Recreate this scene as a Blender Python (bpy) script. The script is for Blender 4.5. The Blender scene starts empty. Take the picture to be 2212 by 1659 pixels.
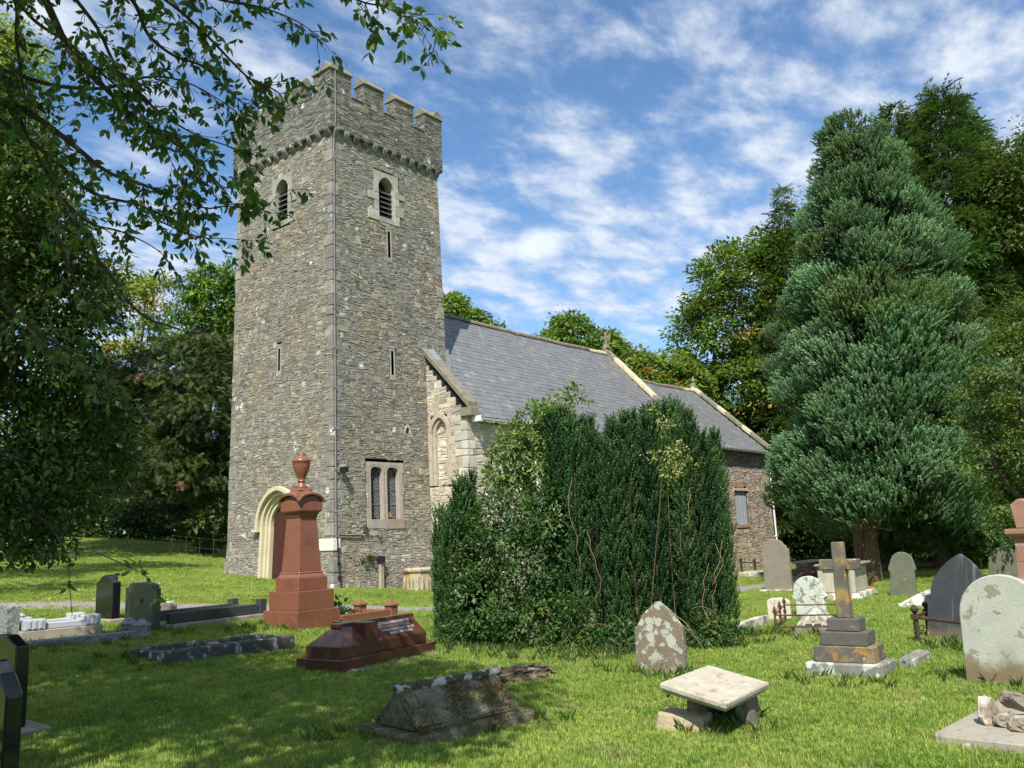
import bpy, bmesh, math, random
import numpy as np
from mathutils import Matrix, Vector
SC=bpy.context.scene
EXPOSURE=.66; SKY_STR=.10; SKY_OFF=(3.2,1.7,0.); CLOUD_LO=(.38,.45,.57); CLOUD_HI=(.55,.59,.65); SUN_E=4.6; CLOUD_A=.80; CLOUD_B=1.20
COL=SC.collection
R=math.radians
rng=np.random.default_rng(7)
random.seed(7)

# ------------------------------------------------------------------ camera
YAW,PITCH,ROLL,FPX=R(39.061),R(10.028),R(-2.509),1863.13      # focal length for a picture 2212 px wide
CAM=np.array([-15.1496,-18.7278,1.1279])
FW=np.array([math.cos(YAW)*math.cos(PITCH),math.sin(YAW)*math.cos(PITCH),math.sin(PITCH)])
_r=np.array([math.sin(YAW),-math.cos(YAW),0.]); _u=np.cross(_r,FW)
RT=math.cos(ROLL)*_r+math.sin(ROLL)*_u; UPV=-math.sin(ROLL)*_r+math.cos(ROLL)*_u
cd=bpy.data.cameras.new('camera'); cam=bpy.data.objects.new('camera',cd); COL.objects.link(cam)
cd.sensor_width=36; cd.lens=FPX/2212*36; cd.clip_end=3000; cd.clip_start=.05
M=Matrix.Identity(4)
for i in range(3):
    M[i][0]=RT[i]; M[i][1]=UPV[i]; M[i][2]=-FW[i]; M[i][3]=CAM[i]
cam.matrix_world=M
SC.camera=cam
SC.view_settings.view_transform='Standard'; SC.view_settings.look='None'; SC.view_settings.gamma=1
SC.view_settings.use_curve_mapping=False; SC.view_settings.exposure=EXPOSURE
SC.cycles.use_denoising=True
SC.cycles.max_bounces=6; SC.cycles.diffuse_bounces=3; SC.cycles.glossy_bounces=2; SC.cycles.transmission_bounces=4; SC.cycles.transparent_max_bounces=6
SC.cycles.sample_clamp_indirect=6

# ------------------------------------------------------------------ sky and sun
SUN_H=np.array([-.85,-.53]); SUN_H/=np.linalg.norm(SUN_H); SUN_EL=R(51)
def node(nt,t,ins=None,**kw):
    n=nt.nodes.new(t)
    for k,v in kw.items(): setattr(n,k,v)
    for k,v in (ins or {}).items():
        if isinstance(v,bpy.types.NodeSocket): nt.links.new(v,n.inputs[k])
        else: n.inputs[k].default_value=v
    return n
def mixc(nt,f,a,b,mode='MIX'):
    n=nt.nodes.new('ShaderNodeMix'); n.data_type='RGBA'; n.blend_type=mode
    for i,v in ((0,f),(6,a),(7,b)):
        if isinstance(v,bpy.types.NodeSocket): nt.links.new(v,n.inputs[i])
        else: n.inputs[i].default_value=(v if i==0 else (*v,1)[:4])
    return n.outputs[2]
def vmath(nt,op,a,b=None):
    n=nt.nodes.new('ShaderNodeVectorMath'); n.operation=op
    for i,v in enumerate((a,b)):
        if v is None: continue
        if isinstance(v,bpy.types.NodeSocket): nt.links.new(v,n.inputs[i])
        else: n.inputs[i].default_value=v
    return n.outputs[0]
def fmath(nt,op,a,b=None,clamp=False):
    n=nt.nodes.new('ShaderNodeMath'); n.operation=op; n.use_clamp=clamp
    for i,v in enumerate((a,b)):
        if v is None: continue
        if isinstance(v,bpy.types.NodeSocket): nt.links.new(v,n.inputs[i])
        else: n.inputs[i].default_value=v
    return n.outputs[0]
def mrange(nt,v,lo,hi,a=0.,b=1.,smooth=True):
    n=node(nt,'ShaderNodeMapRange',{0:v,1:lo,2:hi,3:a,4:b})
    if smooth: n.interpolation_type='SMOOTHSTEP'
    return n.outputs[0]
W_=bpy.data.worlds.new('World'); SC.world=W_; W_.use_nodes=True
nt=W_.node_tree; nt.nodes.clear()
sky=node(nt,'ShaderNodeTexSky',sky_type='NISHITA'); sky.sun_disc=False
sky.sun_elevation=SUN_EL; sky.sun_rotation=math.atan2(SUN_H[0],SUN_H[1])%(2*math.pi)
sky.air_density=1.; sky.dust_density=.35; sky.ozone_density=2.5
tc=node(nt,'ShaderNodeTexCoord').outputs['Generated']
sep=node(nt,'ShaderNodeSeparateXYZ',{0:tc})
zz=fmath(nt,'ADD',fmath(nt,'MAXIMUM',sep.outputs[2],.0),.09)
comb=node(nt,'ShaderNodeCombineXYZ',{0:fmath(nt,'DIVIDE',sep.outputs[0],zz),1:fmath(nt,'DIVIDE',sep.outputs[1],zz),2:0.})
mp=node(nt,'ShaderNodeMapping',{0:comb.outputs[0],1:SKY_OFF,2:(0,0,R(-20)),3:(1.,1.,1.)})
big=node(nt,'ShaderNodeTexNoise',{'Vector':mp.outputs[0],'Scale':.62,'Detail':3.,'Roughness':.5,'Distortion':.3}).outputs[0]
mp2=node(nt,'ShaderNodeMapping',{0:comb.outputs[0],1:(7.3,1.1,0),2:(0,0,R(-35)),3:(.8,1.25,1.)})
puff=node(nt,'ShaderNodeTexNoise',{'Vector':mp2.outputs[0],'Scale':5.2,'Detail':7.,'Roughness':.60,'Distortion':.12}).outputs[0]
mp3=node(nt,'ShaderNodeMapping',{0:comb.outputs[0],1:(2.3,8.1,0),2:(0,0,R(25)),3:(.55,2.2,1.)})
wisp=node(nt,'ShaderNodeTexNoise',{'Vector':mp3.outputs[0],'Scale':1.9,'Detail':8.,'Roughness':.6,'Distortion':.6}).outputs[0]
dens=fmath(nt,'ADD',fmath(nt,'MULTIPLY',big,.8),fmath(nt,'ADD',fmath(nt,'MULTIPLY',puff,1.0),fmath(nt,'MULTIPLY',wisp,.14)))
cov=mrange(nt,dens,CLOUD_A,CLOUD_B,0.,.95)
lowz=mrange(nt,sep.outputs[2],.0,.42,.30,0.)
cov=fmath(nt,'MAXIMUM',cov,lowz)
_d0=FW*FPX+RT*(1165-1106)-UPV*(530-829.5); _d0=_d0/np.linalg.norm(_d0)      # one small separate cumulus right of the tower
_pn=node(nt,'ShaderNodeTexNoise',{'Vector':tc,'Scale':26.,'Detail':5.,'Roughness':.6})
_pv=vmath(nt,'SUBTRACT',vmath(nt,'ADD',tc,vmath(nt,'MULTIPLY',_pn.outputs[1],(.022,.022,.022))),tuple(_d0+.011))
_pl=node(nt,'ShaderNodeVectorMath',{0:vmath(nt,'MULTIPLY',_pv,(1.,1.,1.7))},operation='LENGTH').outputs['Value']
_puff=mrange(nt,_pl,.044,.010,0.,.72)
skyc=mixc(nt,1.,sky.outputs[0],(.84,1.04,1.16),'MULTIPLY')
cl=mixc(nt,mrange(nt,puff,.35,.65),CLOUD_LO,CLOUD_HI)
skym=vmath(nt,'SCALE',skyc); 
skym.node.inputs[3].default_value=SKY_STR
fin=mixc(nt,cov,skym,cl)
fin=mixc(nt,_puff,fin,(.70,.72,.75))
bg=node(nt,'ShaderNodeBackground',{0:fin,1:1.})
node(nt,'ShaderNodeOutputWorld',{0:bg.outputs[0]})
sl=bpy.data.lights.new('sun','SUN'); sl.energy=SUN_E; sl.angle=R(.55); sl.color=(1.,.95,.86)
so=bpy.data.objects.new('sun',sl); COL.objects.link(so)
sd=Vector((SUN_H[0]*math.cos(SUN_EL),SUN_H[1]*math.cos(SUN_EL),math.sin(SUN_EL)))
so.rotation_euler=sd.to_track_quat('Z','Y').to_euler()

# ------------------------------------------------------------------ survey helpers (line of sight onto the terrain)
def ray(px,py):
    d=FW*FPX+RT*(px-1106)-UPV*(py-829.5); return d/np.linalg.norm(d)
def at(px,py,t):
    d=ray(px,py); return CAM+d*(t/(d@FW))
def plane(px,py,n,c):
    d=ray(px,py); n=np.array(n,float); return CAM+((c-CAM@n)/(d@n))*d
def pix(P):
    d=np.asarray(P)-CAM; z=d@FW
    return 1106+FPX*(d@RT)/z, 829.5-FPX*(d@UPV)/z, z
_gc=[(-15.1,-18.7,-.5),(-9,-13,-.55),(-6,-16,-.62),(-11,-10,-.45),(0,0,0),(0,5.1,.44),(4.8,0,-.42),(12,-2,-.7),(20,-1,-.85),(27,-1.2,-.85),(34,4,-1.),
 (-10,8,.6),(-20,15,1.3),(-25,-10,-.1),(-15,0,.12),(-5,-6,-.32),(2,-9,-.62),(8,-9,-.72),(12,-12,-.6),(-4,-20,-.55),(10,-25,-.5),(20,-12,-.75),(35,-15,-1.),(-20,-30,-.6)]
for q in ((100,1165,38),(300,1164,41),(470,1182,40),(150,1235,25),(420,1232,27)): _gc.append(tuple(at(*q)))
GC=np.array(_gc)
_A=np.c_[np.ones(len(GC)),GC[:,0],GC[:,1]]; _PL=np.linalg.lstsq(_A,GC[:,2],rcond=None)[0]
def _K(a,b): return np.exp(-((a[:,None,:]-b[None])**2).sum(-1)/98.)
_WT=np.linalg.solve(_K(GC[:,:2],GC[:,:2])+.05*np.eye(len(GC)),GC[:,2]-_A@_PL)
def gz(x,y):
    x=np.asarray(x,float); y=np.asarray(y,float); sh=x.shape
    fade=np.exp(-np.maximum(0,np.hypot(x,y)-60)/40)
    P=np.c_[(x*fade).ravel(),(y*fade).ravel()]
    z=(_PL[0]+_PL[1]*P[:,0]+_PL[2]*P[:,1]+_K(P,GC[:,:2])@_WT).reshape(sh)
    return z+.018*np.sin(x*1.7+.6*np.sin(y*.9))*np.sin(y*1.3+1)+.01*np.sin(x*3.9+y*2.1)
def g1(x,y): return float(gz(np.array([x]),np.array([y]))[0])
def hit(px,py):
    d=ray(px,py); t=np.linspace(3,80,3000); P=CAM+t[:,None]*d
    g=gz(P[:,0],P[:,1]); i=int(np.argmax(P[:,2]<g)); return P[i]

# ------------------------------------------------------------------ mesh helpers
def mesh_np(name,V,F,col=None,smooth=False):
    V=np.asarray(V,np.float32); F=[np.asarray(f,np.int32) for f in F if len(f)]
    me=bpy.data.meshes.new(name); me.vertices.add(len(V)); me.vertices.foreach_set('co',V.ravel())
    li=np.concatenate([f.ravel() for f in F]); tot=np.concatenate([np.full(len(f),f.shape[1],np.int32) for f in F])
    me.loops.add(len(li)); me.loops.foreach_set('vertex_index',li)
    me.polygons.add(len(tot)); me.polygons.foreach_set('loop_start',np.concatenate([[0],np.cumsum(tot)[:-1]]).astype(np.int32))
    me.polygons.foreach_set('use_smooth',np.full(len(tot),smooth))
    me.update(calc_edges=True)
    if col is not None:
        a=me.attributes.new('col','FLOAT_COLOR','POINT'); c=np.ones((len(V),4),np.float32); c[:,:3]=col; a.data.foreach_set('color',c.ravel())
    return me
def obj(name,me,mat=None,parent=None,loc=None,rotz=None):
    o=bpy.data.objects.new(name,me); COL.objects.link(o)
    if mat is not None and me is not None and len(me.materials)==0: me.materials.append(mat)
    if parent is not None: o.parent=parent
    if loc is not None: o.location=loc
    if rotz is not None: o.rotation_euler=(0,0,rotz)
    return o
def tag(o,label=None,cat=None,group=None,kind=None):
    if label: o['label']=label
    if cat: o['category']=cat
    if group: o['group']=group
    if kind: o['kind']=kind
    return o
def thing(name,label,cat,loc=(0,0,0),rotz=0,group=None):
    o=bpy.data.objects.new(name,None); COL.objects.link(o); o.empty_display_size=.2
    o.location=loc; o.rotation_euler=(0,0,rotz); return tag(o,label,cat,group)
class MB:
    """collects simple solids, then becomes one mesh"""
    def __init__(s): s.v=[]; s.f=[]
    def add(s,V,F):
        n=len(s.v); s.v+= [tuple(map(float,p)) for p in V]; s.f+=[tuple(i+n for i in f) for f in F]; return s
    def box(s,x0,x1,y0,y1,z0,z1):
        return s.add([(x,y,z) for z in(z0,z1) for y in(y0,y1) for x in(x0,x1)],[(0,2,3,1),(4,5,7,6),(0,1,5,4),(2,6,7,3),(0,4,6,2),(1,3,7,5)])
    def frustum(s,z0,z1,a0,b0,a1,b1,cx=0,cy=0,cx1=None,cy1=None):
        if cx1 is None: cx1,cy1=cx,cy
        V=[(cx+sx*a0,cy+sy*b0,z0) for sx,sy in((-1,-1),(1,-1),(1,1),(-1,1))]+[(cx1+sx*a1,cy1+sy*b1,z1) for sx,sy in((-1,-1),(1,-1),(1,1),(-1,1))]
        return s.add(V,[(3,2,1,0),(4,5,6,7),(0,1,5,4),(1,2,6,5),(2,3,7,6),(3,0,4,7)])
    def prism(s,pts,y0,y1):      # polygon in x,z pushed along y
        n=len(pts); V=[(x,y0,z) for x,z in pts]+[(x,y1,z) for x,z in pts]
        return s.add(V,[tuple(range(n)),tuple(range(2*n-1,n-1,-1))]+[(i,i+n,(i+1)%n+n,(i+1)%n) for i in range(n)])
    def tube(s,P,rad,n=8,cap=True):
        P=[np.array(p,float) for p in P]
        if np.isscalar(rad): rad=[rad]*len(P)
        V=[];F=[]
        t0=P[1]-P[0]; a=np.cross(t0,(0,0,1.)); a=a if np.linalg.norm(a)>1e-4 else np.array((1.,0,0)); a/=np.linalg.norm(a)
        for i,p in enumerate(P):
            t=P[min(i+1,len(P)-1)]-P[max(i-1,0)]; t/=np.linalg.norm(t)+1e-9
            a=a-t*(a@t); a/=np.linalg.norm(a)+1e-9; b=np.cross(t,a)
            for k in range(n):
                w=2*math.pi*k/n; V.append(p+rad[i]*(math.cos(w)*a+math.sin(w)*b))
        for i in range(len(P)-1):
            for k in range(n): F.append((i*n+k,i*n+(k+1)%n,(i+1)*n+(k+1)%n,(i+1)*n+k))
        if cap: F+= [tuple(range(n-1,-1,-1)),tuple((len(P)-1)*n+k for k in range(n))]
        return s.add(V,F)
    def lathe(s,prof,n=24,cx=0,cy=0):
        V=[];F=[]
        for r,z in prof:
            for k in range(n): w=2*math.pi*k/n; V.append((cx+r*math.cos(w),cy+r*math.sin(w),z))
        for i in range(len(prof)-1):
            for k in range(n): F.append((i*n+k,i*n+(k+1)%n,(i+1)*n+(k+1)%n,(i+1)*n+k))
        F+=[tuple(range(n-1,-1,-1)),tuple((len(prof)-1)*n+k for k in range(n))]
        return s.add(V,F)
    def band(s,inner,outer,fn,d0,d1,closed=False):
        """solid between two (u,z) polylines, fn(u,z,d)->xyz, from depth d0 (front) to d1 (back)"""
        n=len(inner); V=[fn(*inner[i],d) for d in(d0,d1) for i in range(n)]+[fn(*outer[i],d) for d in(d0,d1) for i in range(n)]
        F=[]
        for i in range(n if closed else n-1):
            j=(i+1)%n
            F+=[(i,j,2*n+j,2*n+i),(n+i,3*n+i,3*n+j,n+j),(i,n+i,n+j,j),(2*n+i,2*n+j,3*n+j,3*n+i)]
        if not closed: F+=[(0,2*n,3*n,n),(n-1,2*n-1,4*n-1,3*n-1)]
        return s.add(V,F)
    def mesh(s,name,bevel=0,smooth=False,col=None,jit=0):
        bm=bmesh.new(); vs=[bm.verts.new(v) for v in s.v]
        for f in s.f:
            try: bm.faces.new([vs[i] for i in f])
            except ValueError: pass
        bmesh.ops.recalc_face_normals(bm,faces=bm.faces)
        if bevel: bmesh.ops.bevel(bm,geom=list(bm.edges),offset=bevel,segments=1,affect='EDGES',clamp_overlap=True)
        if jit:
            for v in bm.verts: v.co+=Vector((random.uniform(-jit,jit),random.uniform(-jit,jit),random.uniform(-jit,jit)))
        me=bpy.data.meshes.new(name); bm.to_mesh(me); bm.free()
        if smooth: me.polygons.foreach_set('use_smooth',np.ones(len(me.polygons),bool))
        if col is not None:
            a=me.attributes.new('col','FLOAT_COLOR','POINT'); c=np.ones((len(me.vertices),4),np.float32); c[:,:3]=col; a.data.foreach_set('color',c.ravel())
        return me
def part(name,mb,mat,parent,bevel=0,smooth=False,**kw):
    return obj(name,mb.mesh(name,bevel,smooth,**kw),mat,parent)
def rock(sx,sy,sz,seed,cuts=9,sub=2,rough=.06):
    """an irregular broken stone: a sphere cut flat by random planes"""
    rr=np.random.default_rng(seed); bm=bmesh.new(); bmesh.ops.create_icosphere(bm,subdivisions=sub+1,radius=1.)
    pl=[(lambda v:v/np.linalg.norm(v))(rr.normal(size=3)) for _ in range(cuts)]
    pl+=[np.array(p,float) for p in((0,0,1),(0,0,-1),(1,0,0),(-1,0,0),(0,1,0),(0,-1,0))]
    off=rr.uniform(.55,.8,len(pl))
    for v in bm.verts:
        c=np.array(v.co)
        for p,o in zip(pl,off):
            e=c@p-o
            if e>0: c=c-p*e
        c=c*1.35+rr.normal(size=3)*rough*.3
        v.co=(c[0]*sx*.5,c[1]*sy*.5,c[2]*sz*.5)
    me=bpy.data.meshes.new('rock'); bm.to_mesh(me); bm.free(); return me

# ------------------------------------------------------------------ materials
def newmat(name):
    m=bpy.data.materials.new(name); m.use_nodes=True; m.node_tree.nodes.clear(); return m,m.node_tree
def finish(nt,color,rough=.85,spec=.3,bump=None,strength=.3,dist=.02,metal=0.,coat=0.):
    p=node(nt,'ShaderNodeBsdfPrincipled',{'Roughness':rough,'Specular IOR Level':spec,'Metallic':metal,'Coat Weight':coat})
    if isinstance(color,bpy.types.NodeSocket): nt.links.new(color,p.inputs['Base Color'])
    else: p.inputs['Base Color'].default_value=(*color,1)
    if bump is not None:
        b=node(nt,'ShaderNodeBump',{'Height':bump,'Strength':strength,'Distance':dist}); nt.links.new(b.outputs[0],p.inputs['Normal'])
    node(nt,'ShaderNodeOutputMaterial',{0:p.outputs[0]}); return p
def noise(nt,vec,scale,detail=4.,rough=.55,dist=0.):
    return node(nt,'ShaderNodeTexNoise',{'Vector':vec,'Scale':scale,'Detail':detail,'Roughness':rough,'Distortion':dist}).outputs[0]
def stone(name,base=None,var=.35,scale=3.,blots=(),rough=.88,spec=.25,bump=.35,bscale=40.,bdist=.012,streak=None,coord='Object'):
    """weathered stone; base None takes the per-piece colour attribute. blots: (kind,colour,scale,lo,hi[,weight])"""
    m,nt=newmat(name); tcn=node(nt,'ShaderNodeTexCoord').outputs['Object']
    geo=node(nt,'ShaderNodeNewGeometry').outputs['Position']
    if coord=='World': tcn=geo
    if base is None: c=node(nt,'ShaderNodeAttribute',attribute_name='col').outputs[0]
    else: c=mixc(nt,0.,base,base)
    n1=noise(nt,tcn,scale,5.); n2=noise(nt,tcn,scale*9,4.,.6)
    v=fmath(nt,'ADD',fmath(nt,'MULTIPLY',n1,.6),fmath(nt,'MULTIPLY',n2,.4))
    g=mrange(nt,v,.3,.7,1-var,1+var,False)
    gc=node(nt,'ShaderNodeCombineXYZ',{0:g,1:g,2:g}).outputs[0]
    c=mixc(nt,1.,c,gc,'MULTIPLY')
    hs=fmath(nt,'ADD',noise(nt,tcn,bscale,5.,.65),fmath(nt,'MULTIPLY',noise(nt,tcn,bscale*.2,3.),.8))
    for i,b in enumerate(blots):
        kind,colr,sc,lo,hi=b[:5]; wgt=b[5] if len(b)>5 else 1.
        ov=vmath(nt,'ADD',tcn,(3.1*i+1.7,5.3*i,2.2*i))
        if kind=='n': f=mrange(nt,noise(nt,ov,sc,5.,.6,.3),lo,hi,0.,wgt)
        elif kind=='v':   # round lichen rosettes with ragged rims
            sn=vmath(nt,'SCALE',node(nt,'ShaderNodeTexNoise',{'Vector':ov,'Scale':sc*2.5,'Detail':3.}).outputs[1]); sn.node.inputs[3].default_value=.35/sc
            wv=vmath(nt,'ADD',ov,sn)
            vo=node(nt,'ShaderNodeTexVoronoi',{'Vector':wv,'Scale':sc,'Randomness':1.})
            rv=node(nt,'ShaderNodeSeparateXYZ',{0:vo.outputs['Color']}).outputs[0]
            thr=fmath(nt,'MULTIPLY',rv,hi)
            f=mrange(nt,fmath(nt,'SUBTRACT',thr,vo.outputs['Distance']),lo,lo+.06,0.,wgt)
        elif kind=='z':   # dirt or growth on the foot of the stone (height above its own base)
            zc=node(nt,'ShaderNodeSeparateXYZ',{0:node(nt,'ShaderNodeTexCoord').outputs['Object']}).outputs[2]
            f=mrange(nt,fmath(nt,'ADD',zc,fmath(nt,'MULTIPLY',fmath(nt,'SUBTRACT',noise(nt,ov,sc,5.,.65),.5),.5)),hi,lo,0.,wgt)
        elif kind=='s':   # vertical rain streaks
            mv=node(nt,'ShaderNodeMapping',{0:ov,3:(1.,1.,.06)}).outputs[0]
            f=mrange(nt,noise(nt,mv,sc,5.,.6),lo,hi,0.,wgt)
        c=mixc(nt,f,c,colr)
    finish(nt,c,rough,spec,hs,bump,bdist); return m
LICH=(.55,.57,.50); WHITE_L=(.68,.69,.64); ORANGE=(.42,.19,.025)
MT={}
MT['rubble']=stone('rubble',None,.34,4.,[('n',(.37,.345,.29),2.2,.52,.70,.55),('n',(.20,.185,.155),1.1,.55,.72,.45),('n',(.44,.42,.36),11.,.60,.70,.6),('v',WHITE_L,1.7,.0,.20,.9),('n',(.33,.27,.19),.8,.62,.72,.25)],bscale=45.,bump=.8,bdist=.02,coord='World')
MT['mortar']=stone('mortar',(.185,.172,.148),.35,5.,[('n',(.10,.095,.08),3.,.55,.7,.7)],bscale=70.,coord='World')
MT['mortar_dark']=stone('mortar_dark',(.15,.145,.13),.3,5.,bscale=70.,coord='World')
MT['mortar_pale']=stone('mortar_pale',(.40,.37,.31),.25,5.,bscale=60.,coord='World')
MT['ashlar']=stone('ashlar',None,.22,5.,[('n',(.13,.125,.11),3.5,.55,.75,.6),('v',WHITE_L,2.6,.0,.22,.7)],bscale=60.,bump=.3,coord='World')
MT['cream']=stone('cream_limestone',(.53,.47,.32),.13,3.,[('n',(.42,.36,.25),2.5,.55,.8,.5),('s',(.34,.31,.25),5.,.6,.8,.5)],bscale=70.,bump=.2,coord='World')
MT['coping']=stone('coping_stone',(.20,.185,.135),.3,5.,[('n',(.32,.28,.14),5.,.54,.70,.7),('n',(.10,.095,.085),3.,.55,.7,.8)],coord='World')
MT['slate']=stone('slate',None,.16,5.,[('n',(.20,.19,.17),2.2,.62,.75,.25)],rough=.5,spec=.45,bump=.12,bscale=30.,coord='World')
MT['ridge']=stone('ridge_tile',(.20,.165,.125),.35,6.,[('n',(.40,.33,.17),4.,.55,.7,.8)],coord='World')
MT['granite_red']=stone('red_granite',(.215,.085,.050),.28,60.,[('n',(.10,.035,.026),2.2,.48,.75,.55),('s',(.30,.15,.10),9.,.60,.75,.3),('n',(.055,.022,.018),38.,.60,.66,.7),('n',(.36,.15,.10),110.,.63,.72,.5)],rough=.26,spec=.5,bump=.0)
MT['granite_red_shaded']=stone('shaded_red_granite',(.098,.040,.028),.3,60.,[('n',(.035,.016,.014),150.,.58,.68,.8),('n',(.22,.15,.12),1.6,.55,.8,.25)],rough=.17,spec=.5,bump=.0)  # red granite browned and darkened to imitate the shade on the tomb
MT['granite_black']=stone('black_granite',(.009,.010,.013),.3,90.,rough=.12,spec=.6,bump=.0)
MT['slate_polished']=stone('dark_grey_slate',(.050,.053,.054),.18,30.,[('n',(.09,.095,.085),1.5,.5,.8,.4)],rough=.34,spec=.5,bump=.0)
MT['marble']=stone('white_marble',(.40,.415,.43),.14,4.,[('n',(.25,.25,.23),3.,.58,.75,.5)],rough=.6,bump=.1)
MT['concrete']=stone('old_concrete',(.30,.265,.205),.25,5.,[('n',(.12,.105,.08),2.5,.5,.7,.7),('v',WHITE_L,5.,.0,.2,.8)])
MT['rough_granite']=stone('rough_grey_granite',(.24,.245,.235),.35,30.,[('n',(.10,.10,.095),22.,.5,.62,.8),('n',(.44,.45,.43),18.,.58,.68,.6)],bump=.9,bscale=16.,bdist=.03)
MT['old_kerb']=stone('blackened_kerb_stone',(.075,.072,.062),.4,5.,[('v',(.50,.52,.50),5.,.0,.36,.95),('n',(.36,.38,.36),7.,.56,.64,.8),('n',(.07,.08,.03),2.5,.55,.7,.7)],bump=.8,bscale=25.,bdist=.02)
MT['mossy']=stone('mossy_stone',(.20,.18,.125),.5,12.,[('n',(.10,.085,.03),5.,.42,.55,.85),('n',(.25,.20,.11),25.,.52,.62,.7),('n',(.30,.30,.27),9.,.62,.70,.8)],bump=1.,bscale=35.,bdist=.03,rough=.95)
MT['mossy_roll']=stone('moss_banded_ridge_roll',(.40,.40,.38),.2,6.,[('n',(.06,.05,.02),5.,.46,.52,.95),('n',(.035,.03,.015),11.,.58,.64,.9)],bump=.6,bscale=40.,bdist=.02)
MT['lich_brown']=stone('lichened_brown_stone',(.17,.14,.095),.25,5.,[('v',(.38,.40,.33),8.5,-.06,.55,.95),('n',(.36,.38,.31),9.,.54,.57,.85),('z',(.15,.125,.08),5.,.02,.2,.8)],bump=.5)
MT['table_slab']=stone('pale_sandstone_slab',(.43,.385,.30),.2,5.,[('n',(.25,.21,.14),9.,.57,.66,.75),('n',(.38,.33,.23),3.,.50,.7,.6),('v',(.62,.60,.52),9.,.0,.3,.6)],bump=.8,bscale=30.)
MT['tan_stone']=stone('tan_stone',(.40,.32,.205),.25,4.,[('n',(.22,.17,.10),6.,.55,.68,.8)],bump=.8,bscale=18.,bdist=.02)
MT['dark_lich']=stone('dark_stone_orange_lichen',(.115,.103,.085),.3,6.,[('n',(.30,.22,.085),4.,.46,.62,.8),('n',ORANGE,9.,.57,.62,.8),('v',WHITE_L,5.,.03,.20,.95)],bump=.4)
MT['dark_lich2']=stone('dark_grey_step_stone',(.105,.096,.085),.25,6.,[('n',ORANGE,6.,.63,.68,.8),('v',WHITE_L,4.5,.03,.20,.95)],bump=.35)
MT['base_lich']=stone('grey_base_white_lichen',(.19,.185,.16),.3,5.,[('v',(.62,.66,.58),6.,-.02,.34,.95),('n',(.50,.53,.46),5.,.53,.6,.7)],bump=.6)
MT['iron']=stone('rusty_iron',(.085,.048,.028),.4,14.,[('n',(.19,.075,.03),9.,.5,.65,.8)],rough=.75,bump=.4,bscale=60.)
MT['iron_dark']=stone('dark_iron',(.05,.037,.026),.4,14.,[('n',(.12,.07,.03),9.,.55,.65,.7)],rough=.75,bump=.5,bscale=60.)
MT['pale_mint']=stone('pale_lichened_headstone',(.37,.38,.315),.16,4.,[('n',(.20,.16,.10),6.,.60,.64,.75),('n',(.33,.36,.28),3.,.5,.7,.5),('z',(.17,.125,.065),4.,.12,.34,.92)],bump=.35)
MT['mint_spots']=stone('mint_lichen_headstone',(.50,.54,.46),.15,5.,[('n',(.17,.15,.12),9.,.55,.61,.85),('n',(.30,.30,.24),6.,.52,.6,.5)],bump=.6,bscale=25.)
MT['cream_small']=stone('cream_small_headstone',(.60,.55,.44),.14,5.,[('n',(.26,.22,.17),10.,.58,.64,.75)],bump=.5)
MT['grey_head']=stone('grey_brown_headstone',(.215,.185,.145),.2,4.,[('s',(.36,.33,.27),4.,.55,.75,.5),('s',(.11,.095,.075),5.,.56,.7,.6)],bump=.35)
MT['black_streak']=stone('black_streaked_headstone',(.040,.042,.046),.3,5.,[('s',(.20,.21,.22),7.,.55,.70,.75),('v',(.5,.5,.46),7.,.05,.2,.9),('z',(.13,.11,.075),5.,.05,.25,.8),('v',ORANGE,2.4,.02,.22,.95)],bump=.3,rough=.7)
MT['shade_head']=stone('greenish_headstone',(.13,.135,.09),.25,5.,[('v',(.45,.45,.38),9.,.06,.22,.9)],bump=.4)
MT['chest']=stone('chest_tomb_stone',(.40,.37,.28),.2,4.,[('v',(.60,.62,.55),3.,-.03,.28,.9),('n',(.22,.19,.13),3.,.55,.7,.7)],bump=.4)
MT['white_lich']=stone('white_lichened_ledger',(.27,.24,.18),.25,5.,[('n',(.62,.62,.55),5.,.47,.55,.9)],bump=.6)
MT['sandstone_red']=stone('red_sandstone',(.30,.165,.115),.16,4.,[('n',(.50,.36,.22),2.,.52,.72,.6)],bump=.3)
MT['ledger']=stone('grey_ledger',(.30,.275,.215),.22,5.,[('v',(.58,.57,.50),5.,.0,.3,.9),('n',(.34,.27,.14),3.,.55,.7,.7),('n',(.13,.12,.09),12.,.56,.66,.6)],bump=.7,bscale=25.)
MT['broken']=stone('broken_stone',(.22,.175,.125),.3,6.,[('n',(.55,.51,.44),5.,.57,.66,.7)],bump=.8,bscale=22.)
MT['terracotta']=stone('terracotta',(.40,.155,.075),.18,6.,rough=.8,bump=.15)
MT['font']=stone('carved_font_stone',(.40,.345,.235),.25,6.,[('n',(.52,.30,.07),3.5,.55,.66,.75),('n',(.62,.60,.54),5.,.6,.68,.8),('n',(.12,.115,.10),4.,.5,.68,.7)],bump=.6)
MT['lead']=stone('lead_flashing',(.22,.235,.26),.15,4.,rough=.5,spec=.5,bump=.1,coord='World')
MT['render_white']=stone('pale_dressed_stone',(.66,.63,.55),.1,3.,bump=.15,coord='World')
MT['gutter']=stone('white_gutter',(.72,.73,.75),.06,3.,rough=.45,spec=.4,bump=.0)
MT['pipe_black']=stone('black_pipe',(.014,.014,.016),.1,3.,rough=.4,spec=.5,bump=.0)
MT['conductor']=stone('conductor_strip',(.23,.215,.225),.15,3.,rough=.6,bump=.0)
MT['door']=stone('door_boards',(.060,.020,.014),.25,4.,[('s',(.045,.016,.012),12.,.5,.65,.7)],rough=.6,bump=.25,bscale=30.,coord='World')
MT['louvre']=stone('louvre_slate',(.085,.088,.095),.2,5.,rough=.7,coord='World')
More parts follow.
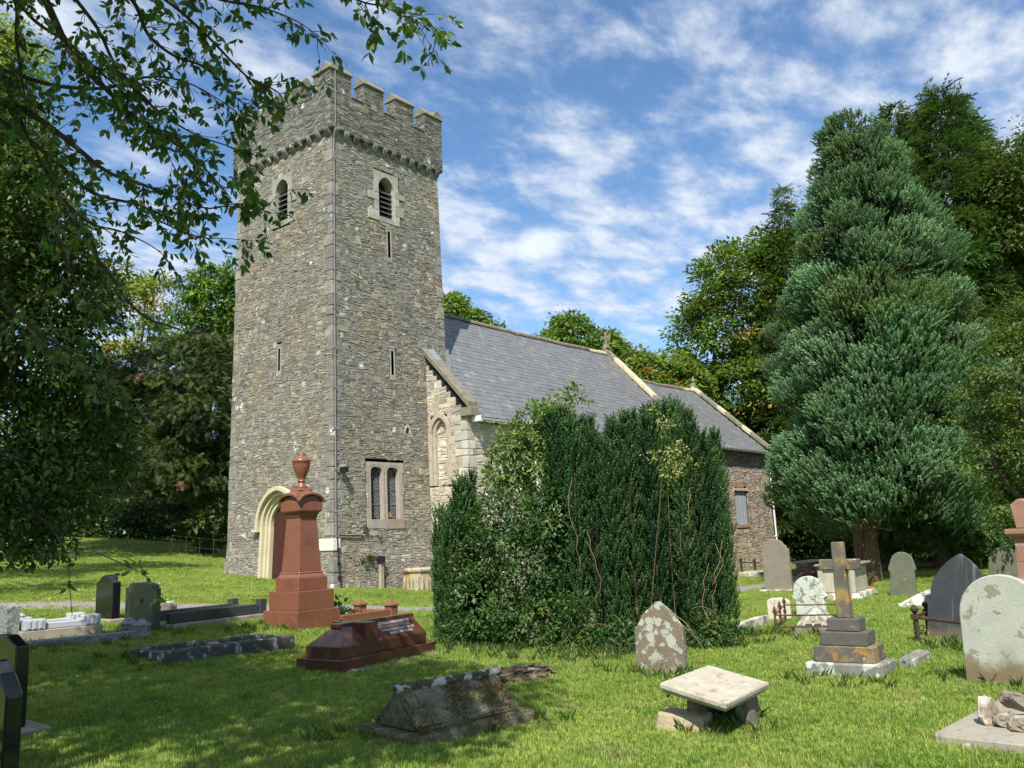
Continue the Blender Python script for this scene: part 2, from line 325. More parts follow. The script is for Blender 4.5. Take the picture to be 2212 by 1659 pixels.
MT['shade_black']=stone('interior_shade_black',(.012,.012,.012),.1,3.,bump=.0)  # flat black sheets standing in for the shade inside the openings
MT['wood_post']=stone('weathered_post',(.38,.33,.24),.2,3.,[('s',(.16,.10,.06),8.,.55,.7,.6)],bump=.4)
MT['earth']=stone('bare_earth',(.15,.108,.066),.4,9.,[('n',(.30,.235,.13),14.,.48,.62,.8)],bump=1.,bscale=30.,bdist=.04,coord='World')
m,nt=newmat('leaded_glass'); finish(nt,(.016,.018,.022),.12,.6); MT['glass']=m
m,nt=newmat('window_blind'); finish(nt,(.40,.43,.46),.25,.5); MT['glass_pale']=m
def plain(name,c,rough=.7,spec=.3):
    m,nt=newmat(name); finish(nt,c,rough,spec); return m
MT['lead_came']=plain('lead_came',(.20,.21,.22),.5); MT['letter']=plain('lead_lettering',(.55,.55,.56),.5); MT['yellow']=plain('yellow_sticker',(.65,.48,.03))
def leafmat(name,trans=.3,rough=.5,spec=.35):
    m,nt=newmat(name); c=node(nt,'ShaderNodeAttribute',attribute_name='col').outputs[0]
    p=node(nt,'ShaderNodeBsdfPrincipled',{'Base Color':c,'Roughness':rough,'Specular IOR Level':spec})
    tcol=mixc(nt,1.,c,(1.5,1.55,.5),'MULTIPLY')
    t=node(nt,'ShaderNodeBsdfTranslucent',{'Color':tcol})
    mx=node(nt,'ShaderNodeMixShader',{0:trans,1:p.outputs[0],2:t.outputs[0]})
    node(nt,'ShaderNodeOutputMaterial',{0:mx.outputs[0]}); return m
MT['moss']=leafmat('moss',.1,.9,.1); MT['leaf']=leafmat('leaf',.32,.45); MT['needle']=leafmat('needle',.12,.6,.25); MT['petal']=leafmat('petal',.3,.7)
MT['bark']=stone('bark',(.105,.078,.055),.4,9.,[('n',(.17,.15,.11),5.,.5,.65,.6)],bump=1.,bscale=25.,bdist=.03)
MT['bark_red']=stone('conifer_bark',(.17,.10,.062),.4,9.,[('s',(.08,.05,.035),9.,.5,.62,.8)],bump=1.,bscale=25.,bdist=.03)
MT['twig']=stone('dark_twig',(.055,.042,.032),.3,9.,bump=.3)
MT['twig_pale']=stone('pale_bramble_stem',(.26,.18,.09),.3,9.,bump=.2)
def grassmat(name,blade):
    m,nt=newmat(name); P=node(nt,'ShaderNodeNewGeometry').outputs['Position']
    a=noise(nt,P,.8,5.,.65); b=noise(nt,P,2.1,6.,.7); d=noise(nt,P,17.,3.,.6)
    c=mixc(nt,mrange(nt,a,.36,.64),(.195,.290,.048),(.275,.345,.072))
    c=mixc(nt,mrange(nt,b,.50,.76,0.,.6),c,(.43,.385,.175))
    c=mixc(nt,mrange(nt,noise(nt,vmath(nt,'ADD',P,(9.,4.,0.)),1.1,6.,.72),.60,.70,0.,.75),c,(.33,.27,.14))
    c=mixc(nt,mrange(nt,noise(nt,vmath(nt,'ADD',P,(2.,14.,0.)),1.7,4.,.6),.55,.68,0.,.8),c,(.11,.215,.035))
    g=mrange(nt,d,.3,.7,.72,1.28,False); c=mixc(nt,1.,c,node(nt,'ShaderNodeCombineXYZ',{0:g,1:g,2:g}).outputs[0],'MULTIPLY')
    if blade:
        oi=node(nt,'ShaderNodeObjectInfo').outputs['Random']; r=mrange(nt,oi,0.,1.,.72,1.3,False)
        c=mixc(nt,1.,c,node(nt,'ShaderNodeCombineXYZ',{0:r,1:r,2:r}).outputs[0],'MULTIPLY')
        p=node(nt,'ShaderNodeBsdfPrincipled',{'Base Color':c,'Roughness':.55,'Specular IOR Level':.25})
        t=node(nt,'ShaderNodeBsdfTranslucent',{'Color':mixc(nt,1.,c,(1.3,1.4,.6),'MULTIPLY')})
        mx=node(nt,'ShaderNodeMixShader',{0:.3,1:p.outputs[0],2:t.outputs[0]}); node(nt,'ShaderNodeOutputMaterial',{0:mx.outputs[0]})
    else:
        c=mixc(nt,1.,c,(.8,.78,.75),'MULTIPLY')
        finish(nt,c,.95,.1,fmath(nt,'ADD',noise(nt,P,60.,4.,.7),d),.8,.04)
    return m
MT['ground']=grassmat('turf',False); MT['blade']=grassmat('grass_blade',True)
m,nt=newmat('path_gravel'); P=node(nt,'ShaderNodeNewGeometry').outputs['Position']
c=mixc(nt,mrange(nt,noise(nt,P,45.,4.,.7),.35,.65),(.17,.15,.145),(.33,.295,.28)); c=mixc(nt,mrange(nt,noise(nt,P,1.2,4.),.55,.7,0.,.5),c,(.30,.19,.10))
finish(nt,c,.95,.1,noise(nt,P,60.,4.),.6,.02); MT['path']=m
# ------------------------------------------------------------------ ground
def inflate(a,lo,hi,ext):
    return np.concatenate([-np.array(ext[::-1])+lo,a,np.array(ext)+hi])
gx=inflate(np.arange(-26,46,.4),-26,46,[3,8,16,30,60,120,250,600]); gy=inflate(np.arange(-26,52,.4),-26,52,[3,8,16,30,60,120,250,600])
X,Y=np.meshgrid(gx,gy); Z=gz(X,Y); nx,ny=len(gx),len(gy)
idx=np.arange(nx*ny).reshape(ny,nx); Q=np.stack([idx[:-1,:-1],idx[:-1,1:],idx[1:,1:],idx[1:,:-1]],-1).reshape(-1,4)
gm=mesh_np('ground',np.stack([X,Y,Z],-1).reshape(-1,3),[Q],smooth=True)
tag(obj('ground',gm,MT['ground']),kind='structure')
# path strip
PATH=np.array([(-16,5.5),(-12,3.2),(-8.1,.95),(-6.2,-1.2),(-4.5,-3.0),(-1.7,-4.75),(1.5,-5.6),(5,-6.3),(10,-6.95),(16,-7.4),(24,-8.2),(34,-10)])
def smooth_line(P,n=12):
    out=[]
    for i in range(len(P)-1):
        p0,p1,p2,p3=P[max(i-1,0)],P[i],P[i+1],P[min(i+2,len(P)-1)]
        for t in np.linspace(0,1,n,endpoint=False):
            out.append(.5*((2*p1)+(-p0+p2)*t+(2*p0-5*p1+4*p2-p3)*t*t+(-p0+3*p1-3*p2+p3)*t**3))
    out.append(P[-1]); return np.array(out)
PL2=smooth_line(PATH,14)
def path_dist(x,y):
    d=np.full(np.shape(x),1e9)
    for i in range(0,len(PL2)-1):
        a,b=PL2[i],PL2[i+1]; ab=b-a; L=ab@ab
        t=np.clip(((x-a[0])*ab[0]+(y-a[1])*ab[1])/L,0,1); d=np.minimum(d,np.hypot(x-a[0]-t*ab[0],y-a[1]-t*ab[1]))
    return d
tn_=np.gradient(PL2,axis=0); nrm=np.stack([-tn_[:,1],tn_[:,0]],-1)/np.linalg.norm(tn_,axis=1)[:,None]
V=[];off=[-.62,-.35,0,.35,.62]
for i,p in enumerate(PL2):
    for o in off:
        q=p+nrm[i]*(o+(.06*math.sin(i*1.7+o*9) if abs(o)>.5 else 0)); V.append((q[0],q[1],g1(q[0],q[1])+.014-(.02 if abs(o)>.5 else 0)))
k=len(off); F=[(i*k+j,i*k+j+1,(i+1)*k+j+1,(i+1)*k+j) for i in range(len(PL2)-1) for j in range(k-1)]
tag(obj('path',mesh_np('path',V,[F],smooth=True),MT['path']),kind='structure')
# grass tufts: one tuft mesh, scattered over a patch of the same terrain
def tuft_mesh(name,nb,hmin,hmax,rad,wid,seed):
    rr=np.random.default_rng(seed); V=[];F=[]
    for b in range(nb):
        a=rr.uniform(0,2*math.pi); r=rad*math.sqrt(rr.uniform()); bx,by=r*math.cos(a),r*math.sin(a)
        h=rr.uniform(hmin,hmax); le=rr.uniform(.15,.75)*h; da=rr.uniform(0,2*math.pi); ux,uy=math.cos(da),math.sin(da); w=wid*rr.uniform(.7,1.3)
        n=len(V); V+=[(bx-uy*w,by+ux*w,-.01),(bx+uy*w,by-ux*w,-.01),(bx+ux*le*.4-uy*w*.8,by+uy*le*.4+ux*w*.8,h*.6),(bx+ux*le*.4+uy*w*.8,by+uy*le*.4-ux*w*.8,h*.6),(bx+ux*le,by+uy*le,h)]
        F+=[(n,n+1,n+3),(n,n+3,n+2),(n+2,n+3,n+4)]
    return mesh_np(name,V,[F])
def scatter(name,tuft,surface,mat,smin,smax,seed,label,cat):
    src=bpy.data.objects.new(name+'_blade_cluster',tuft); tuft.materials.append(mat)     # kept out of the scene, only instanced
    o=obj(name,surface); tag(o,label,cat,kind='stuff')
    ng=bpy.data.node_groups.new(name,'GeometryNodeTree')
    ng.interface.new_socket('Geometry',in_out='INPUT',socket_type='NodeSocketGeometry'); ng.interface.new_socket('Geometry',in_out='OUTPUT',socket_type='NodeSocketGeometry')
    gi=ng.nodes.new('NodeGroupInput'); go=ng.nodes.new('NodeGroupOutput')
    at_=ng.nodes.new('GeometryNodeInputNamedAttribute'); at_.data_type='FLOAT'; at_.inputs[0].default_value='dens'
    dp=ng.nodes.new('GeometryNodeDistributePointsOnFaces'); dp.inputs['Seed'].default_value=seed
    ip=ng.nodes.new('GeometryNodeInstanceOnPoints'); oi=ng.nodes.new('GeometryNodeObjectInfo'); oi.inputs['Object'].default_value=src; oi.inputs['As Instance'].default_value=True
    rv=ng.nodes.new('FunctionNodeRandomValue'); rv.data_type='FLOAT_VECTOR'; rv.inputs[0].default_value=(-.12,-.12,0); rv.inputs[1].default_value=(.12,.12,6.283)
    rs=ng.nodes.new('FunctionNodeRandomValue'); rs.data_type='FLOAT'; rs.inputs[2].default_value=smin; rs.inputs[3].default_value=smax
    L=ng.links.new
    L(gi.outputs[0],dp.inputs['Mesh']); L(at_.outputs[0],dp.inputs['Density']); L(dp.outputs['Points'],ip.inputs['Points']); L(oi.outputs['Geometry'],ip.inputs['Instance'])
    L(rv.outputs[0],ip.inputs['Rotation']); L(rs.outputs[1],ip.inputs['Scale']); L(ip.outputs[0],go.inputs[0])
    md=o.modifiers.new('scatter','NODES'); md.node_group=ng; return o
def terrain_patch(name,x0,x1,y0,y1,step,fn):
    a=np.arange(x0,x1,step); b=np.arange(y0,y1,step); X,Y=np.meshgrid(a,b); Z=gz(X,Y); n,m_=len(a),len(b)
    I=np.arange(n*m_).reshape(m_,n); Q=np.stack([I[:-1,:-1],I[:-1,1:],I[1:,1:],I[1:,:-1]],-1).reshape(-1,4)
    V=np.stack([X,Y,Z],-1).reshape(-1,3); d=fn(V); keep=(d[Q].max(1)>0); Q=Q[keep]
    me=mesh_np(name,V,[Q]); a_=me.attributes.new('dens','FLOAT','POINT'); a_.data.foreach_set('value',d.astype(np.float32)); return me
def inframe(V,mx=160):
    d=V-CAM; z=d@FW; zc=np.maximum(z,.1); px=1106+FPX*(d@RT)/zc; py=829.5-FPX*(d@UPV)/zc
    return (z>1)&(px>-mx)&(px<2212+mx)&(py<1659+mx*1.5)&(py>900),z
def lawn_density(V):
    ok,z=inframe(V); pd=path_dist(V[:,0],V[:,1])
    d=np.where(z<9,520,np.where(z<13,330,np.where(z<19,190,np.where(z<30,80,28)))).astype(float)
    d*=ok; d[pd<.6]=0
    inside=(V[:,0]>-.1)&(V[:,0]<27)&(V[:,1]>-1.3)&(V[:,1]<6.5); inside&=~((V[:,0]<3.7)&(V[:,1]<0)); d[inside]=0
    return d
def rough_density(V):
    d=lawn_density(V)*.022; x,y=V[:,0],V[:,1]; n=np.sin(x*1.3+2*np.sin(y*.7))*np.sin(y*1.7+x*.4)+.6*np.sin(x*3.1-y*2.3); return d*np.clip(n*1.4+.25,0,2.)
scatter('clover_tufts',tuft_mesh('longer_tuft',9,.035,.065,.045,.0042,5),terrain_patch('rough',-16,40,-19,46,.4,rough_density),MT['blade'],.6,1.3,8,'longer tufts and clover standing out of the mown grass','grass')
scatter('lawn_grass',tuft_mesh('tuft',15,.022,.052,.05,.0028,1),terrain_patch('lawn',-16,40,-19,46,.4,lawn_density),MT['blade'],.7,1.35,3,'short mown green grass covering the churchyard','grass')
# ------------------------------------------------------------------ church
church=thing('church','grey rubble stone church with battlemented west tower and slate roofed nave','church',(0,0,0))
TW,TD,TA,TN=4.8,5.085,.0132,.0128
ZC,ZSILL,ZMER,OV=13.32,14.46,15.10,.14
def bat(z): return np.maximum(0,1.15-np.asarray(z))*.10
FACE={
 'S':(lambda u,z,d:np.stack([u,TA*z-bat(z)*.55-d,z],-1), lambda z:(TA*z-bat(z)*.6,TW-TN*z)),
 'W':(lambda u,z,d:np.stack([TA*z-bat(z)*.6-d,u,z],-1),  lambda z:(TA*z-bat(z)*.55,TD-TN*z+bat(z))),
 'N':(lambda u,z,d:np.stack([u,TD-TN*z+bat(z)+d,z],-1), lambda z:(TA*z-bat(z)*.6,TW-TN*z)),
 'E':(lambda u,z,d:np.stack([TW-TN*z+d,u,z],-1),         lambda z:(TA*z-bat(z)*.55,TD-TN*z+bat(z)))}
def f1(fn): return lambda u,z,d: tuple(fn(np.float64(u),np.float64(z),np.float64(d)))
def rect(u0,u1,z0,z1): return lambda z:(u0,u1) if z0<z<z1 else None
def arch_pts(c,w,zs,za,n=9):
    """pointed two-centred arch from right springing over the apex to the left one"""
    h=za-zs; Rr=(w*w+h*h)/(2*w) if h>=w else None
    P=[]
    if Rr:
        for k in range(n):
            t=math.asin(min(1,h/Rr))*k/(n-1); P.append((c+w-Rr+Rr*math.cos(t),zs+Rr*math.sin(t)))
    else:   # depressed head
        for k in range(n):
            t=k/(n-1); P.append((c+w*(1-t**1.7)**(1/1.35) if t<1 else c, zs+h*(1-(1-t)**2)**.62))
    L=[(2*c-u,z) for u,z in P[:-1]][::-1]
    return P+L
def opening(c,w,z0,zs,za):
    A=arch_pts(c,w,zs,za); us=[p[0]-c for p in A[:9]]; zs_=[p[1] for p in A[:9]]
    def f(z):
        if z<=z0 or z>=za: return None
        h=w if z<=zs else max(.02,float(np.interp(z,zs_,us)))
        return (c-h,c+h)
    return f
def frame_line(c,w,z0,zs,za):
    A=arch_pts(c,w,zs,za); return [(c+w,z0)]+A+[(c-w,z0)]
PAL=np.array([(.262,.244,.208),(.245,.232,.203),(.285,.260,.215),(.22,.208,.182),(.325,.302,.258),(.185,.176,.156),(.272,.234,.19)])
def stone_cols(n,pal,w,rr,tint=1.):
    c=np.array([1.02,1.,.965])*pal[rr.choice(len(pal),n,p=np.array(w)/sum(w))]*rr.uniform(.76,1.24,(n,1))*rr.uniform(.96,1.04,(n,3))*tint; return np.clip(c,.03,.8)
def lay(zlo,zhi,span,opens,hmin,hmax,lmin,lmax,rr,split=.45):
    """courses of random rubble; returns stone rectangles (u0,u1,z0,z1) and mortar strips"""
    S=[];C=[];z=zlo
    while z<zhi-.02:
        h=min(rr.uniform(hmin,hmax),zhi-z); zm=z+h/2; a,b=span(zm); iv=[(float(a),float(b))]; wide=getattr(span,'base',None)
        for op in opens:
            o=op(zm)
            if o is None: continue
            nv=[]
            for (p,q) in iv:
                if o[1]<=p or o[0]>=q: nv.append((p,q)); continue
                if o[0]-p>.02: nv.append((p,o[0]))
                if q-o[1]>.02: nv.append((o[1],q))
            iv=nv
        for n_iv,(p,q) in enumerate(iv):
            cp,cq=p,q
            if wide is not None:
                wa,wb=wide(zm)
                if abs(p-float(a))<1e-6: cp=float(wa)
                if abs(q-float(b))<1e-6: cq=float(wb)
            C.append((cp,cq,z,z+h)); u=p
            while u<q-.015:
                l=rr.uniform(lmin,lmax)*(1.5 if rr.uniform()<.12 else 1); e=min(u+l,q)
                if q-e<lmin*.5: e=q
                k=int(rr.choice((1,2,3),p=(.14,.50,.36))) if h>.10 else 1
                if k==3 and h<.15: k=2
                cuts=np.concatenate([[0],np.sort((np.arange(1,k)+rr.uniform(-.3,.3,k-1))/k),[1]]); zj=z+rr.uniform(-.014,.014)
                for c0,c1 in zip(cuts[:-1],cuts[1:]):
                    if e-u>lmin*2.2 and rr.uniform()<.55: mid=u+(e-u)*rr.uniform(.3,.7); S+=[(u,mid,zj+h*c0,zj+h*c1),(mid,e,zj+h*c0,zj+h*c1)]
                    else: S.append((u,e,zj+h*c0,zj+h*c1))
                u=e
        z+=h
    return np.array(S),np.array(C)
def stone_verts(S,fn,rr,pmin=.001,pmax=.016,gap=.0035,wave=.02):
    n=len(S); u0,u1,z0,z1=S.T; p=rr.uniform(pmin,pmax,n); ph=rr.uniform(0,6)
    def J(s): return rr.uniform(-s,s,n)
    g=gap*rr.uniform(.7,1.6,n); gg=np.minimum(g,(z1-z0)*.22); c=np.minimum(.010,(z1-z0)*.2)
    P=[]
    for d,i in ((-.03,0.),(p,1.)):
        for (uu,su,zz_,sz) in ((u0,1,z0,1),(u1,-1,z0,1),(u1,-1,z1,-1),(u0,1,z1,-1)):
            u=uu+su*(g+i*c)+J(.014)+J(.014)*i; z=zz_+sz*(gg+i*c*.8)+J(.010)+J(.010)*i
            z=z+wave*np.sin(u*1.9+z*.6+ph)+.018*np.sin(u*5.3+z*3.1+ph*2)+.012*np.sin(u*11.7-z*7.+ph)
            P.append(fn(u,z,(d if np.ndim(d) else np.full(n,d))+J(.006)*i))
    V=np.stack(P,1)     # n,8,3
    F=np.array([(4,5,6,7),(0,1,5,4),(1,2,6,5),(2,3,7,6),(3,0,4,7)])
    return V,F
def build_wall(parent,faces,mat_m,mat_s,big=0,name='wall',rub='rubble_stonework'):
    """faces: list of (fn,span,opens,zlo,zhi,sizes,palette weights,tint). one mortar core, rubble in one part, the largest stones singly"""
    cv=[];cf=[];n0=0;AV=[];AC=[];area=[]
    for (fn,span,opens,zlo,zhi,sz,pal,wts,tint,seed) in faces:
        rr=np.random.default_rng(seed); S,C=lay(zlo,zhi,span,opens,*sz,rr)
        a,b,c,d=C.T; z0=np.zeros(len(C)); q=np.stack([fn(a,c,z0),fn(b,c,z0),fn(b,d,z0),fn(a,d,z0)],1)
        cv.append(q.reshape(-1,3)); cf.append(np.arange(len(q)*4).reshape(-1,4)+n0); n0+=len(q)*4
        V,F=stone_verts(S,fn,rr); AV.append(V); col=stone_cols(len(S),pal,wts,rr,1.)
        if callable(tint): col=np.clip(col*tint(S,rr),.02,.8)
        else: col=np.clip(col*tint,.02,.8)
        AC.append(col); dist=np.linalg.norm(V.mean(1)-CAM,axis=1); area.append((S[:,1]-S[:,0])*(S[:,3]-S[:,2])/dist**2*(1 if seed<50 else 0))
    core=obj(name,mesh_np(name,np.concatenate(cv),[np.concatenate(cf)]),mat_m,parent)
    V=np.concatenate(AV); C=np.concatenate(AC); A=np.concatenate(area); order=np.argsort(-A); single=order[:big]; rest=order[big:]
    Fb=np.array([(4,5,6,7),(0,1,5,4),(1,2,6,5),(2,3,7,6),(3,0,4,7)])
    me=mesh_np(rub,V[rest].reshape(-1,3),[(np.arange(len(rest))[:,None,None]*8+Fb[None]).reshape(-1,4)],np.repeat(C[rest],8,0))
    tag(obj(rub,me,mat_s,core),kind='stuff')
    for i in single:
        c=V[i].mean(0); me=mesh_np('stone',V[i]-c,[Fb],np.repeat(C[i][None],8,0)); obj('stone',me,mat_s,core,loc=c)
    return core
wts_t=[3,3,2,2,1.6,1.2,1.1]
def tower_tint(S,rr):
    z=(S[:,2]+S[:,3])/2; u=S[:,0]
    low=np.clip((6-z)/6,0,1)[:,None]; t=.97+.16*low*np.array([1.,.97,.9])
    patch=(np.sin(u*1.9+z*.7)*np.sin(z*1.1-u*.8+1)>.45)[:,None]
    return t*np.where(patch,np.array([1.08,1.0,.9]),np.array([1,1,1.]))*(np.where(rr.uniform(size=(len(S),1))<.012,1.75,1.))
SZ=(.10,.21,.08,.27)
QH=[]      # quoins share these course heights
z=-.9
while z<ZC-.32: h=random.uniform(.26,.46); QH.append((z,z+h)); z+=h
def quoin_len(i,corner): 
    r=random.Random(i*17+corner*91); a=(i+corner)%2==0
    if r.random()<.22: return (.012,.012)
    return (r.uniform(.22,.40),r.uniform(.14,.20)) if a else (r.uniform(.14,.20),r.uniform(.22,.40))
def qspan(base,ca,cb,first):   # narrows the rubble between the quoins
    def f(z):
        a,b=base(z); i=next((k for k,(p,q) in enumerate(QH) if p<=z<q),None)
        if i is None: return a,b
        return a+quoin_len(i,ca)[first[0]]-.012,b-quoin_len(i,cb)[first[1]]+.012
    f.base=base; return f
# openings (centre, half width, sill, springing, apex)
SB=(2.30,.325,11.0,11.95,12.36); WB=(2.55,.325,11.0,11.98,12.38)
SL1=rect(2.33,2.42,9.75,10.6); SL2=rect(2.33,2.42,6.06,6.8); WL=rect(2.53,2.62,6.3,6.98)
WIN=[(1.625,.225,1.78,3.07,3.28),(2.25,.225,1.78,3.07,3.28)]
DOOR=(2.42,.92,.1,1.72,2.72)      # outer edge of the moulded jambs
HOLE=(2.905,.10,4.35,4.38,4.53)
def grow(o,w,zlo,za): return (o[0],o[1]+w,o[2]-zlo,o[3],o[4]+za)
sur_s=[rect(1.80,2.88,11.95,12.52),rect(1.86,2.80,10.83,11.95)]; sur_w=[rect(2.08,3.02,11.95,12.50),rect(2.10,3.00,10.84,11.95)]
op_S=[*sur_s,rect(2.26,2.49,9.62,10.72),rect(2.24,2.52,5.9,6.95),rect(1.20,2.70,1.5,3.42),rect(2.78,3.03,4.27,4.60)]
op_W=[*sur_w,rect(2.45,2.70,6.15,7.1),opening(DOOR[0],DOOR[1]-.02,-2,DOOR[3],DOOR[4]-.02)]
tower=build_wall(church,[
 (FACE['S'][0],qspan(FACE['S'][1],0,1,(0,0)),op_S,-.9,ZC,SZ,PAL,wts_t,tower_tint,11),
 (FACE['W'][0],qspan(FACE['W'][1],0,2,(1,1)),op_W,-.6,ZC,SZ,PAL,wts_t,tower_tint,12),
 (FACE['N'][0],qspan(FACE['N'][1],2,3,(0,0)),[],-.5,ZC,(.14,.28,.25,.6),PAL,wts_t,1.,60),
 (FACE['E'][0],qspan(FACE['E'][1],1,3,(1,1)),[],4.0,ZC,SZ,PAL,wts_t,1.,61)],MT['mortar'],MT['rubble'],big=300,name='tower_wall')
tag(tower,'tall battlemented tower wall of thin grey rubble')
# quoins: L-shaped corner blocks, each one a piece
def quoin(i,z0,z1,corner,rr):
    la,lb=quoin_len(i,corner)
    if la<.05: return
    mb=MB(); g=.008; p=rr.uniform(.004,.02)
    z0+=g;z1-=g; V=[]
    for z in (z0,z1):
        xs0,xs1=[float(v) for v in FACE['S'][1](z)]; ys0,ys1=[float(v) for v in FACE['W'][1](z)]
        yS=float(TA*z-bat(z)*.55); xW=float(TA*z-bat(z)*.6)
        yN=float(TD-TN*z+bat(z)); xE=float(TW-TN*z)
        if corner==0: X0,Y0,dx,dy=xW-p,yS-p,1,1
        elif corner==1: X0,Y0,dx,dy=xE+p,yS-p,-1,1
        elif corner==2: X0,Y0,dx,dy=xW-p,yN+p,1,-1
        else: X0,Y0,dx,dy=xE+p,yN+p,-1,-1
        lx,ly=la+p,lb+p; t=.1
        V+=[(X0,Y0,z),(X0+dx*lx,Y0,z),(X0+dx*lx,Y0+dy*t,z),(X0+dx*t,Y0+dy*t,z),(X0+dx*t,Y0+dy*ly,z),(X0,Y0+dy*ly,z)]
    F=[(0,1,2,3,4,5),(11,10,9,8,7,6)]+[(k,k+6,(k+1)%6+6,(k+1)%6) for k in range(6)]
    mb.add(V,F); c=np.array([(.25,.235,.20),(.225,.212,.185),(.275,.255,.21),(.205,.195,.17)])[rr.integers(4)]*rr.uniform(.85,1.1)
    me=mb.mesh('quoin',bevel=.016,col=c,jit=.006); obj('quoin',me,MT['rubble'],tower)
qr=np.random.default_rng(5)
for c in range(4):
    for i,(a,b) in enumerate(QH):
        if c in(1,3) and b<3.6 and c==3: continue
        quoin(i,a,b,c,qr)
fS,fW=f1(FACE['S'][0]),f1(FACE['W'][0])
q=MB().box(-.034,.23,-.034,.57,.965,1.285); obj('replaced_quoin',q.mesh('replaced_quoin',bevel=.01),MT['render_white'],tower)
# belfry windows with louvres
def belfry(fn,o,blocks,colr,nm):
    c,w,z0,zs,za=o
    inner=frame_line(c,w,z0,zs,za); mb=MB()
    outer=[(c+w+.16,z0)]+[(c+(u-c)*(1+.19/w),zs+(z-zs)*1.25+.0) for u,z in arch_pts(c,w,zs,za)]+[(c-w-.16,z0)]
    mb.band(inner,outer,fn,.018,-.34)
    # spandrel blocks that square the head
    mb2=MB()
    root=obj('belfry_window',mb.mesh('belfry_window',bevel=.006,col=colr),MT['ashlar'],church)
    hd=MB(); top=[(c+.56,zs+.02)]+[(u,z) for u,z in outer[1:-1]]+[(c-.56,zs+.02)]
    n=len(outer); sq=[]
    for (u,z) in outer:
        t=(u-c)/(w+.16); sq.append((c+max(-.52,min(.52,t*.54)),z0 if z==z0 else (za+.13 if abs(t)<.9 else z)))
    # head slab: ring from the arch band to a square outline
    arc=outer[1:-1]; m_=len(arc)
    sqo=[]
    for k in range(m_):
        t=k/(m_-1); 
        if t<.25: sqo.append((c+.52,zs+(za+.14-zs)*(t/.25)))
        elif t>.75: sqo.append((c-.52,zs+(za+.14-zs)*((1-t)/.25)))
        else: sqo.append((c+.52-1.04*(t-.25)/.5,za+.14))
    hd.band([(c+(u-c)*1.015,z+.004) for u,z in arc],sqo,fn,.012,-.1)
    obj('head_stone',hd.mesh('head_stone',col=np.array(colr)*.93),MT['ashlar'],root)
    rr=np.random.default_rng(int(c*100))
    zb=[z0-.15,z0+.18,z0+.5,z0+.76,zs]
    for s in(-1,1):
        for k in range(4):
            wd=rr.uniform(.17,.20) if (k+(s>0))%2 else rr.uniform(.32,.46)
            a,b=sorted((c+s*(w+.005),c+s*(w+.005+wd))); q=MB(); q.add([fn(u,z,d) for d in(.036,-.1) for u,z in((a,zb[k]+.005),(b,zb[k]+.005),(b,zb[k+1]-.005),(a,zb[k+1]-.005))],[(0,1,2,3),(7,6,5,4),(0,4,5,1),(1,5,6,2),(2,6,7,3),(3,7,4,0)])
            obj('jamb_stone',q.mesh('jamb_stone',bevel=.006,col=np.array(colr)*rr.uniform(.85,1.15)),MT['ashlar'],root)
    sl_=MB(); sl_.add([fn(u,z,d) for z,dd in((z0-.15,.02),(z0,.03)) for u,d in((c-w-.1,dd),(c+w+.1,dd),(c+w+.1,-.3),(c-w-.1,-.3))],[(0,1,2,3),(7,6,5,4),(0,4,5,1),(1,5,6,2),(2,6,7,3),(3,7,4,0)])
    obj('sill',sl_.mesh('sill',bevel=.006,col=np.array(colr)*.95),MT['ashlar'],root)
    nl=6
    for k in range(nl):
        zz_=z0+.05+(zs+.02-z0)*k/nl; q=MB(); q.add([fn(u,z,d) for d,z in((-.09,zz_),(-.26,zz_+.155),(-.26,zz_+.175),(-.09,zz_+.022)) for u in(c-w+.005,c+w-.005)],[(0,1,3,2),(2,3,5,4),(4,5,7,6),(6,7,1,0),(0,2,4,6),(1,7,5,3)])
        obj('louvre',q.mesh('louvre'),MT['louvre'],root)
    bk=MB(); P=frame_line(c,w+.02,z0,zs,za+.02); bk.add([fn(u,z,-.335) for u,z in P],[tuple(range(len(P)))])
    obj('shade_back',bk.mesh('shade_back'),MT['shade_black'],root)
    return root
belfry(fS,SB,0,(.345,.335,.285),'s'); belfry(fW,WB,0,(.285,.275,.24),'w')
def slit(fn,u0,u1,z0,z1,colr):
    root=MB(); inner=[(u1,z0),(u1,z1),(u0,z1),(u0,z0)]; outer=[(u1+.05,z0-.08),(u1+.05,z1+.08),(u0-.05,z1+.08),(u0-.05,z0-.08)]
    root.band(inner,outer,fn,.006,-.02,closed=True); r=obj('slit_window',root.mesh('slit_window',bevel=.004,col=colr),MT['ashlar'],church)
    for za,zb in((z0-.16,z0-.082),(z1+.082,z1+.13)):
        q=MB(); q.add([fn(u,z,d) for d in(.018,-.1) for u,z in((u0-.06,za),(u1+.06,za),(u1+.06,zb),(u0-.06,zb))],[(0,1,2,3),(7,6,5,4),(0,4,5,1),(1,5,6,2),(2,6,7,3),(3,7,4,0)])
        obj('slit_stone',q.mesh('slit_stone',bevel=.006,col=np.array(colr)*.95),MT['ashlar'],r)
    b=MB(); b.add([fn(u,z,-.33) for u,z in((u0-.5,z0-.1),(u1+.5,z0-.1),(u1+.5,z1+.1),(u0-.5,z1+.1))],[(0,1,2,3)]); obj('shade_back',b.mesh('shade_back'),MT['shade_black'],r)
slit(fS,2.315,2.43,9.75,10.6,(.30,.285,.245)); slit(fS,2.315,2.43,6.06,6.8,(.33,.31,.265)); slit(fW,2.52,2.63,6.3,6.98,(.30,.28,.235))
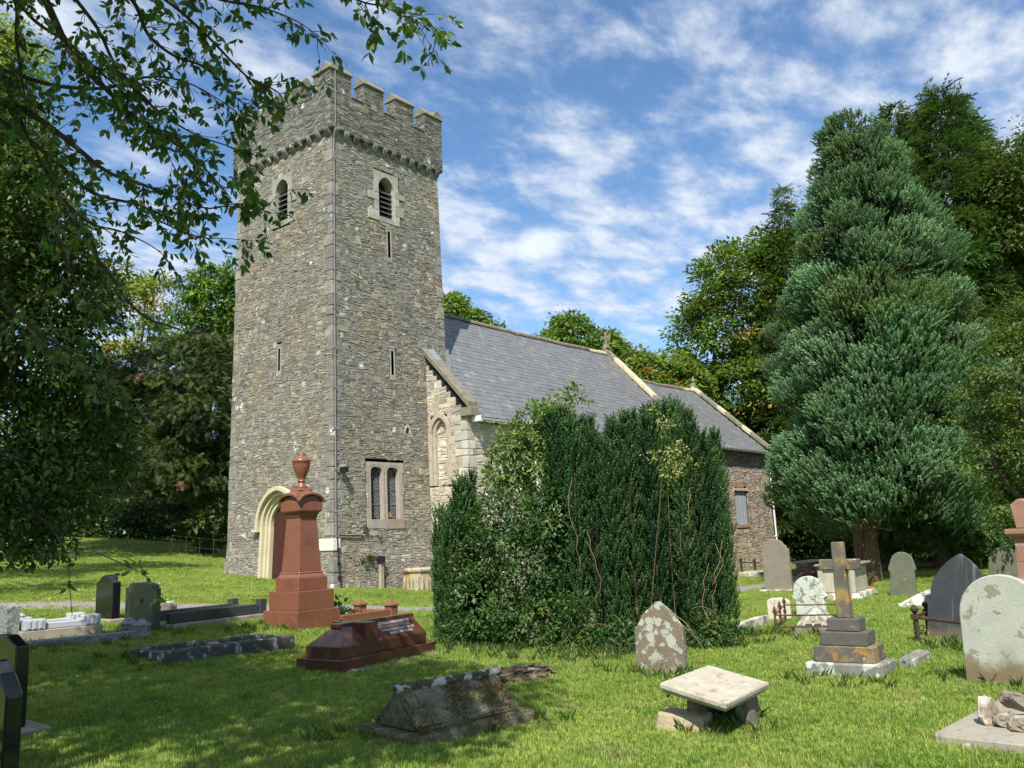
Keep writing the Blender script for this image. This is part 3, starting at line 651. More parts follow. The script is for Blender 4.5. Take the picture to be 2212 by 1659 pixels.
# putlog hole with a pointed head
mb=MB(); c,w,z0,zs,za=HOLE; inner=frame_line(c,w*.85,z0+.01,zs,za-.01); outer=[(c+.125,z0-.07),(c+.125,zs+.05),(c+.125,za),(c+.125,za+.06)]
n=len(inner); outer=[(c+.125*math.cos(t)*1.0 if 0<i<n-1 else (c+.125 if i==0 else c-.125),(zs+.24*math.sin(t)) if 0<i<n-1 else z0-.07) for i,t in enumerate(np.linspace(-.2,math.pi+.2,n))]
mb.band(inner,outer,fS,.012,-.2); h=obj('putlog_hole',mb.mesh('putlog_hole',col=(.42,.38,.31)),MT['ashlar'],church)
b=MB(); b.add([fS(u,z,-.15) for u,z in((c-.12,z0-.05),(c+.12,z0-.05),(c+.12,za),(c-.12,za))],[(0,1,2,3)]); obj('shade_back',b.mesh('shade_back'),MT['shade_black'],h)
# two-light window with leaded panes
wr=MB(); 
for c,w,z0,zs,za in WIN:
    inner=frame_line(c,w,z0,zs,za); k=len(inner); outer=[(c+w+.075,z0)]+[(c+(u-c)*(1+.075/w),z+.06) for u,z in inner[1:-1]]+[(c-w-.075,z0)]
    wr.band(inner,outer,fS,.0,-.2)
win=obj('tower_window',wr.mesh('tower_window',bevel=.004,col=(.37,.325,.265)),MT['ashlar'],church)
# blocks of the surround
def blk(fn,u0,u1,z0,z1,d0,d1,colr,parent,nm,mat='ashlar',bev=.006):
    q=MB(); q.add([fn(u,z,d) for d in(d0,d1) for u,z in((u0,z0),(u1,z0),(u1,z1),(u0,z1))],[(0,1,2,3),(7,6,5,4),(0,4,5,1),(1,5,6,2),(2,6,7,3),(3,7,4,0)])
    return obj(nm,q.mesh(nm,bevel=bev,col=colr),MT[mat],parent)
wc=[(.34,.30,.25),(.33,.245,.20),(.32,.295,.25),(.29,.24,.20)]
for k,(za,zb) in enumerate(((1.70,2.10),(2.105,2.45),(2.455,2.80),(2.805,3.12))):
    blk(fS,1.22+.03*(k%2),1.322,za,zb,.006,-.16,wc[k%4],win,'jamb_stone'); blk(fS,2.553,2.68-.03*(k%2),za,zb,.006,-.16,wc[(k+1)%4],win,'jamb_stone')
# head: square slab with the two arched lights cut from it
for c,w,z0,zs,za in WIN:
    A=[(c+(u-c)*(1+.07/w),z+.055) for u,z in arch_pts(c,w,zs,za)]; m_=len(A); T=[]
    lo,hi=(1.23,1.935) if c<1.9 else (1.94,2.68)
    for k in range(m_):
        t=k/(m_-1); zt=3.42
        T.append((hi,3.12+(zt-3.12)*t/.2) if t<.2 else ((lo,3.12+(zt-3.12)*(1-t)/.2) if t>.8 else (hi-(hi-lo)*(t-.2)/.6,zt)))
    q=MB().band(A,T,fS,.008,-.12); obj('head_stone',q.mesh('head_stone',col=(.34,.32,.27)),MT['ashlar'],win)
blk(fS,1.23,1.94,1.52,1.775,.02,-.2,(.33,.31,.26),win,'sill'); blk(fS,1.945,2.66,1.50,1.775,.03,-.2,(.31,.235,.19),win,'sill')
for c,w,z0,zs,za in WIN:
    P=frame_line(c,w+.02,z0-.01,zs,za); q=MB(); q.add([fS(u,z,-.15) for u,z in P],[tuple(range(len(P)))]); gl=obj('glass_pane',q.mesh('glass_pane'),MT['glass'],win)
    q=MB()   # diamond leading
    def inside(u,z): 
        o=opening(c,w,z0,zs,za)(z); return o is not None and o[0]<u<o[1]
    for s in(-1,1):
        for k in np.arange(-2.2,2.2,.125):
            pts=[(c+t,z0+.75+s*1.65*t+k) for t in np.linspace(-w,w,15)]; run=[p for p in pts if inside(*p)]
            if len(run)>1: q.tube([fS(*run[0],-.142),fS(*run[-1],-.142)],.0055,3)
    for zz_ in (z0+.42,z0+.85,z0+1.2): q.tube([fS(c-w,zz_,-.135),fS(c+w,zz_,-.135)],.008,4)
    obj('lead_lattice',q.mesh('lead_lattice'),MT['lead_came'],gl)
blk(fS,2.14,2.27,1.84,1.99,-.143,-.147,(.6,.45,.03),win,'sticker',mat='yellow',bev=0)
# west door
dr=MB(); c,w,z0,zs,za=DOOR
orders=[(w,.0,.035),(w-.11,.0,-.06),(w-.2,.0,-.12),(w-.30,.0,-.2)]
for k in range(3):
    wo=orders[k][0]; wi=orders[k+1][0]; do=orders[k][2]
    sh=.16*k; inner=frame_line(c,wi,-.25,zs,za-(w-wi)*1.05); outer=frame_line(c,wo-.0,-.25,zs,za-(w-wo)*1.05)
    dr.band(inner,outer,fW,do,do-.22)
door=obj('west_doorway',dr.mesh('west_doorway',bevel=.012),MT['cream'],church)
hm=MB(); inner=frame_line(c,w+.0,zs-.08,zs,za+.01)[1:-1]; outer=[(c+(u-c)*(1+.12/w),zs+(z-zs)*1.12+.01) for u,z in inner]
inner=[(c+w,zs-.06)]+inner+[(c-w,zs-.06)]; outer=[(c+w+.12,zs-.06)]+outer+[(c-w-.12,zs-.06)]
hm.band(inner,outer,fW,.15,-.05); obj('hood_mould',hm.mesh('hood_mould',bevel=.015),MT['cream'],door)
for s in(-1,1):
    q=MB(); a,b=sorted((c+s*(w-.01),c+s*(w+.26))); q.add([fW(u,z,d) for d in(.16,-.03) for u,z in((a,zs-.15),(b,zs-.15),(b,zs-.062),(a,zs-.062))],[(0,1,2,3),(7,6,5,4),(0,4,5,1),(1,5,6,2),(2,6,7,3),(3,7,4,0)]); obj('label_stop',q.mesh('label_stop',bevel=.012),MT['cream'],door)
wi=orders[3][0]; P=frame_line(c,wi+.03,-.2,zs,za-.30*1.05+.02)
lf=MB(); lf.add([fW(u,z,-.27) for u,z in P],[tuple(range(len(P)))]); leaf_=obj('door_leaf',lf.mesh('door_leaf'),MT['door'],door)
for k in range(9):
    u=c-wi+.02+(2*wi-.04)*k/9; u2=u+(2*wi-.04)/9-.012; um=abs((u+u2)/2-c); A=arch_pts(c,wi,zs,za-.315); zt=float(np.interp(um,[p[0]-c for p in A[8::-1]],[p[1] for p in A[8::-1]]))-.02
    blk(fW,u,u2,-.15,zt,-.235,-.265,(.08,.03,.02),leaf_,'plank',mat='door',bev=.004)
for zz_ in(.55,1.75): blk(fW,c-.05,c+wi-.02,zz_,zz_+.05,-.222,-.234,(.02,.02,.02),leaf_,'hinge',mat='pipe_black',bev=0)
blk(fW,c-.75,c+.75,-.12,.12,.10,-.3,(.34,.31,.25),door,'step')
# parapet, corbels and merlons
xa,xb=TA*ZC-OV,TW-TN*ZC+OV; ya,yb=TA*ZC-OV,TD-TN*ZC+OV; PT=.42
def gaps(L,n=4,m=.80):
    g=(L-n*m)/(n-1); return [(k*(m+g),k*(m+g)+m) for k in range(n)]
MS=[(xa+a,xa+b) for a,b in gaps(xb-xa)]; MWs=[(ya+a,ya+b) for a,b in gaps(yb-ya)]
def crenel(ms): 
    return [rect(ms[k][1],ms[k+1][0],ZSILL,ZMER+1) for k in range(len(ms)-1)]
darkpal=np.array([(.165,.156,.14),(.138,.133,.122),(.20,.188,.165),(.108,.105,.097),(.26,.247,.22),(.125,.114,.10)])
PF={'S':(lambda u,z,d:np.stack([u,ya-d+0*z,z+0*u],-1),lambda z:(xa,xb),MS),'W':(lambda u,z,d:np.stack([xa-d+0*z,u,z+0*u],-1),lambda z:(ya,yb),MWs),
    'N':(lambda u,z,d:np.stack([u,yb+d+0*z,z+0*u],-1),lambda z:(xa,xb),MS),'E':(lambda u,z,d:np.stack([xb+d+0*z,u,z+0*u],-1),lambda z:(ya,yb),MWs)}
pf=[]
for k,(nm,(fn,sp,ms)) in enumerate(PF.items()):
    pf.append((fn,sp,crenel(ms),ZC-.05,ZMER,(.10,.22,.12,.34),darkpal,[3,3,2,1.5,.7,1],lambda S,rr:np.where(rr.uniform(size=(len(S),1))<.02,2.0,1.)*np.ones((1,3)),40+k if k<2 else 70+k))
# cheeks of the merlons (the sides seen through the gaps) and the inner faces
for k,(a,b) in enumerate(MS[1:]):
    pf.append((lambda u,z,d,a=a:np.stack([a-d+0*z,u,z+0*u],-1),lambda z:(ya+.02,ya+PT),[],ZSILL,ZMER,(.07,.14,.10,.25),darkpal*1.15,[3,3,2,1,1,1],1.,80+k))
for k,(a,b) in enumerate(MWs[1:]):
    pf.append((lambda u,z,d,a=a:np.stack([u,a-d+0*z,z+0*u],-1),lambda z:(xa+.02,xa+PT),[],ZSILL,ZMER,(.07,.14,.10,.25),darkpal*1.15,[3,3,2,1,1,1],1.,90+k))
par=build_wall(church,pf,MT['mortar_dark'],MT['rubble'],big=0,name='parapet')
q=MB()    # solid heart of the parapet
e=.012
for (x0,x1,y0,y1) in((xa+e,xb-e,ya+e,ya+PT),(xa+e,xb-e,yb-PT,yb-e),(xa+e,xa+PT,ya+PT,yb-PT),(xb-PT,xb-e,ya+PT,yb-PT)): q.box(x0,x1,y0,y1,ZC-.04,ZSILL)
for a,b in MS:
    for y0,y1 in((ya+e,ya+PT),(yb-PT,yb-e)): q.box(a+e,b-e,y0,y1,ZSILL-.01,ZMER)
for a,b in MWs:
    a2,b2=max(a+e,ya+PT+.002),min(b-e,yb-PT-.002)
    for x0,x1 in((xa+e,xa+PT),(xb-PT,xb-e)): q.box(x0,x1,a2,b2,ZSILL-.01,ZMER-.004)
obj('parapet_core',q.mesh('parapet_core'),MT['mortar_dark'],par)
q=MB().box(xa+.3,xb-.3,ya+.3,yb-.3,ZC+.3,ZC+.4); obj('tower_roof',q.mesh('tower_roof'),MT['lead'],church)
def coping(a,b,axis,side):
    q=MB(); o=.055
    pts=[(-o,ZMER),(PT+o,ZMER),(PT+o,ZMER+.05),(PT/2+.04,ZMER+.30),(PT/2-.04,ZMER+.30),(-o,ZMER+.05)]
    n=len(pts); V=[]
    for t in(a-.035,b+.035):
        for w_,z in pts:
            if axis=='S': V.append((t,ya+w_,z))
            elif axis=='N': V.append((t,yb-w_,z))
            elif axis=='W': V.append((xa+w_,t,z+.003))
            else: V.append((xb-w_,t,z+.003))
    q.add(V,[tuple(range(n)),tuple(range(2*n-1,n-1,-1))]+[(i,i+n,(i+1)%n+n,(i+1)%n) for i in range(n)])
    obj('coping_stone',q.mesh('coping_stone',bevel=.012,jit=.006),MT['coping'],par)
for ax,ms in(('S',MS),('N',MS),('W',MWs),('E',MWs)):
    for a,b in ms: coping(a,b,ax,0)
    for k in range(3):   # sloping crenel sills
        a,b=ms[k][1]+.02,ms[k+1][0]-.02; q=MB(); V=[]
        for t in(a,b):
            for w_,z in((-.03,ZSILL-.01),(PT+.02,ZSILL-.01),(PT+.02,ZSILL+.07),(-.03,ZSILL+.02)):
                V.append({'S':(t,ya+w_,z),'N':(t,yb-w_,z),'W':(xa+w_,t,z),'E':(xb-w_,t,z)}[ax])
        q.add(V,[(0,1,2,3),(7,6,5,4),(0,4,5,1),(1,5,6,2),(2,6,7,3),(3,7,4,0)]); obj('crenel_sill',q.mesh('crenel_sill',bevel=.012),MT['coping'],par)
def corbel(fn,u,rr):
    w=rr.uniform(.075,.10); q=MB(); pr=[(-.05,ZC-.02),(OV+.015,ZC-.02),(OV+.01,ZC-.12),(OV-.05,ZC-.21),(.02,ZC-.27),(-.05,ZC-.27)]
    n=len(pr); V=[fn(u+s*w,z,d) for s in(-1,1) for d,z in pr]; q.add(V,[tuple(range(n)),tuple(range(2*n-1,n-1,-1))]+[(i,i+n,(i+1)%n+n,(i+1)%n) for i in range(n)])
    g=rr.uniform(.12,.26); obj('corbel',q.mesh('corbel',bevel=.02,jit=.006,col=(g,g*.97,g*.9)),MT['ashlar'],par)
cr=np.random.default_rng(9)
for nm in 'SWNE':
    fn=f1(FACE[nm][0]); a,b=[float(v) for v in FACE[nm][1](ZC)]; n=12
    for k in range(n): corbel(fn,a+.10+(b-a-.2)*k/(n-1)+cr.uniform(-.02,.02),cr)
q=MB()
for nm in 'SWNE':      # projecting slab the parapet stands on
    pass
q.box(xa+.01,xb-.01,ya+.01,yb-.01,ZC-.075,ZC-.02); obj('corbel_slab',q.mesh('corbel_slab'),MT['mortar_dark'],par)
# lightning conductor, cable, lamp
q=MB(); P=[(xa+.16,ya-.03,z) for z in(ZMER+.1,14.4,ZC+.1)]+[(float(TA*z)+.06,float(TA*z-bat(z)*.55)-.045,z) for z in np.linspace(ZC-.35,1.3,14)]; q.tube(P,.017,6)
cond=part('lightning_conductor',q,MT['conductor'],church)
for z in np.arange(2,13,1.15):
    q=MB().box(TA*z+.02,TA*z+.10,TA*z-.066,TA*z-.02,z-.02,z+.02); part('clip',q,MT['conductor'],cond)
q=MB().tube([fS(.17,-.05,.05),fS(.13,.6,.05),fS(.12,1.32,.05),fS(.16,1.36,.05),fS(1.02,1.33,.05),fS(1.06,1.3,.03)],.02,6); cb=part('black_cable_pipe',q,MT['pipe_black'],church)
for z in(.25,.62,1.0): part('clip',MB().box(.10,.19,fS(0,z,.075)[1],fS(0,z,.01)[1],z-.025,z+.025),MT['pipe_black'],cb)
q=MB().tube([fS(.22,3.0,.0),fS(.22,3.1,.12)],.018,6); lmp=part('wall_lamp',q,MT['pipe_black'],church)
q=MB(); q.frustum(3.06,3.22,.07,.09,.08,.10,.30,fS(0,3.1,.17)[1]); part('lamp_head',q,MT['pipe_black'],lmp,bevel=.008)
# ---- nave
GX,NS,NN,EX=3.78,-1.55,6.62,18.2; RY,RZ,EZ=2.54,9.28,4.78
pale=np.array([(.55,.50,.42),(.48,.44,.37),(.62,.57,.48),(.42,.375,.31),(.52,.44,.35)])
NSZ=(.16,.32,.18,.5)
fG=lambda u,z,d:np.stack([GX-d+0*z,u,z+0*u],-1)      # west gable, u runs north
def gspan(z):
    lo=NS; hi=.0
    if z>EZ: lo=NS+(z-EZ)*(RY-NS)/(RZ-EZ)
    return (lo+.02,max(lo+.05,TA*z+.0))
fN=lambda u,z,d:np.stack([u,NS-d+0*z,z+0*u],-1)
NICHE=(-.42,.36,2.75,4.35,4.86)
nq=[];z=-.9
while z<4.5: h=random.uniform(.2,.38); nq.append((z,min(z+h,4.72))); z+=h
def nql(i,s): r=random.Random(i*7+s); return r.uniform(.35,.5) if (i+s)%2 else r.uniform(.18,.26)
def gspan2(z):
    a,b=gspan(z); i=next((k for k,(p,q) in enumerate(nq) if p<=z<q),None)
    return (a+nql(i,0)-.02,b) if i is not None and z<4.7 else (a,b)
gspan2.base=gspan
def nspan(z):
    i=next((k for k,(p,q) in enumerate(nq) if p<=z<q),None); return (GX+(nql(i,1) if i is not None else 0),EX)
nspan.base=lambda z:(GX,EX)
nwu=plane(1143,960,(0,1,0),NS); NW_=(float(nwu[0]),.33,1.6,3.5,4.1)
nave=build_wall(church,[
 (fG,gspan2,[opening(NICHE[0],NICHE[1]+.12,NICHE[2],NICHE[3],NICHE[4]+.14)],-.9,6.9,(.15,.30,.16,.42),pale*np.array([.88,.86,.82]),[3,3,1,2,2],lambda S,rr:np.where(S[:,2:3]<2.6,1.25,1.)*np.ones((1,3)),21),
 (fN,nspan,[opening(NW_[0],NW_[1]+.1,NW_[2],NW_[3],NW_[4]+.1)],-1.,EZ,NSZ,pale,[3,2,3,1,1],1.,22)],MT['mortar_pale'],MT['rubble'],big=120,name='nave_wall',rub='rubble_stonework')
for i,(a,b) in enumerate(nq):
    q=MB(); la,lb=nql(i,1),nql(i,0); p=.022; V=[]
    for z in(a+.007,b-.007): V+=[(GX-p,NS-p,z),(GX+la,NS-p,z),(GX+la,NS+.1,z),(GX+.1,NS+.1,z),(GX+.1,NS+lb,z),(GX-p,NS+lb,z)]
    q.add(V,[(0,1,2,3,4,5),(11,10,9,8,7,6)]+[(k,k+6,(k+1)%6+6,(k+1)%6) for k in range(6)])
    obj('quoin',q.mesh('quoin',bevel=.015,jit=.004,col=np.array((.47,.43,.36))*random.uniform(.8,1.2)),MT['ashlar'],nave)
# backing so that no light passes through the nave and its unseen sides
q=MB(); q.prism([(NS+.06,-1),(NN,-1),(NN,EZ),(RY,RZ-.12),(NS+.06,EZ-.05)],0,1)
V=[(GX+.22 if y==0 else EX,u,z) for u,y,z in q.v]; q.v=V; obj('nave_core',q.mesh('nave_core'),MT['mortar_pale'],nave)
# blocked niche
mb=MB(); c,w,z0,zs,za=NICHE; g1f=f1(fG); inner=frame_line(c,w-.13,z0,zs,za-.15); mid=frame_line(c,w-.03,z0,zs,za-.04); outer=frame_line(c,w+.12,z0-.0,zs,za+.13)
mb.band(mid,outer,g1f,.02,-.1); mb.band(inner,mid,g1f,-.05,-.16)
nich=obj('blocked_doorway',mb.mesh('blocked_doorway',bevel=.008,col=(.43,.36,.28)),MT['ashlar'],church)
S,C=lay(z0,za,lambda z:(c-w,c+w),[],.08,.2,.15,.4,np.random.default_rng(33)); S=S[(np.abs(S[:,:2]-c).max(1)<w+.01)&(S[:,3]<za-.12)]
V,Fb=stone_verts(S,lambda u,z,d:fG(u,z,d-.16),np.random.default_rng(3))
bl=mesh_np('blocking_stone',V.reshape(-1,3),[(np.arange(len(V))[:,None,None]*8+Fb[None]).reshape(-1,4)],np.repeat(stone_cols(len(V),pale*1.15,[3,2,3,1,1],np.random.default_rng(4)),8,0))
tag(obj('blocking_stonework',bl,MT['rubble'],nich),kind='stuff')
q=MB(); P=frame_line(c,w-.05,z0,zs,za-.06); q.add([g1f(u,z,-.165) for u,z in P],[tuple(range(len(P)))]); obj('mortar_back',q.mesh('mortar_back'),MT['mortar_pale'],nich)
# nave window (mostly behind the elder)
mb=MB(); c,w,z0,zs,za=NW_; fn=f1(fN); mb.band(frame_line(c,w,z0,zs,za),[(c+w+.12,z0)]+[(c+(u-c)*1.36,z+.1) for u,z in arch_pts(c,w,zs,za)]+[(c-w-.12,z0)],fn,.02,-.2)
nw=obj('nave_window',mb.mesh('nave_window',col=(.68,.67,.62)),MT['ashlar'],church); q=MB(); P=frame_line(c,w+.02,z0,zs,za); q.add([fn(u,z,-.055) for u,z in P],[tuple(range(len(P)))]); obj('glass_pane',q.mesh('glass_pane'),MT['glass'],nw)
# ---- roofs of single slates
SLC=np.array([(.160,.163,.166),(.150,.153,.156),(.170,.172,.174),(.154,.157,.159),(.18,.181,.181),(.25,.215,.165),(.24,.232,.215),(.20,.18,.152)])
SLW=[5,5,4,5,1.5,.28,.25,.35]
def slate_mesh(w,l,ci,k):
    q=MB(); rr=random.Random(ci*31+k); j=lambda s:rr.uniform(-s,s); t=.016
    q.add([(.004,j(.008),0),(w-.004,j(.008),0),(w-.004,l,0),(.004,l,0),(.004,j(.008),t),(w-.004,j(.008),t),(w-.004,l,t*.6),(.004,l,t*.6)],[(3,2,1,0),(4,5,6,7),(0,1,5,4),(1,2,6,5),(2,3,7,6),(3,0,4,7)])
    me=q.mesh('slate',col=SLC[ci]*rr.uniform(.93,1.07)); me.materials.append(MT['slate']); return me
def roof(x0,x1,ye,ze,yr,zr,rows,sw,big,nm,clip=None):
    L=math.hypot(yr-ye,zr-ze); th=math.atan2(zr-ze,yr-ye); ex=L/rows; rr=np.random.default_rng(rows)
    def sag(x): return .065*math.sin(math.pi*(x-x0)/(x1-x0))+.012*math.sin(x*2.3)
    q=MB(); e=.13; q.add([(x0,ye,ze-e),(x1,ye,ze-e),(x1,yr,zr-e),(x0,yr,zr-e),(x0,2*yr-ye,ze-e),(x1,2*yr-ye,ze-e)],[(0,1,2,3),(3,2,5,4)])
    rf=obj(nm,q.mesh(nm,col=SLC[0]),MT['slate'],church)
    meshes=[[slate_mesh(sw,ex*1.75,c,k) for k in range(3)] for c in range(len(SLC))]
    items=[]
    for r in range(rows):
        n=int((x1-x0)/sw)+2
        for k in range(n):
            x=x0+(k-(.5 if r%2 else 0))*sw; 
            if x<x0-.02 or x+sw>x1+.05: continue
            f=.6+.4*math.sin(x*.9+r*.5)*math.sin(r*.33+1)
            w_=np.array(SLW)*np.array([1,1,1,1,1,1+3*max(0,f-.5),1+2*max(0,f-.5),1+2*max(0,f-.5)]) ; ci=rr.choice(len(SLC),p=w_/w_.sum())
            y=ye+math.cos(th)*ex*r; z=ze+math.sin(th)*ex*r-sag(x)*(.4+.6*r/rows); items.append((x,y,z,ci,rr.integers(3),rr.uniform(-.004,.004),th-.020+rr.uniform(-.007,.007)))
        ridge_row=r
    d=[np.linalg.norm(np.array(i[:3])-CAM)+(0 if clip is None or clip(i) else 100) for i in items]; order=np.argsort(d)
    VV=[];FF=[];CC=[];n0=0
    for rank,i in enumerate(order):
        x,y,z,ci,k,lift,ang=items[i]; me=meshes[ci][k]
        z+= .012+lift
        if rank<big:
            o=obj('slate',me,None,rf,loc=(x,y,z)); o.rotation_euler=(ang,0,0)
        else:
            co=np.empty(len(me.vertices)*3,np.float32); me.vertices.foreach_get('co',co); co=co.reshape(-1,3); c_,s_=math.cos(ang),math.sin(ang)
            VV.append(np.stack([co[:,0]+x,co[:,1]*c_-co[:,2]*s_+y,co[:,1]*s_+co[:,2]*c_+z],-1))
            a=np.empty(len(co)*4,np.float32); me.attributes['col'].data.foreach_get('color',a); CC.append(a.reshape(-1,4)[:,:3]*rr.uniform(.94,1.06))
            FF.append(np.array([tuple(p.vertices) for p in me.polygons])+n0); n0+=len(co)
    tag(obj('slates',mesh_np('slates',np.concatenate(VV),[np.concatenate(FF)],np.concatenate(CC)),MT['slate'],rf),kind='stuff')
    # ridge
    x=x0; k=0
    while x<x1-.1:
        l=min(.46,x1-x); q=MB(); n=7; R0=.15
        pts=[(R0*math.cos(a),R0*.85*math.sin(a)) for a in np.linspace(-.25,math.pi+.25,n)]+[((R0-.03)*math.cos(a),(R0-.03)*.85*math.sin(a)) for a in np.linspace(math.pi+.25,-.25,n)]
        V=[(t,yr+p,zr-.03+z) for t in(x+.006,x+l-.006) for p,z in pts]; m_=len(pts); q.add(V,[tuple(range(m_)),tuple(range(2*m_-1,m_-1,-1))]+[(i,i+m_,(i+1)%m_+m_,(i+1)%m_) for i in range(m_)])
        o=part('ridge_tile',q,MT['cream'] if x>x1-1.4 else MT['ridge'],rf); o.location.z=random.uniform(-.012,.012)-sag(x+l/2); x+=l
    return rf
rn=roof(4.12,EX-.28,-1.80,4.70,RY,RZ,27,.30,300,'nave_roof')
CX1,CS=26.6,-1.15; CRZ,CEZ=8.40,4.80
rc=roof(EX+.1,CX1-.28,CS-.22,CEZ-.04,RY,CRZ,22,.30,40,'chancel_roof',clip=lambda i:i[0]>24)
# gable copings (raked) and crosses
def rake(x0,x1,ye,ze,yr,zr,n,mat,nm,top=.16,low=.05,both=True,parent=church):
    root=None
    sides=(1,-1) if both else (1,)
    for s in sides:
        for k in range(n):
            t0,t1=k/n,(k+1)/n-.004; P=[]
            for t in(t0,t1):
                y=ye+(yr-ye)*t; z=ze+(zr-ze)*t
                if s<0: y=2*yr-y
                P.append((y,z))
            q=MB(); q.add([(x,y,z+dz) for (y,z) in P for x in(x0,x1) for dz in(-low,top)],[(0,1,3,2),(4,6,7,5),(0,4,5,1),(2,3,7,6),(1,5,7,3),(0,2,6,4)])
            m_=MT[mat[k%len(mat)]] if isinstance(mat,list) else MT[mat]
            if root is None: root=obj(nm,q.mesh(nm,bevel=.015,jit=.004),m_,parent)
            else: obj('coping_stone',q.mesh('coping_stone',bevel=.015,jit=.004),m_,root)
    return root
gw=rake(GX-.1,GX+.32,NS-.18,5.0,RY,5.0+(RY-NS+.18)*1.055,5,'coping','west_gable_coping',both=False)
q=MB(); q.box(GX-.08,GX+.3,NS-.26,NS+.18,4.72,4.99); part('kneeler',q,MT['coping'],gw,bevel=.02)
q=MB(); # lead cap where the coping dies against the tower, and the flashing beside it
q.add([(x,y,z) for y,z in((-.30,6.60),(.10,7.02)) for x in(GX-.12,GX+.36) for z in(z,z+.05)],[(0,1,3,2),(4,6,7,5),(0,4,5,1),(2,3,7,6),(1,5,7,3),(0,2,6,4)]); part('lead_cap',q,MT['lead'],gw)
q=MB(); q.add([(TW-.1+d,y,z+dz) for d in(0,.02) for y,z in((-.15,6.35),(.25,6.80)) for dz in(.0,.5)],[(0,1,3,2),(4,6,7,5),(0,4,5,1),(2,3,7,6),(1,5,7,3),(0,2,6,4)]); part('lead_flashing',q,MT['lead'],gw)
q=MB(); q.box(TW-.02,TW+.03,.05,.16,6.6,7.2); part('lead_flashing',q,MT['lead'],gw)
ge=rake(EX-.28,EX+.14,NS-.2,4.86,RY,RZ+.12,9,['coping','coping','coping','coping','cream','cream','cream','cream','coping'],'nave_east_gable_coping')
gc2=rake(CX1-.28,CX1+.14,CS-.2,4.92,RY,CRZ+.10,9,['coping','coping','cream'],'chancel_gable_coping')
def stone_cross(x,y,z,s,parent):
    q=MB(); q.frustum(z,z+.22*s,.16*s,.14*s,.11*s,.10*s,x,y); q.box(x-.05*s,x+.05*s,y-.06*s,y+.06*s,z+.2*s,z+.86*s); q.box(x-.045*s,x+.045*s,y-.24*s,y+.24*s,z+.5*s,z+.63*s)
    q.box(x-.055*s,x+.055*s,y-.27*s,y-.2*s,z+.47*s,z+.66*s); q.box(x-.055*s,x+.055*s,y+.2*s,y+.27*s,z+.47*s,z+.66*s)
    return part('gable_cross',q,MT['coping'],parent,bevel=.015)
stone_cross(EX-.07,RY,RZ+.25,.95,ge); 
q=MB(); q.frustum(CRZ+.2,CRZ+.45,.12,.12,.07,.07,CX1-.07,RY); q.lathe([(.02,CRZ+.44),(.10,CRZ+.5),(.12,CRZ+.58),(.06,CRZ+.66),(.03,CRZ+.8)],8,CX1-.07,RY); part('broken_finial',q,MT['coping'],gc2,bevel=.01)
# gables as solid walls
q=MB(); q.add([(x,y,z) for x in(EX-.25,EX+.1) for y,z in((NS-.02,-1),(NN,-1),(NN,EZ),(RY,RZ+.08),(NS-.02,EZ+.06))],[(0,1,2,3,4),(9,8,7,6,5)]+[(i,i+5,(i+1)%5+5,(i+1)%5) for i in range(5)]); obj('nave_east_gable',q.mesh('nave_east_gable'),MT['mortar_pale'],nave)
brown=np.array([(.43,.345,.275),(.38,.31,.255),(.50,.41,.32),(.31,.26,.215),(.46,.345,.27)])
fC=lambda u,z,d:np.stack([u,CS-d+0*z,z+0*u],-1)
cw0=plane(1591,1060,(0,1,0),CS); cw1=plane(1611,1135,(0,1,0),CS); CW=(float(cw0[0]),float(plane(1612,1060,(0,1,0),CS)[0]),float(cw1[2]),float(cw0[2]))
chan=build_wall(church,[(fC,lambda z:(EX,CX1),[rect(CW[0]-.25,CW[1]+.05,CW[2],CW[3]+.1)],-1.3,CEZ,(.14,.28,.15,.4),brown,[3,2,2,1.5,1.5],1.,25)],MT['mortar'],MT['rubble'],big=60,name='chancel_wall')
q=MB(); q.add([(x,y,z) for x in(EX,CX1) for y,z in((CS+.1,-1.3),(6.2,-1.3),(6.2,CEZ),(RY,CRZ-.12),(CS+.1,CEZ-.05))],[(0,1,2,3,4),(9,8,7,6,5)]+[(i,i+5,(i+1)%5+5,(i+1)%5) for i in range(5)]); obj('chancel_core',q.mesh('chancel_core'),MT['mortar'],chan)
fn=f1(fC); cwn=blk(fn,CW[0]-.22,CW[1]-.02,CW[2]+.05,CW[3]-.02,-.05,-.08,(.4,.4,.4),church,'chancel_window',mat='glass_pale',bev=0)
blk(fn,CW[0]-.32,CW[1]+.12,CW[3],CW[3]+.12,.05,-.08,(.52,.42,.27),cwn,'lintel'); blk(fn,CW[0]-.32,CW[1]+.1,CW[2]-.1,CW[2]+.04,.04,-.08,(.36,.22,.17),cwn,'sill')
for k in range(1,4): blk(fn,CW[0]-.22+(CW[1]-CW[0]+.2)*k/4-.012,CW[0]-.22+(CW[1]-CW[0]+.2)*k/4+.012,CW[2]+.05,CW[3]-.02,-.03,-.049,(.3,.3,.3),cwn,'mullion')
for k in range(6):   # brick relieving patch over the window
    blk(fn,CW[0]-.2+.13*k,CW[0]-.08+.13*k,CW[3]+.15,CW[3]+.42,.03,-.02,np.array((.36,.19,.14))*random.uniform(.8,1.15),cwn,'brick')
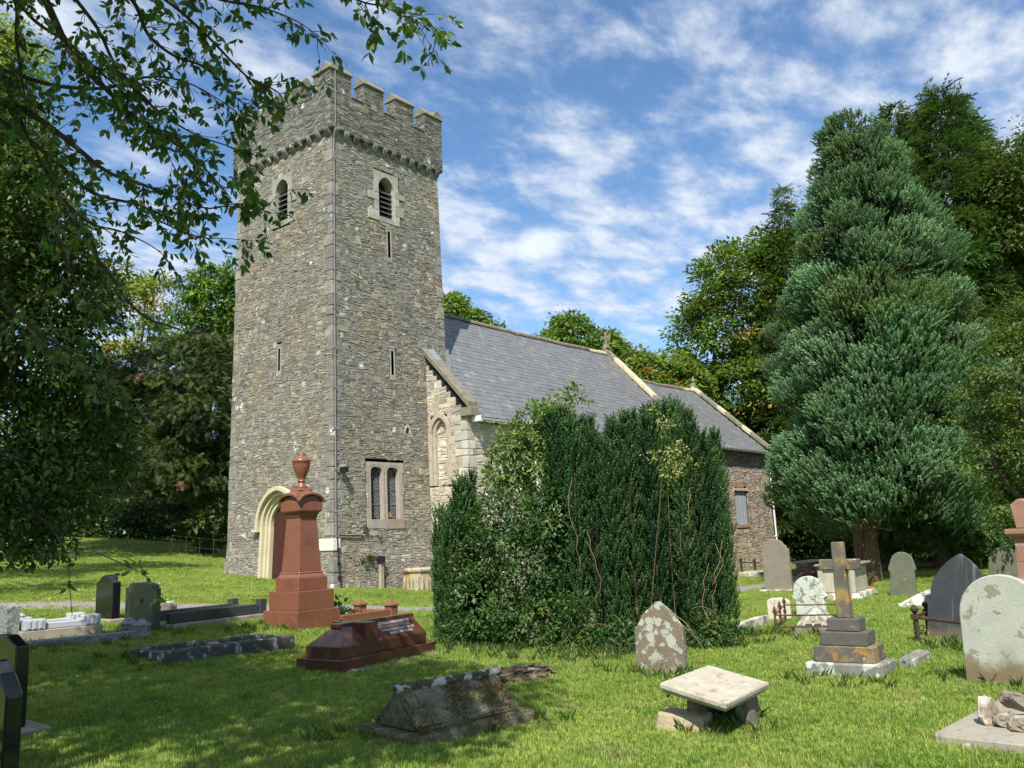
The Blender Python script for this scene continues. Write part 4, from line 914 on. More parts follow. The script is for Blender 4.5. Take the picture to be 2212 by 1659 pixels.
# gutters and downpipe
def gutter(x0,x1,y,z,nm):
    q=MB(); pts=[(.065*math.cos(a),.065*math.sin(a)) for a in np.linspace(math.pi,2*math.pi,7)]+[(.053*math.cos(a),.053*math.sin(a)+.004) for a in np.linspace(2*math.pi,math.pi,7)]
    m_=len(pts); V=[(x,y+p,z+h) for x in(x0,x1) for p,h in pts]; q.add(V,[tuple(range(m_)),tuple(range(2*m_-1,m_-1,-1))]+[(i,i+m_,(i+1)%m_+m_,(i+1)%m_) for i in range(m_)])
    g=part(nm,q,MT['gutter'],church,smooth=False)
    for x in np.arange(x0+.3,x1,.55): part('rafter_foot',MB().box(x-.04,x+.04,y+.07,y+.33,z-.06,z+.03),MT['gutter'],g)
    return g
gg=gutter(3.98,EX-.3,-1.90,4.66,'nave_gutter'); part('gutter_end',MB().box(3.93,4.0,-1.97,-1.62,4.55,4.72),MT['gutter'],gg,bevel=.01)
g2=gutter(EX+.12,CX1+.02,CS-.30,4.72,'chancel_gutter')
bz=g1(CX1-.1,CS-.2); q=MB().tube([(CX1-.06,CS-.30,4.68),(CX1-.06,CS-.12,4.4),(CX1-.05,CS-.12,2.),(CX1-.05,CS-.12,bz+.12),(CX1-.05,CS-.22,bz+.04)],.045,8); dp=part('downpipe',q,MT['gutter'],church,smooth=True)
for z in(.6,2.4,4.2): part('pipe_bracket',MB().box(CX1-.12,CX1+.02,CS-.175,CS-.06,z-.03,z+.03),MT['gutter'],dp)
# ferns and weeds rooted in the tower wall
# ------------------------------------------------------------------ graves (local frame: inscribed face towards -y, x to the viewer's right)
WEST=-math.pi/2
def prof_round(w,h,sh,n=12):       # full semicircular head, shoulders at height sh
    return [(-w,-.25),(w,-.25),(w,sh)]+[(w*math.cos(a),sh+(h-sh)*math.sin(a)) for a in np.linspace(0,math.pi,n)[1:-1]]+[(-w,sh)]
def prof_point(w,h,sh,n=8):
    hh=h-sh; Rr=(w*w+hh*hh)/(2*w); A=[(w-Rr+Rr*math.cos(t),sh+Rr*math.sin(t)) for t in np.linspace(0,math.asin(min(1,hh/Rr)),n)]
    return [(-w,-.25),(w,-.25)]+A+[(-x,z) for x,z in A[:-1]][::-1]
def headstone(name,label,pts,t,mat,loc,rotz=WEST,lean=(0,0),bev=.012,group=None,jit=.0,parts=()):
    root=thing(name,label,'headstone',loc,rotz,group); q=MB().prism(pts,-t/2,t/2)
    b=part('slab',q,MT[mat],root,bevel=bev,jit=jit); b.rotation_euler=(lean[0],lean[1],0)
    for nm,mb,m_,bv in parts:
        c=part(nm,mb,MT[m_],root,bevel=bv); c.rotation_euler=b.rotation_euler
    return root
def base_at(*q):
    P=np.mean([hit(*p) for p in q],0); return (P[0],P[1],P[2])
def drop(x,y,dz=0): return (x,y,g1(x,y)+dz)
def box_at(x0,x1,y0,y1,z0,z1): return MB().box(x0,x1,y0,y1,z0,z1)
# 1 dark polished stones at the left edge
l=drop(-12.42,-11.40); p=[(-.36,-.25),(.36,-.25),(.36,.60),(.30,.66),(.20,.74),(.05,.82),(-.05,.82),(-.20,.74),(-.30,.66),(-.36,.60)]
headstone('headstone','black polished headstone cut off by the lower left corner of the picture',p,.12,'granite_black',l,WEST-.02,(0,.03),parts=[('base',box_at(-.45,.45,-.15,.15,-.2,.05),'granite_black',.01)])
l=drop(-11.72,-9.72); p=[(-.36,-.25),(.36,-.25),(.36,.78),(.27,.80),(.12,.86),(-.12,.86),(-.27,.80),(-.36,.78)]
headstone('headstone','black polished headstone with sloping top behind the nearest dark stone at the left edge',p,.125,'granite_black',l,WEST,(0,.02),parts=[('base',box_at(-.46,.52,-.20,.22,-.2,.07),'concrete',.015)])
# 2 rough hewn stone
l=drop(-9.42,-3.55); q=[(-.33,-.3),(.33,-.3),(.33,.50),(.2,.55),(-.2,.55),(-.33,.50)]
headstone('headstone','grey granite headstone with rough hewn edges at the far left',q,.20,'rough_granite',l,WEST,jit=.006)
# 3 white marble kerb grave
a=hit(52,1388); b=hit(217,1373); ang=math.atan2(b[1]-a[1],b[0]-a[0]); L=np.hypot(*(b-a)[:2])
r=thing('kerb_grave','white marble kerb set with fluted corner blocks on a tan plinth','grave kerb',(a[0],a[1],min(a[2],b[2])-.02),ang)
part('plinth',box_at(-.05,L+.03,0,.95,-.2,.20),MT['concrete'],r,bevel=.012)
for y0 in(.05,.78): part('side_kerb',box_at(.30,L-.22,y0,y0+.13,.202,.30),MT['marble'],r,bevel=.012)
for x0 in(.06,L-.14): part('end_kerb',box_at(x0,x0+.11,.24,.72,.202,.29),MT['marble'],r,bevel=.012)
for x0,w in((.0,.30),(L-.25,.25)):
    for y0 in(.0,.72):
        cb=part('corner_block',box_at(x0,x0+w,y0,y0+.23,.203,.37),MT['marble'],r,bevel=.012)
        for k in range(3): part('flute',box_at(x0+.035+k*(w-.05)/3,x0+.035+k*(w-.05)/3+(w-.05)/3-.03,y0-.012,y0+.01,.225,.35),MT['marble'],cb,bevel=.008)
part('flower_holder',MB().lathe([(.02,.37),(.10,.37),(.11,.40),(.06,.44),(.015,.45)],10,.12,.83),MT['marble'],r)
# 4 black and dark grey polished stones
l=drop(-7.41,-2.78); p=[(-.32,-.25),(.32,-.25),(.32,.68),(.26,.69),(.20,.72),(.12,.79),(0,.815),(-.12,.79),(-.20,.72),(-.26,.69),(-.32,.68)]
headstone('headstone','black polished headstone with ogee top behind the dark grey stone',p,.15,'granite_black',l,WEST,bev=.01,parts=[('base',box_at(-.42,.42,-.16,.16,-.2,.04),'concrete',.01)])
l=drop(-7.36,-3.93); p=[(-.52,-.25),(.52,-.25),(.52,.66),(.46,.665),(.455,.715),(.3,.745),(0,.755),(-.3,.745),(-.40,.72),(-.41,.675),(-.52,.66)]
headstone('headstone','wide dark grey slate headstone with notched shoulders at the head of the kerb',p,.13,'slate_polished',l,WEST-.03,(0,.01),bev=.008,
  parts=[('ring',MB().tube([(.10+.035*math.cos(a_),-.07,.45+.035*math.sin(a_)) for a_ in np.linspace(0,2*math.pi,11)],.006,5),'pipe_black',0)])
r=thing('kerb_grave','dark grey slate kerb with square corner posts stretching towards the red monument','grave kerb',drop(-7.22,-4.52,-.02),.08)
part('foundation',box_at(-.05,2.12,-.06,.98,-.2,.10),MT['concrete'],r,bevel=.012)
for y0 in(.0,.82): part('side_kerb',box_at(.05,1.98,y0,y0+.11,.102,.28),MT['slate_polished'],r,bevel=.006)
part('end_kerb',box_at(1.92,2.02,.13,.80,.102,.26),MT['slate_polished'],r,bevel=.006)
for x0,y0 in((1.93,-.03),(1.93,.80),(.03,.80)): part('corner_post',box_at(x0,x0+.15,y0,y0+.15,.101,.37),MT['slate_polished'],r,bevel=.006)
l=drop(-6.52,-3.30); headstone('small_marker','small weathered pale stump stone with white top behind the dark kerb',[(-.13,-.2),(.13,-.2),(.125,.26),(.09,.30),(-.09,.30),(-.125,.26)],.2,'grey_head',l,WEST+.3,bev=.02,parts=[('cap',box_at(-.08,.08,-.07,.07,.28,.325),'marble',.02)])
# 5 rough granite kerb with pointed posts
a=hit(72,1402); b=hit(323,1377); ang=math.atan2(b[1]-a[1],b[0]-a[0]); L=np.hypot(*(b-a)[:2])
r=thing('kerb_grave','rough grey granite kerb with pyramid topped end posts','grave kerb',(a[0],a[1],b[2]-.02),ang)
part('side_kerb',box_at(-.3,L-.05,0,.13,-.2,.15),MT['rough_granite'],r,bevel=.015,jit=.006); part('end_kerb',box_at(L-.16,L-.04,.14,.55,-.2,.13),MT['rough_granite'],r,bevel=.015)
for y0 in(.065,.62):
    q=MB(); q.box(L-.20,L+.01,y0-.09,y0+.12,-.2,.22); pp=part('corner_post',q,MT['rough_granite'],r,bevel=.012)
    part('pyramid_cap',MB().frustum(.223,.33,.125,.125,.01,.01,L-.095,y0+.015),MT['rough_granite'],pp)
# 6 old blackened kerb
P=[hit(250,1421),hit(352,1440),hit(638,1402),hit(545,1378)]; x0,y0=P[1][:2]; ang=math.atan2(P[2][1]-P[1][1],P[2][0]-P[1][0]); L=np.hypot(*(P[2]-P[1])[:2]); Wd=1.12
r=thing('kerb_grave','blackened old stone kerb box blotched with white lichen beside the red monument','grave kerb',(x0,y0,g1(x0+L/2,y0)-.02),ang)
for nm,(a0,a1,b0,b1) in dict(s1=(0,L*.55,0,.17),s2=(L*.55+.01,L,0,.17),n1=(0,L*.5,Wd-.15,Wd),n2=(L*.5+.01,L,Wd-.15,Wd),w=(0,.17,.18,Wd-.16),e=(L-.17,L,.18,Wd-.16)).items():
    part('kerb_stone',box_at(a0,a1,b0,b1,-.25,.19+random.uniform(-.015,.015)),MT['old_kerb'],r,bevel=.02,jit=.007)
vv=thing('flower_vase','small grey flower pot stone lying inside the blackened kerb box','vase',(x0+math.cos(ang)*.98-.5*math.sin(ang),y0+.5+math.sin(ang)*.98,g1(x0+1,y0+.5)),ang)
part('pot',MB().frustum(-.05,.12,.14,.11,.10,.08),MT['old_kerb'],vv,bevel=.02); part('lid',MB().frustum(.121,.15,.085,.07,.07,.055),MT['ledger'],vv,bevel=.008)
# 7 red granite urn monument
mx,my=-5.30,-5.66; mz=g1(mx,my)-.06
r=thing('urn_monument','tall red granite monument with stepped base and draped urn in front of the west door','monument',(mx,my,mz),.03)
G=MT['granite_red']
part('lower_step',MB().box(-.475,.475,-.475,.475,-.2,.37),G,r,bevel=.008); part('middle_step',MB().box(-.405,.405,-.405,.405,.371,.70),G,r,bevel=.008)
part('plinth',MB().box(-.325,.325,-.325,.325,.701,.925),G,r,bevel=.008); q=MB(); q.frustum(.926,1.0,.31,.31,.262,.262); q.frustum(1.0,1.03,.275,.275,.262,.262); part('weathering',q,G,r,bevel=.005)
part('shaft',MB().frustum(1.031,1.97,.25,.25,.19,.19),G,r,bevel=.005)
q=MB(); q.frustum(1.97,2.02,.19,.19,.215,.215); q.frustum(2.02,2.06,.20,.20,.225,.225); q.frustum(2.06,2.10,.215,.215,.265,.265); part('neck_moulding',q,G,r,bevel=.004)
part('die',MB().box(-.265,.265,-.265,.265,2.101,2.27),G,r,bevel=.005)
# lobed cap: an arched gable on each face, drawn together to a low pyramid
n=21; V=[];F=[]
def edge(s):   # scalloped lower edge along one face, s in -1..1
    return .0 if abs(s)>.97 else .125*math.sqrt(max(0,1-(s/.86)**2)) if abs(s)<.86 else .0
ring=[]
for f in range(4):
    for k in range(n-1):
        s=-1+2*k/(n-1); o=.31; x,y={0:(s*o,-o),1:(o,s*o),2:(-s*o,o),3:(-o,-s*o)}[f]; ring.append((x,y,s))
m_=len(ring)
V=[(x,y,2.255+edge(s)) for x,y,s in ring]+[(x*1.02,y*1.02,2.285+edge(s)) for x,y,s in ring]+[(x*.93,y*.93,2.31+edge(s)) for x,y,s in ring]+[(x*.55,y*.55,2.40+.55*edge(s)) for x,y,s in ring]+[(x*.42,y*.42,2.47) for x,y,s in ring]+[(x*.86,y*.86,2.255+edge(s)) for x,y,s in ring]
for a_ in range(4): F+=[(a_*m_+i,a_*m_+(i+1)%m_,(a_+1)*m_+(i+1)%m_,(a_+1)*m_+i) for i in range(m_)]
F+=[(i,(i+1)%m_,5*m_+(i+1)%m_,5*m_+i) for i in range(m_)]; F.append(tuple(4*m_+i for i in range(m_)))
part('lobed_cap',MB().add(V,F),G,r)
q=MB(); q.box(-.255,.255,-.255,.255,2.25,2.36); part('cap_core',q,G,r)
part('urn_pedestal',MB().frustum(2.468,2.52,.155,.155,.13,.13),G,r,bevel=.005)
u=MB().lathe([(.02,2.50),(.115,2.52),(.095,2.56),(.062,2.60),(.058,2.635),(.072,2.64),(.072,2.655),(.06,2.66),(.072,2.70),(.11,2.78),(.143,2.87),(.158,2.95),(.160,2.99),(.170,3.0),(.170,3.04),(.155,3.05),(.10,3.085),(.078,3.10),(.062,3.115),(.068,3.13),(.066,3.15),(.03,3.175),(.012,3.2)],28); part('urn',u,G,r,smooth=True)
# red kerb behind it
r=thing('kerb_grave','red stone kerb with pyramid topped posts behind the red monument','grave kerb',drop(-4.75,-5.95,-.02),.06)
part('side_kerb',box_at(.1,1.42,-.05,.07,-.2,.17),MT['granite_red'],r,bevel=.01); part('end_kerb',box_at(1.36,1.48,.08,.75,-.2,.15),MT['granite_red'],r,bevel=.01); part('side_kerb',box_at(.1,1.36,.80,.92,-.2,.17),MT['granite_red'],r,bevel=.01)
for y0 in(.0,.86):
    pp=part('corner_post',box_at(1.33,1.52,y0-.09,y0+.10,-.2,.23),MT['granite_red'],r,bevel=.01); q=MB(); q.frustum(.231,.255,.115,.115,.115,.115,1.425,y0+.005); q.frustum(.255,.34,.115,.115,.012,.012,1.425,y0+.005); part('pyramid_cap',q,MT['granite_red'],pp)
# 8 red granite coped tomb with a cross along its ridge
P=[hit(738,1458),hit(658,1443),hit(926,1412)]; ang=math.atan2(P[2][1]-P[0][1],P[2][0]-P[0][0]); L,Wd=1.95,.82
r=thing('coped_tomb','polished red granite tomb darkened as if in shade with a raised cross and lead lettering','tomb',(P[0][0],P[0][1],g1(P[0][0]+.9,P[0][1]+.4)-.02),ang); G=MT['granite_red_shaded']
part('footing',box_at(.1,L+.28,-.12,Wd+.05,-.2,.03),MT['concrete'],r,bevel=.015); part('plinth',box_at(0,L,0,Wd,-.19,.17),G,r,bevel=.012)
i=.09; x0,x1,y0,y1=i,L-i,i,Wd-i; part('body',box_at(x0,x1,y0,y1,.171,.315),G,r,bevel=.006)
q=MB(); hz=.545; e=.003
V=[(x0+e,y0+e,.316),(x1-e,y0+e,.316),(x1-e,y1-e,.316),(x0+e,y1-e,.316),(x0+.27,Wd/2-.07,hz),(x1-.02,Wd/2-.07,hz),(x1-.02,Wd/2+.07,hz),(x0+.27,Wd/2+.07,hz)]
q.add(V,[(3,2,1,0),(4,5,6,7),(0,1,5,4),(1,2,6,5),(2,3,7,6),(3,0,4,7)]); top=part('coped_top',q,G,r,bevel=.004)
q=MB(); q.box(x0+.22,x1+.0,Wd/2-.085,Wd/2+.085,hz-.02,hz+.035); part('cross_shaft',q,G,r,bevel=.006)
q=MB(); q.box(x0+.50,x0+.72,y0+.005,y1-.005,.30,hz+.032); part('cross_arm',q,G,r,bevel=.006)
tilt=math.atan2(hz-.316,Wd/2-.07-y0)
def text(s,size,mat,parent,loc,rot,name='inscription',extr=.001,sx=1.):
    cu=bpy.data.curves.new(name,'FONT'); cu.body=s; cu.size=size; cu.align_x='CENTER'; cu.align_y='CENTER'; cu.extrude=extr; o=bpy.data.objects.new(name,cu)
    me=bpy.data.meshes.new_from_object(o); bpy.data.objects.remove(o); me.name=name
    t=obj(name,me,mat,parent,loc=loc); t.rotation_euler=rot; t.scale=(sx,1,1); return t
for k,(s,sz) in enumerate((('IN LOVING MEMORY OF',.058),('I I I I I I I  I I I I I I I I',.066),('WHO DIED MAY 20 19',.056),('AGED 78 YEARS',.056))):
    f=.80-.185*k; yy=y0+(Wd/2-.07-y0)*f; zz_=.316+(hz-.316)*f
    text(s,sz*1.12,MT['letter'],top,(x0+1.22+.02*k,yy-.004*math.sin(tilt)-.001,zz_+.006),(tilt,0,0),sx=1.12)
# 9 mossy coped tomb
P=[hit(900,1617),hit(765,1590),hit(1160,1563)]; ang=math.atan2(P[2][1]-P[0][1],P[2][0]-P[0][0]); L=np.hypot(*(P[2]-P[0])[:2]); Wd=.86
r=thing('coped_tomb','mossy roof shaped gravestone with a rounded ridge roll in the foreground shade','tomb',(P[0][0],P[0][1],P[0][2]-.02),ang)
def grid_solid(q,A,B,C,D,n,m_,amp,rr,under):
    """a slightly uneven sheet A-B-C-D with thickness"""
    pass
part('plinth',box_at(0,L,0,Wd,-.15,.10),MT['mossy'],r,bevel=.025,jit=.008)
q=MB(); q.add([(x,y,z) for x0_,s in((.13,1),(L-.11,1)) for x,y,z in((x0_,.10,.101),(x0_,Wd-.10,.101),(x0_,Wd-.10,.135),(x0_+.0,Wd/2+.03,.40),(x0_,Wd/2-.03,.40),(x0_,.10,.135))],[(0,1,2,3,4,5),(11,10,9,8,7,6)]+[(k,k+6,(k+1)%6+6,(k+1)%6) for k in range(6)])
me=q.mesh('coped_stone',bevel=.02); bm=bmesh.new(); bm.from_mesh(me); bmesh.ops.triangulate(bm,faces=bm.faces); bmesh.ops.subdivide_edges(bm,edges=bm.edges,cuts=7,use_grid_fill=True)
for v in bm.verts: v.co+=Vector((random.gauss(0,.003),random.gauss(0,.003),random.gauss(0,.0045)+.006*math.sin(v.co.x*9)))
bm.to_mesh(me); bm.free(); obj('coped_stone',me,MT['mossy'],r)
part('ridge_roll',MB().tube([(x,Wd/2+.006*math.sin(x*7),.415+.006*math.sin(x*5)) for x in np.linspace(.12,L-.06,16)],[.042+.004*math.sin(k*2.1) for k in range(16)],10),MT['mossy_roll'],r,smooth=True)
q=MB(); q.add([(.128+dx,y,z) for dx in(-.025,.0) for y,z in((.16,.11),(Wd-.16,.11),(Wd/2+.02,.36),(Wd/2-.02,.36))],[(0,1,2,3),(7,6,5,4),(0,4,5,1),(1,5,6,2),(2,6,7,3),(3,7,4,0)]); part('end_panel',q,MT['mossy'],r,bevel=.01)
# moss cushions on it
rr_=np.random.default_rng(12); mp_=[];mn_=[]
for k in range(5200):
    f=rr_.uniform(); x=rr_.uniform(.12,L-.1)
    if f<.62: t=rr_.uniform(); y=.10+(Wd/2-.13)*t; z=.135+.265*t; nn=(0,-.62,.78)
    elif f<.75: t=rr_.uniform(); y=Wd-.10-(Wd/2-.13)*t; z=.135+.265*t; nn=(0,.62,.78)
    elif f<.93: y=rr_.uniform(.0,.10); z=.10; x=rr_.uniform(0,L); nn=(0,-.3,1)
    else: x=.12; y=rr_.uniform(.12,Wd-.12); z=.12+rr_.uniform()*max(.01,.26*(1-abs(y-Wd/2)/(Wd/2-.1))); nn=(-1,0,.3)
    if math.sin(x*7+y*5)+math.sin(x*13-y*11+z*9)+rr_.normal()*.7<-.2: continue
    mp_.append((x,y,z)); mn_.append(nn)
mp_=np.array(mp_); mn_=np.array(mn_)+rr_.normal(size=mp_.shape)*.45; n_=len(mp_); sx_=np.cross(mn_,rr_.normal(size=mp_.shape)); sx_/=np.linalg.norm(sx_,axis=1)[:,None]; hh_=rr_.uniform(.010,.026,n_)[:,None]
V_=np.stack([mp_-sx_*.006,mp_+sx_*.006,mp_+mn_*hh_],1).reshape(-1,3); cc_=np.array([(.13,.11,.035),(.09,.085,.03),(.23,.18,.09),(.17,.13,.06)])[rr_.integers(0,4,n_)]*rr_.uniform(.7,1.2,(n_,1))
tag(obj('moss',mesh_np('moss',V_,[np.arange(n_*3).reshape(-1,3)],np.repeat(cc_,3,0)),MT['moss'],r),kind='stuff')
def earth_patch(name,label,cx,cy,rx,ry,rot,seed):
    rr_=np.random.default_rng(seed); V=[(0,0)]; n=36
    ph=rr_.uniform(0,6,3); out=[]
    for f in(.35,.7,1.):
        for k in range(n):
            a_=2*math.pi*k/n; q_=f*(1+.14*math.sin(2*a_+ph[0])+.10*math.sin(5*a_+ph[1])+.06*math.sin(9*a_+ph[2])); out.append((rx*q_*math.cos(a_),ry*q_*math.sin(a_)))
    V=[(0,0)]+out; c_,s_=math.cos(rot),math.sin(rot); W=[(cx+c_*x-s_*y,cy+s_*x+c_*y) for x,y in V]; V=[(x,y,g1(x,y)+(.016 if i<=2*n else .004)) for i,(x,y) in enumerate(W)]
    F=[(0,1+k,1+(k+1)%n) for k in range(n)]; Q=[(1+a_*n+k,1+(a_+1)*n+k,1+(a_+1)*n+(k+1)%n,1+a_*n+(k+1)%n) for a_ in(0,1) for k in range(n)]
    tag(obj(name,mesh_np(name,V,[np.array(F),np.array(Q)],smooth=True),MT['earth']),label,kind='structure')
earth_patch('bare_ground','worn bare ground around the mossy tomb',P[0][0]+.62,P[0][1]+.35,1.05,.72,ang,3); earth_patch('bare_ground','worn bare ground under the earth heap',*hit(1105,1472)[:2],.75,.45,.2,4)
earth_patch('bare_ground','worn ground beside the table tomb',*hit(1650,1545)[:2],.55,.35,.4,5)
# 10 heap of earth with white stone
P=hit(1125,1466); me=rock(.95,.6,.17,5,rough=.35,sub=3); tag(obj('earth_mound',me,MT['earth'],None,loc=(P[0],P[1],P[2]+.02),rotz=.3),'low heap of bare earth and dead grass behind the mossy tomb','mound')
P=hit(1152,1462); tag(obj('loose_stone',rock(.30,.18,.14,8),MT['table_slab'],None,loc=(P[0],P[1],P[2]+.05)),'small pale stone on the end of the earth heap','stone')
# 11 pointed lichened headstone
l=base_at((1388,1452),(1476,1454)); p=[(-.315,-.25),(.315,-.25),(.31,.545),(.275,.555),(.262,.58),(.225,.625),(.215,.675),(.012,.845),(-.012,.845),(-.215,.675),(-.225,.625),(-.262,.58),(-.275,.555),(-.31,.545)]
headstone('headstone','pointed brown headstone patched with grey lichen in front of the big yew bush',p,.11,'lich_brown',l,WEST+.18,(-.05,-.02),bev=.006,jit=.001)
# 12 table tomb
def unit3(v): return v/np.linalg.norm(v)
hz=-.59+.44; C=[plane(*q_,(0,0,1),hz) for q_ in((1425,1473),(1571,1519),(1663,1475),(1529,1438))]
cx,cy=np.mean([c[:2] for c in C],0); ang=math.atan2((C[2]-C[1])[1],(C[2]-C[1])[0]); La=(np.linalg.norm(C[2]-C[1])+np.linalg.norm(C[3]-C[0]))/2; Lb=(np.linalg.norm(C[1]-C[0])+np.linalg.norm(C[2]-C[3]))/2
tz=g1(cx,cy); C=[np.array(p) for p in((-8.345,-14.705,-.17),(-8.40,-15.345,-.28),(-7.58,-15.365,-.235),(-7.545,-14.765,-.125))]
c4=np.mean(C,0); cx,cy=c4[:2]; tz=g1(cx,cy); r=thing('table_tomb','pale sandstone table tomb with tilted top slab on broken supports','tomb',(cx,cy,tz),0)
nrm_=unit3(np.cross(C[2]-C[1],C[0]-C[1])); loc_=[p-np.array([cx,cy,tz]) for p in C]; cl_=np.mean(loc_,0)
def ringz(f,dn): return [cl_+(p-cl_)*f-nrm_*dn for p in loc_]
La=.8; Lb=.63
hh=hz-tz
sl_=MB(); sl_.add(ringz(.97,0)+ringz(1.,.014)+ringz(1.,.045)+ringz(.975,.055)+ringz(.92,.085),[(0,1,2,3),(19,18,17,16)]+[(a_*4+i,(a_+1)*4+i,(a_+1)*4+(i+1)%4,a_*4+(i+1)%4) for a_ in range(4) for i in range(4)]); part('top_slab',sl_,MT['table_slab'],r,bevel=.004,jit=.002); hh=float(cl_[2])
for (x,y,w,d,k) in((La/2-.12,-.08,.14,.26,1),(-.02,.18,.14,.14,2),(.16,-Lb/2+.14,.13,.12,3),(.18,Lb/2-.12,.35,.12,4)):
    h_=hh-.075+.17*y; o=obj('support_stone',rock(w*1.15,d*1.15,h_*1.0,20+k,cuts=4),MT['lich_brown'],r,loc=(x,y,h_*.44))
P=np.mean([hit(1420,1572),hit(1532,1585)],0); q=MB().add([(-.24,-.13,-.06),(.25,-.12,-.06),(.24,.14,-.06),(-.23,.13,-.06),(-.21,-.10,.13),(.21,-.12,.115),(.23,.10,.13),(-.20,.12,.14)],[(3,2,1,0),(4,5,6,7),(0,1,5,4),(1,2,6,5),(2,3,7,6),(3,0,4,7)]); o=obj('fallen_stone',q.mesh('fallen_stone',bevel=.018,jit=.008),MT['tan_stone'],None,loc=(P[0]+.03,P[1]-.0,P[2]+.02),rotz=WEST+.18); tag(o,'squared tan stone block lying before the table tomb','stone')
# 13 cross on steps
l=base_at((1752,1461),(1905,1469)); r=thing('cross_monument','dark stone cross with orange lichen on three steps','monument',(l[0]+.26,l[1]+.03,l[2]-.01),WEST+.05)
part('base_slab',box_at(-.43,.43,-.25,.32,-.15,.165),MT['base_lich'],r,bevel=.018,jit=.005); part('step',box_at(-.335,.335,-.20,.27,.166,.345),MT['dark_lich'],r,bevel=.01)
part('step',box_at(-.26,.26,-.155,.235,.347,.50),MT['dark_lich2'],r,bevel=.01); part('step',box_at(-.18,.18,-.11,.19,.502,.645),MT['dark_lich2'],r,bevel=.01)
q=MB(); q.frustum(.646,1.515,.078,.062,.066,.055,0,.03); part('shaft',q,MT['dark_lich'],r,bevel=.008); 
for s in(-1,1): part('arm',box_at(min(s*.069,s*.228),max(s*.069,s*.228),-.025,.085,1.195,1.315),MT['dark_lich'],r,bevel=.008)
P=hit(1972,1436); r=tag(obj('kerb_stone',box_at(-.42,.42,-.09,.09,-.2,.11).mesh('kerb_stone',bevel=.02,jit=.008),MT['base_lich'],None,loc=(P[0]+.1,P[1],P[2]),rotz=.02),'short half sunk kerb stone to the right of the cross','kerb')
# 14 iron railing around a coped grave
A=hit(1684,1371); B=hit(1792,1373); ang=math.atan2(B[1]-A[1],B[0]-A[0])+math.pi/2
wd=1.0; L=1.85; r=thing('grave_railing','low rusty iron railing with spear topped posts around a grave','railing',(A[0],A[1]+.05,A[2]-.02),ang)
def rail_post(x,y):
    q=MB(); q.frustum(-.15,.40,.018,.018,.016,.016,x,y); q.frustum(.19,.24,.026,.026,.026,.026,x,y); q.frustum(.36,.385,.032,.032,.032,.032,x,y); q.frustum(.385,.40,.024,.024,.03,.03,x,y); q.frustum(.40,.47,.03,.03,.004,.004,x,y); return q
for x,y in((0,0),(0,-wd),(L,0),(L,-wd),(L*.5,0),(L*.5,-wd)): part('post',rail_post(x,y),MT['iron'],r)
for z in(.14,.325):
    for a_,b_ in(((0,0),(0,-wd)),((0,-wd),(L,-wd)),((0,0),(L,0)),((L,0),(L,-wd))): part('rail',MB().tube([(a_[0],a_[1],z),((a_[0]+b_[0])/2,(a_[1]+b_[1])/2,z-.006),(b_[0],b_[1],z)],.013,6),MT['iron'],r)
cg=thing('coped_grave','low coped gravestone with carved trefoil end inside the iron railing','gravestone',(A[0]+.28,A[1]-.46,A[2]),ang)
part('base',box_at(0,1.35,-.30,.30,-.1,.10),MT['grey_head'],cg,bevel=.015)
q=MB(); q.add([(x,y,z) for x in(.04,1.31) for y,z in((-.26,.101),(.26,.101),(.24,.16),(.03,.33),(-.03,.33),(-.24,.16))],[(0,1,2,3,4,5),(11,10,9,8,7,6)]+[(k,k+6,(k+1)%6+6,(k+1)%6) for k in range(6)]); part('coped_stone',q,MT['white_lich'],cg,bevel=.012)
for y,z in((-.07,.16),(.07,.16),(0,.245)): part('trefoil_lobe',MB().tube([(.045,y,z),(.02,y,z)],.055,12),MT['chest'],cg)
# 15 group of pale headstones
l=base_at((1724,1336),(1784,1331)); p=[(-.29,-.25),(.29,-.25),(.285,.33),(.33,.36),(.345,.40),(.31,.43)]+[(.30*math.cos(a_),.50+.27*math.sin(a_)) for a_ in np.linspace(.15,math.pi-.15,11)]+[(-.31,.43),(-.345,.40),(-.33,.36),(-.285,.33)]
headstone('headstone','mint green lichen covered headstone with round head behind the iron railing',p,.10,'mint_spots',l,WEST-.05,(-.06,-.04),bev=.015,jit=.004)
l=base_at((1663,1339),(1708,1341)); headstone('headstone','small cream headstone with curved top beside the iron railing',[(-.215,-.25),(.215,-.25),(.215,.34),(.17,.385),(.09,.41),(-.09,.41),(-.17,.385),(-.215,.34)],.09,'cream_small',l,WEST+.05,(0,0),bev=.015,jit=.003)
a=hit(1598,1364); b=hit(1664,1347); ang=math.atan2(b[1]-a[1],b[0]-a[0]); tag(obj('kerb_stone',box_at(0,1.3,-.07,.08,-.15,.14).mesh('kerb_stone',bevel=.015,jit=.008),MT['white_lich'],None,loc=(a[0],a[1],a[2]),rotz=ang),'white lichened kerb stone running from the yew bush to the small cream headstone','kerb')
l=base_at((1662,1274),(1706,1280)); p=[(-.38,-.25),(.38,-.25),(.38,1.16),(.33,1.17),(.31,1.24),(.24,1.29),(.20,1.36),(.10,1.42),(0,1.44),(-.10,1.42),(-.20,1.36),(-.24,1.29),(-.31,1.24),(-.33,1.17),(-.38,1.16)]
headstone('headstone','tall grey brown headstone with scrolled shoulders near the chancel corner',p,.13,'grey_head',l,WEST+.1,(0,0),parts=[('base',box_at(-.5,.5,-.2,.25,-.2,.05),'white_lich',.02)])
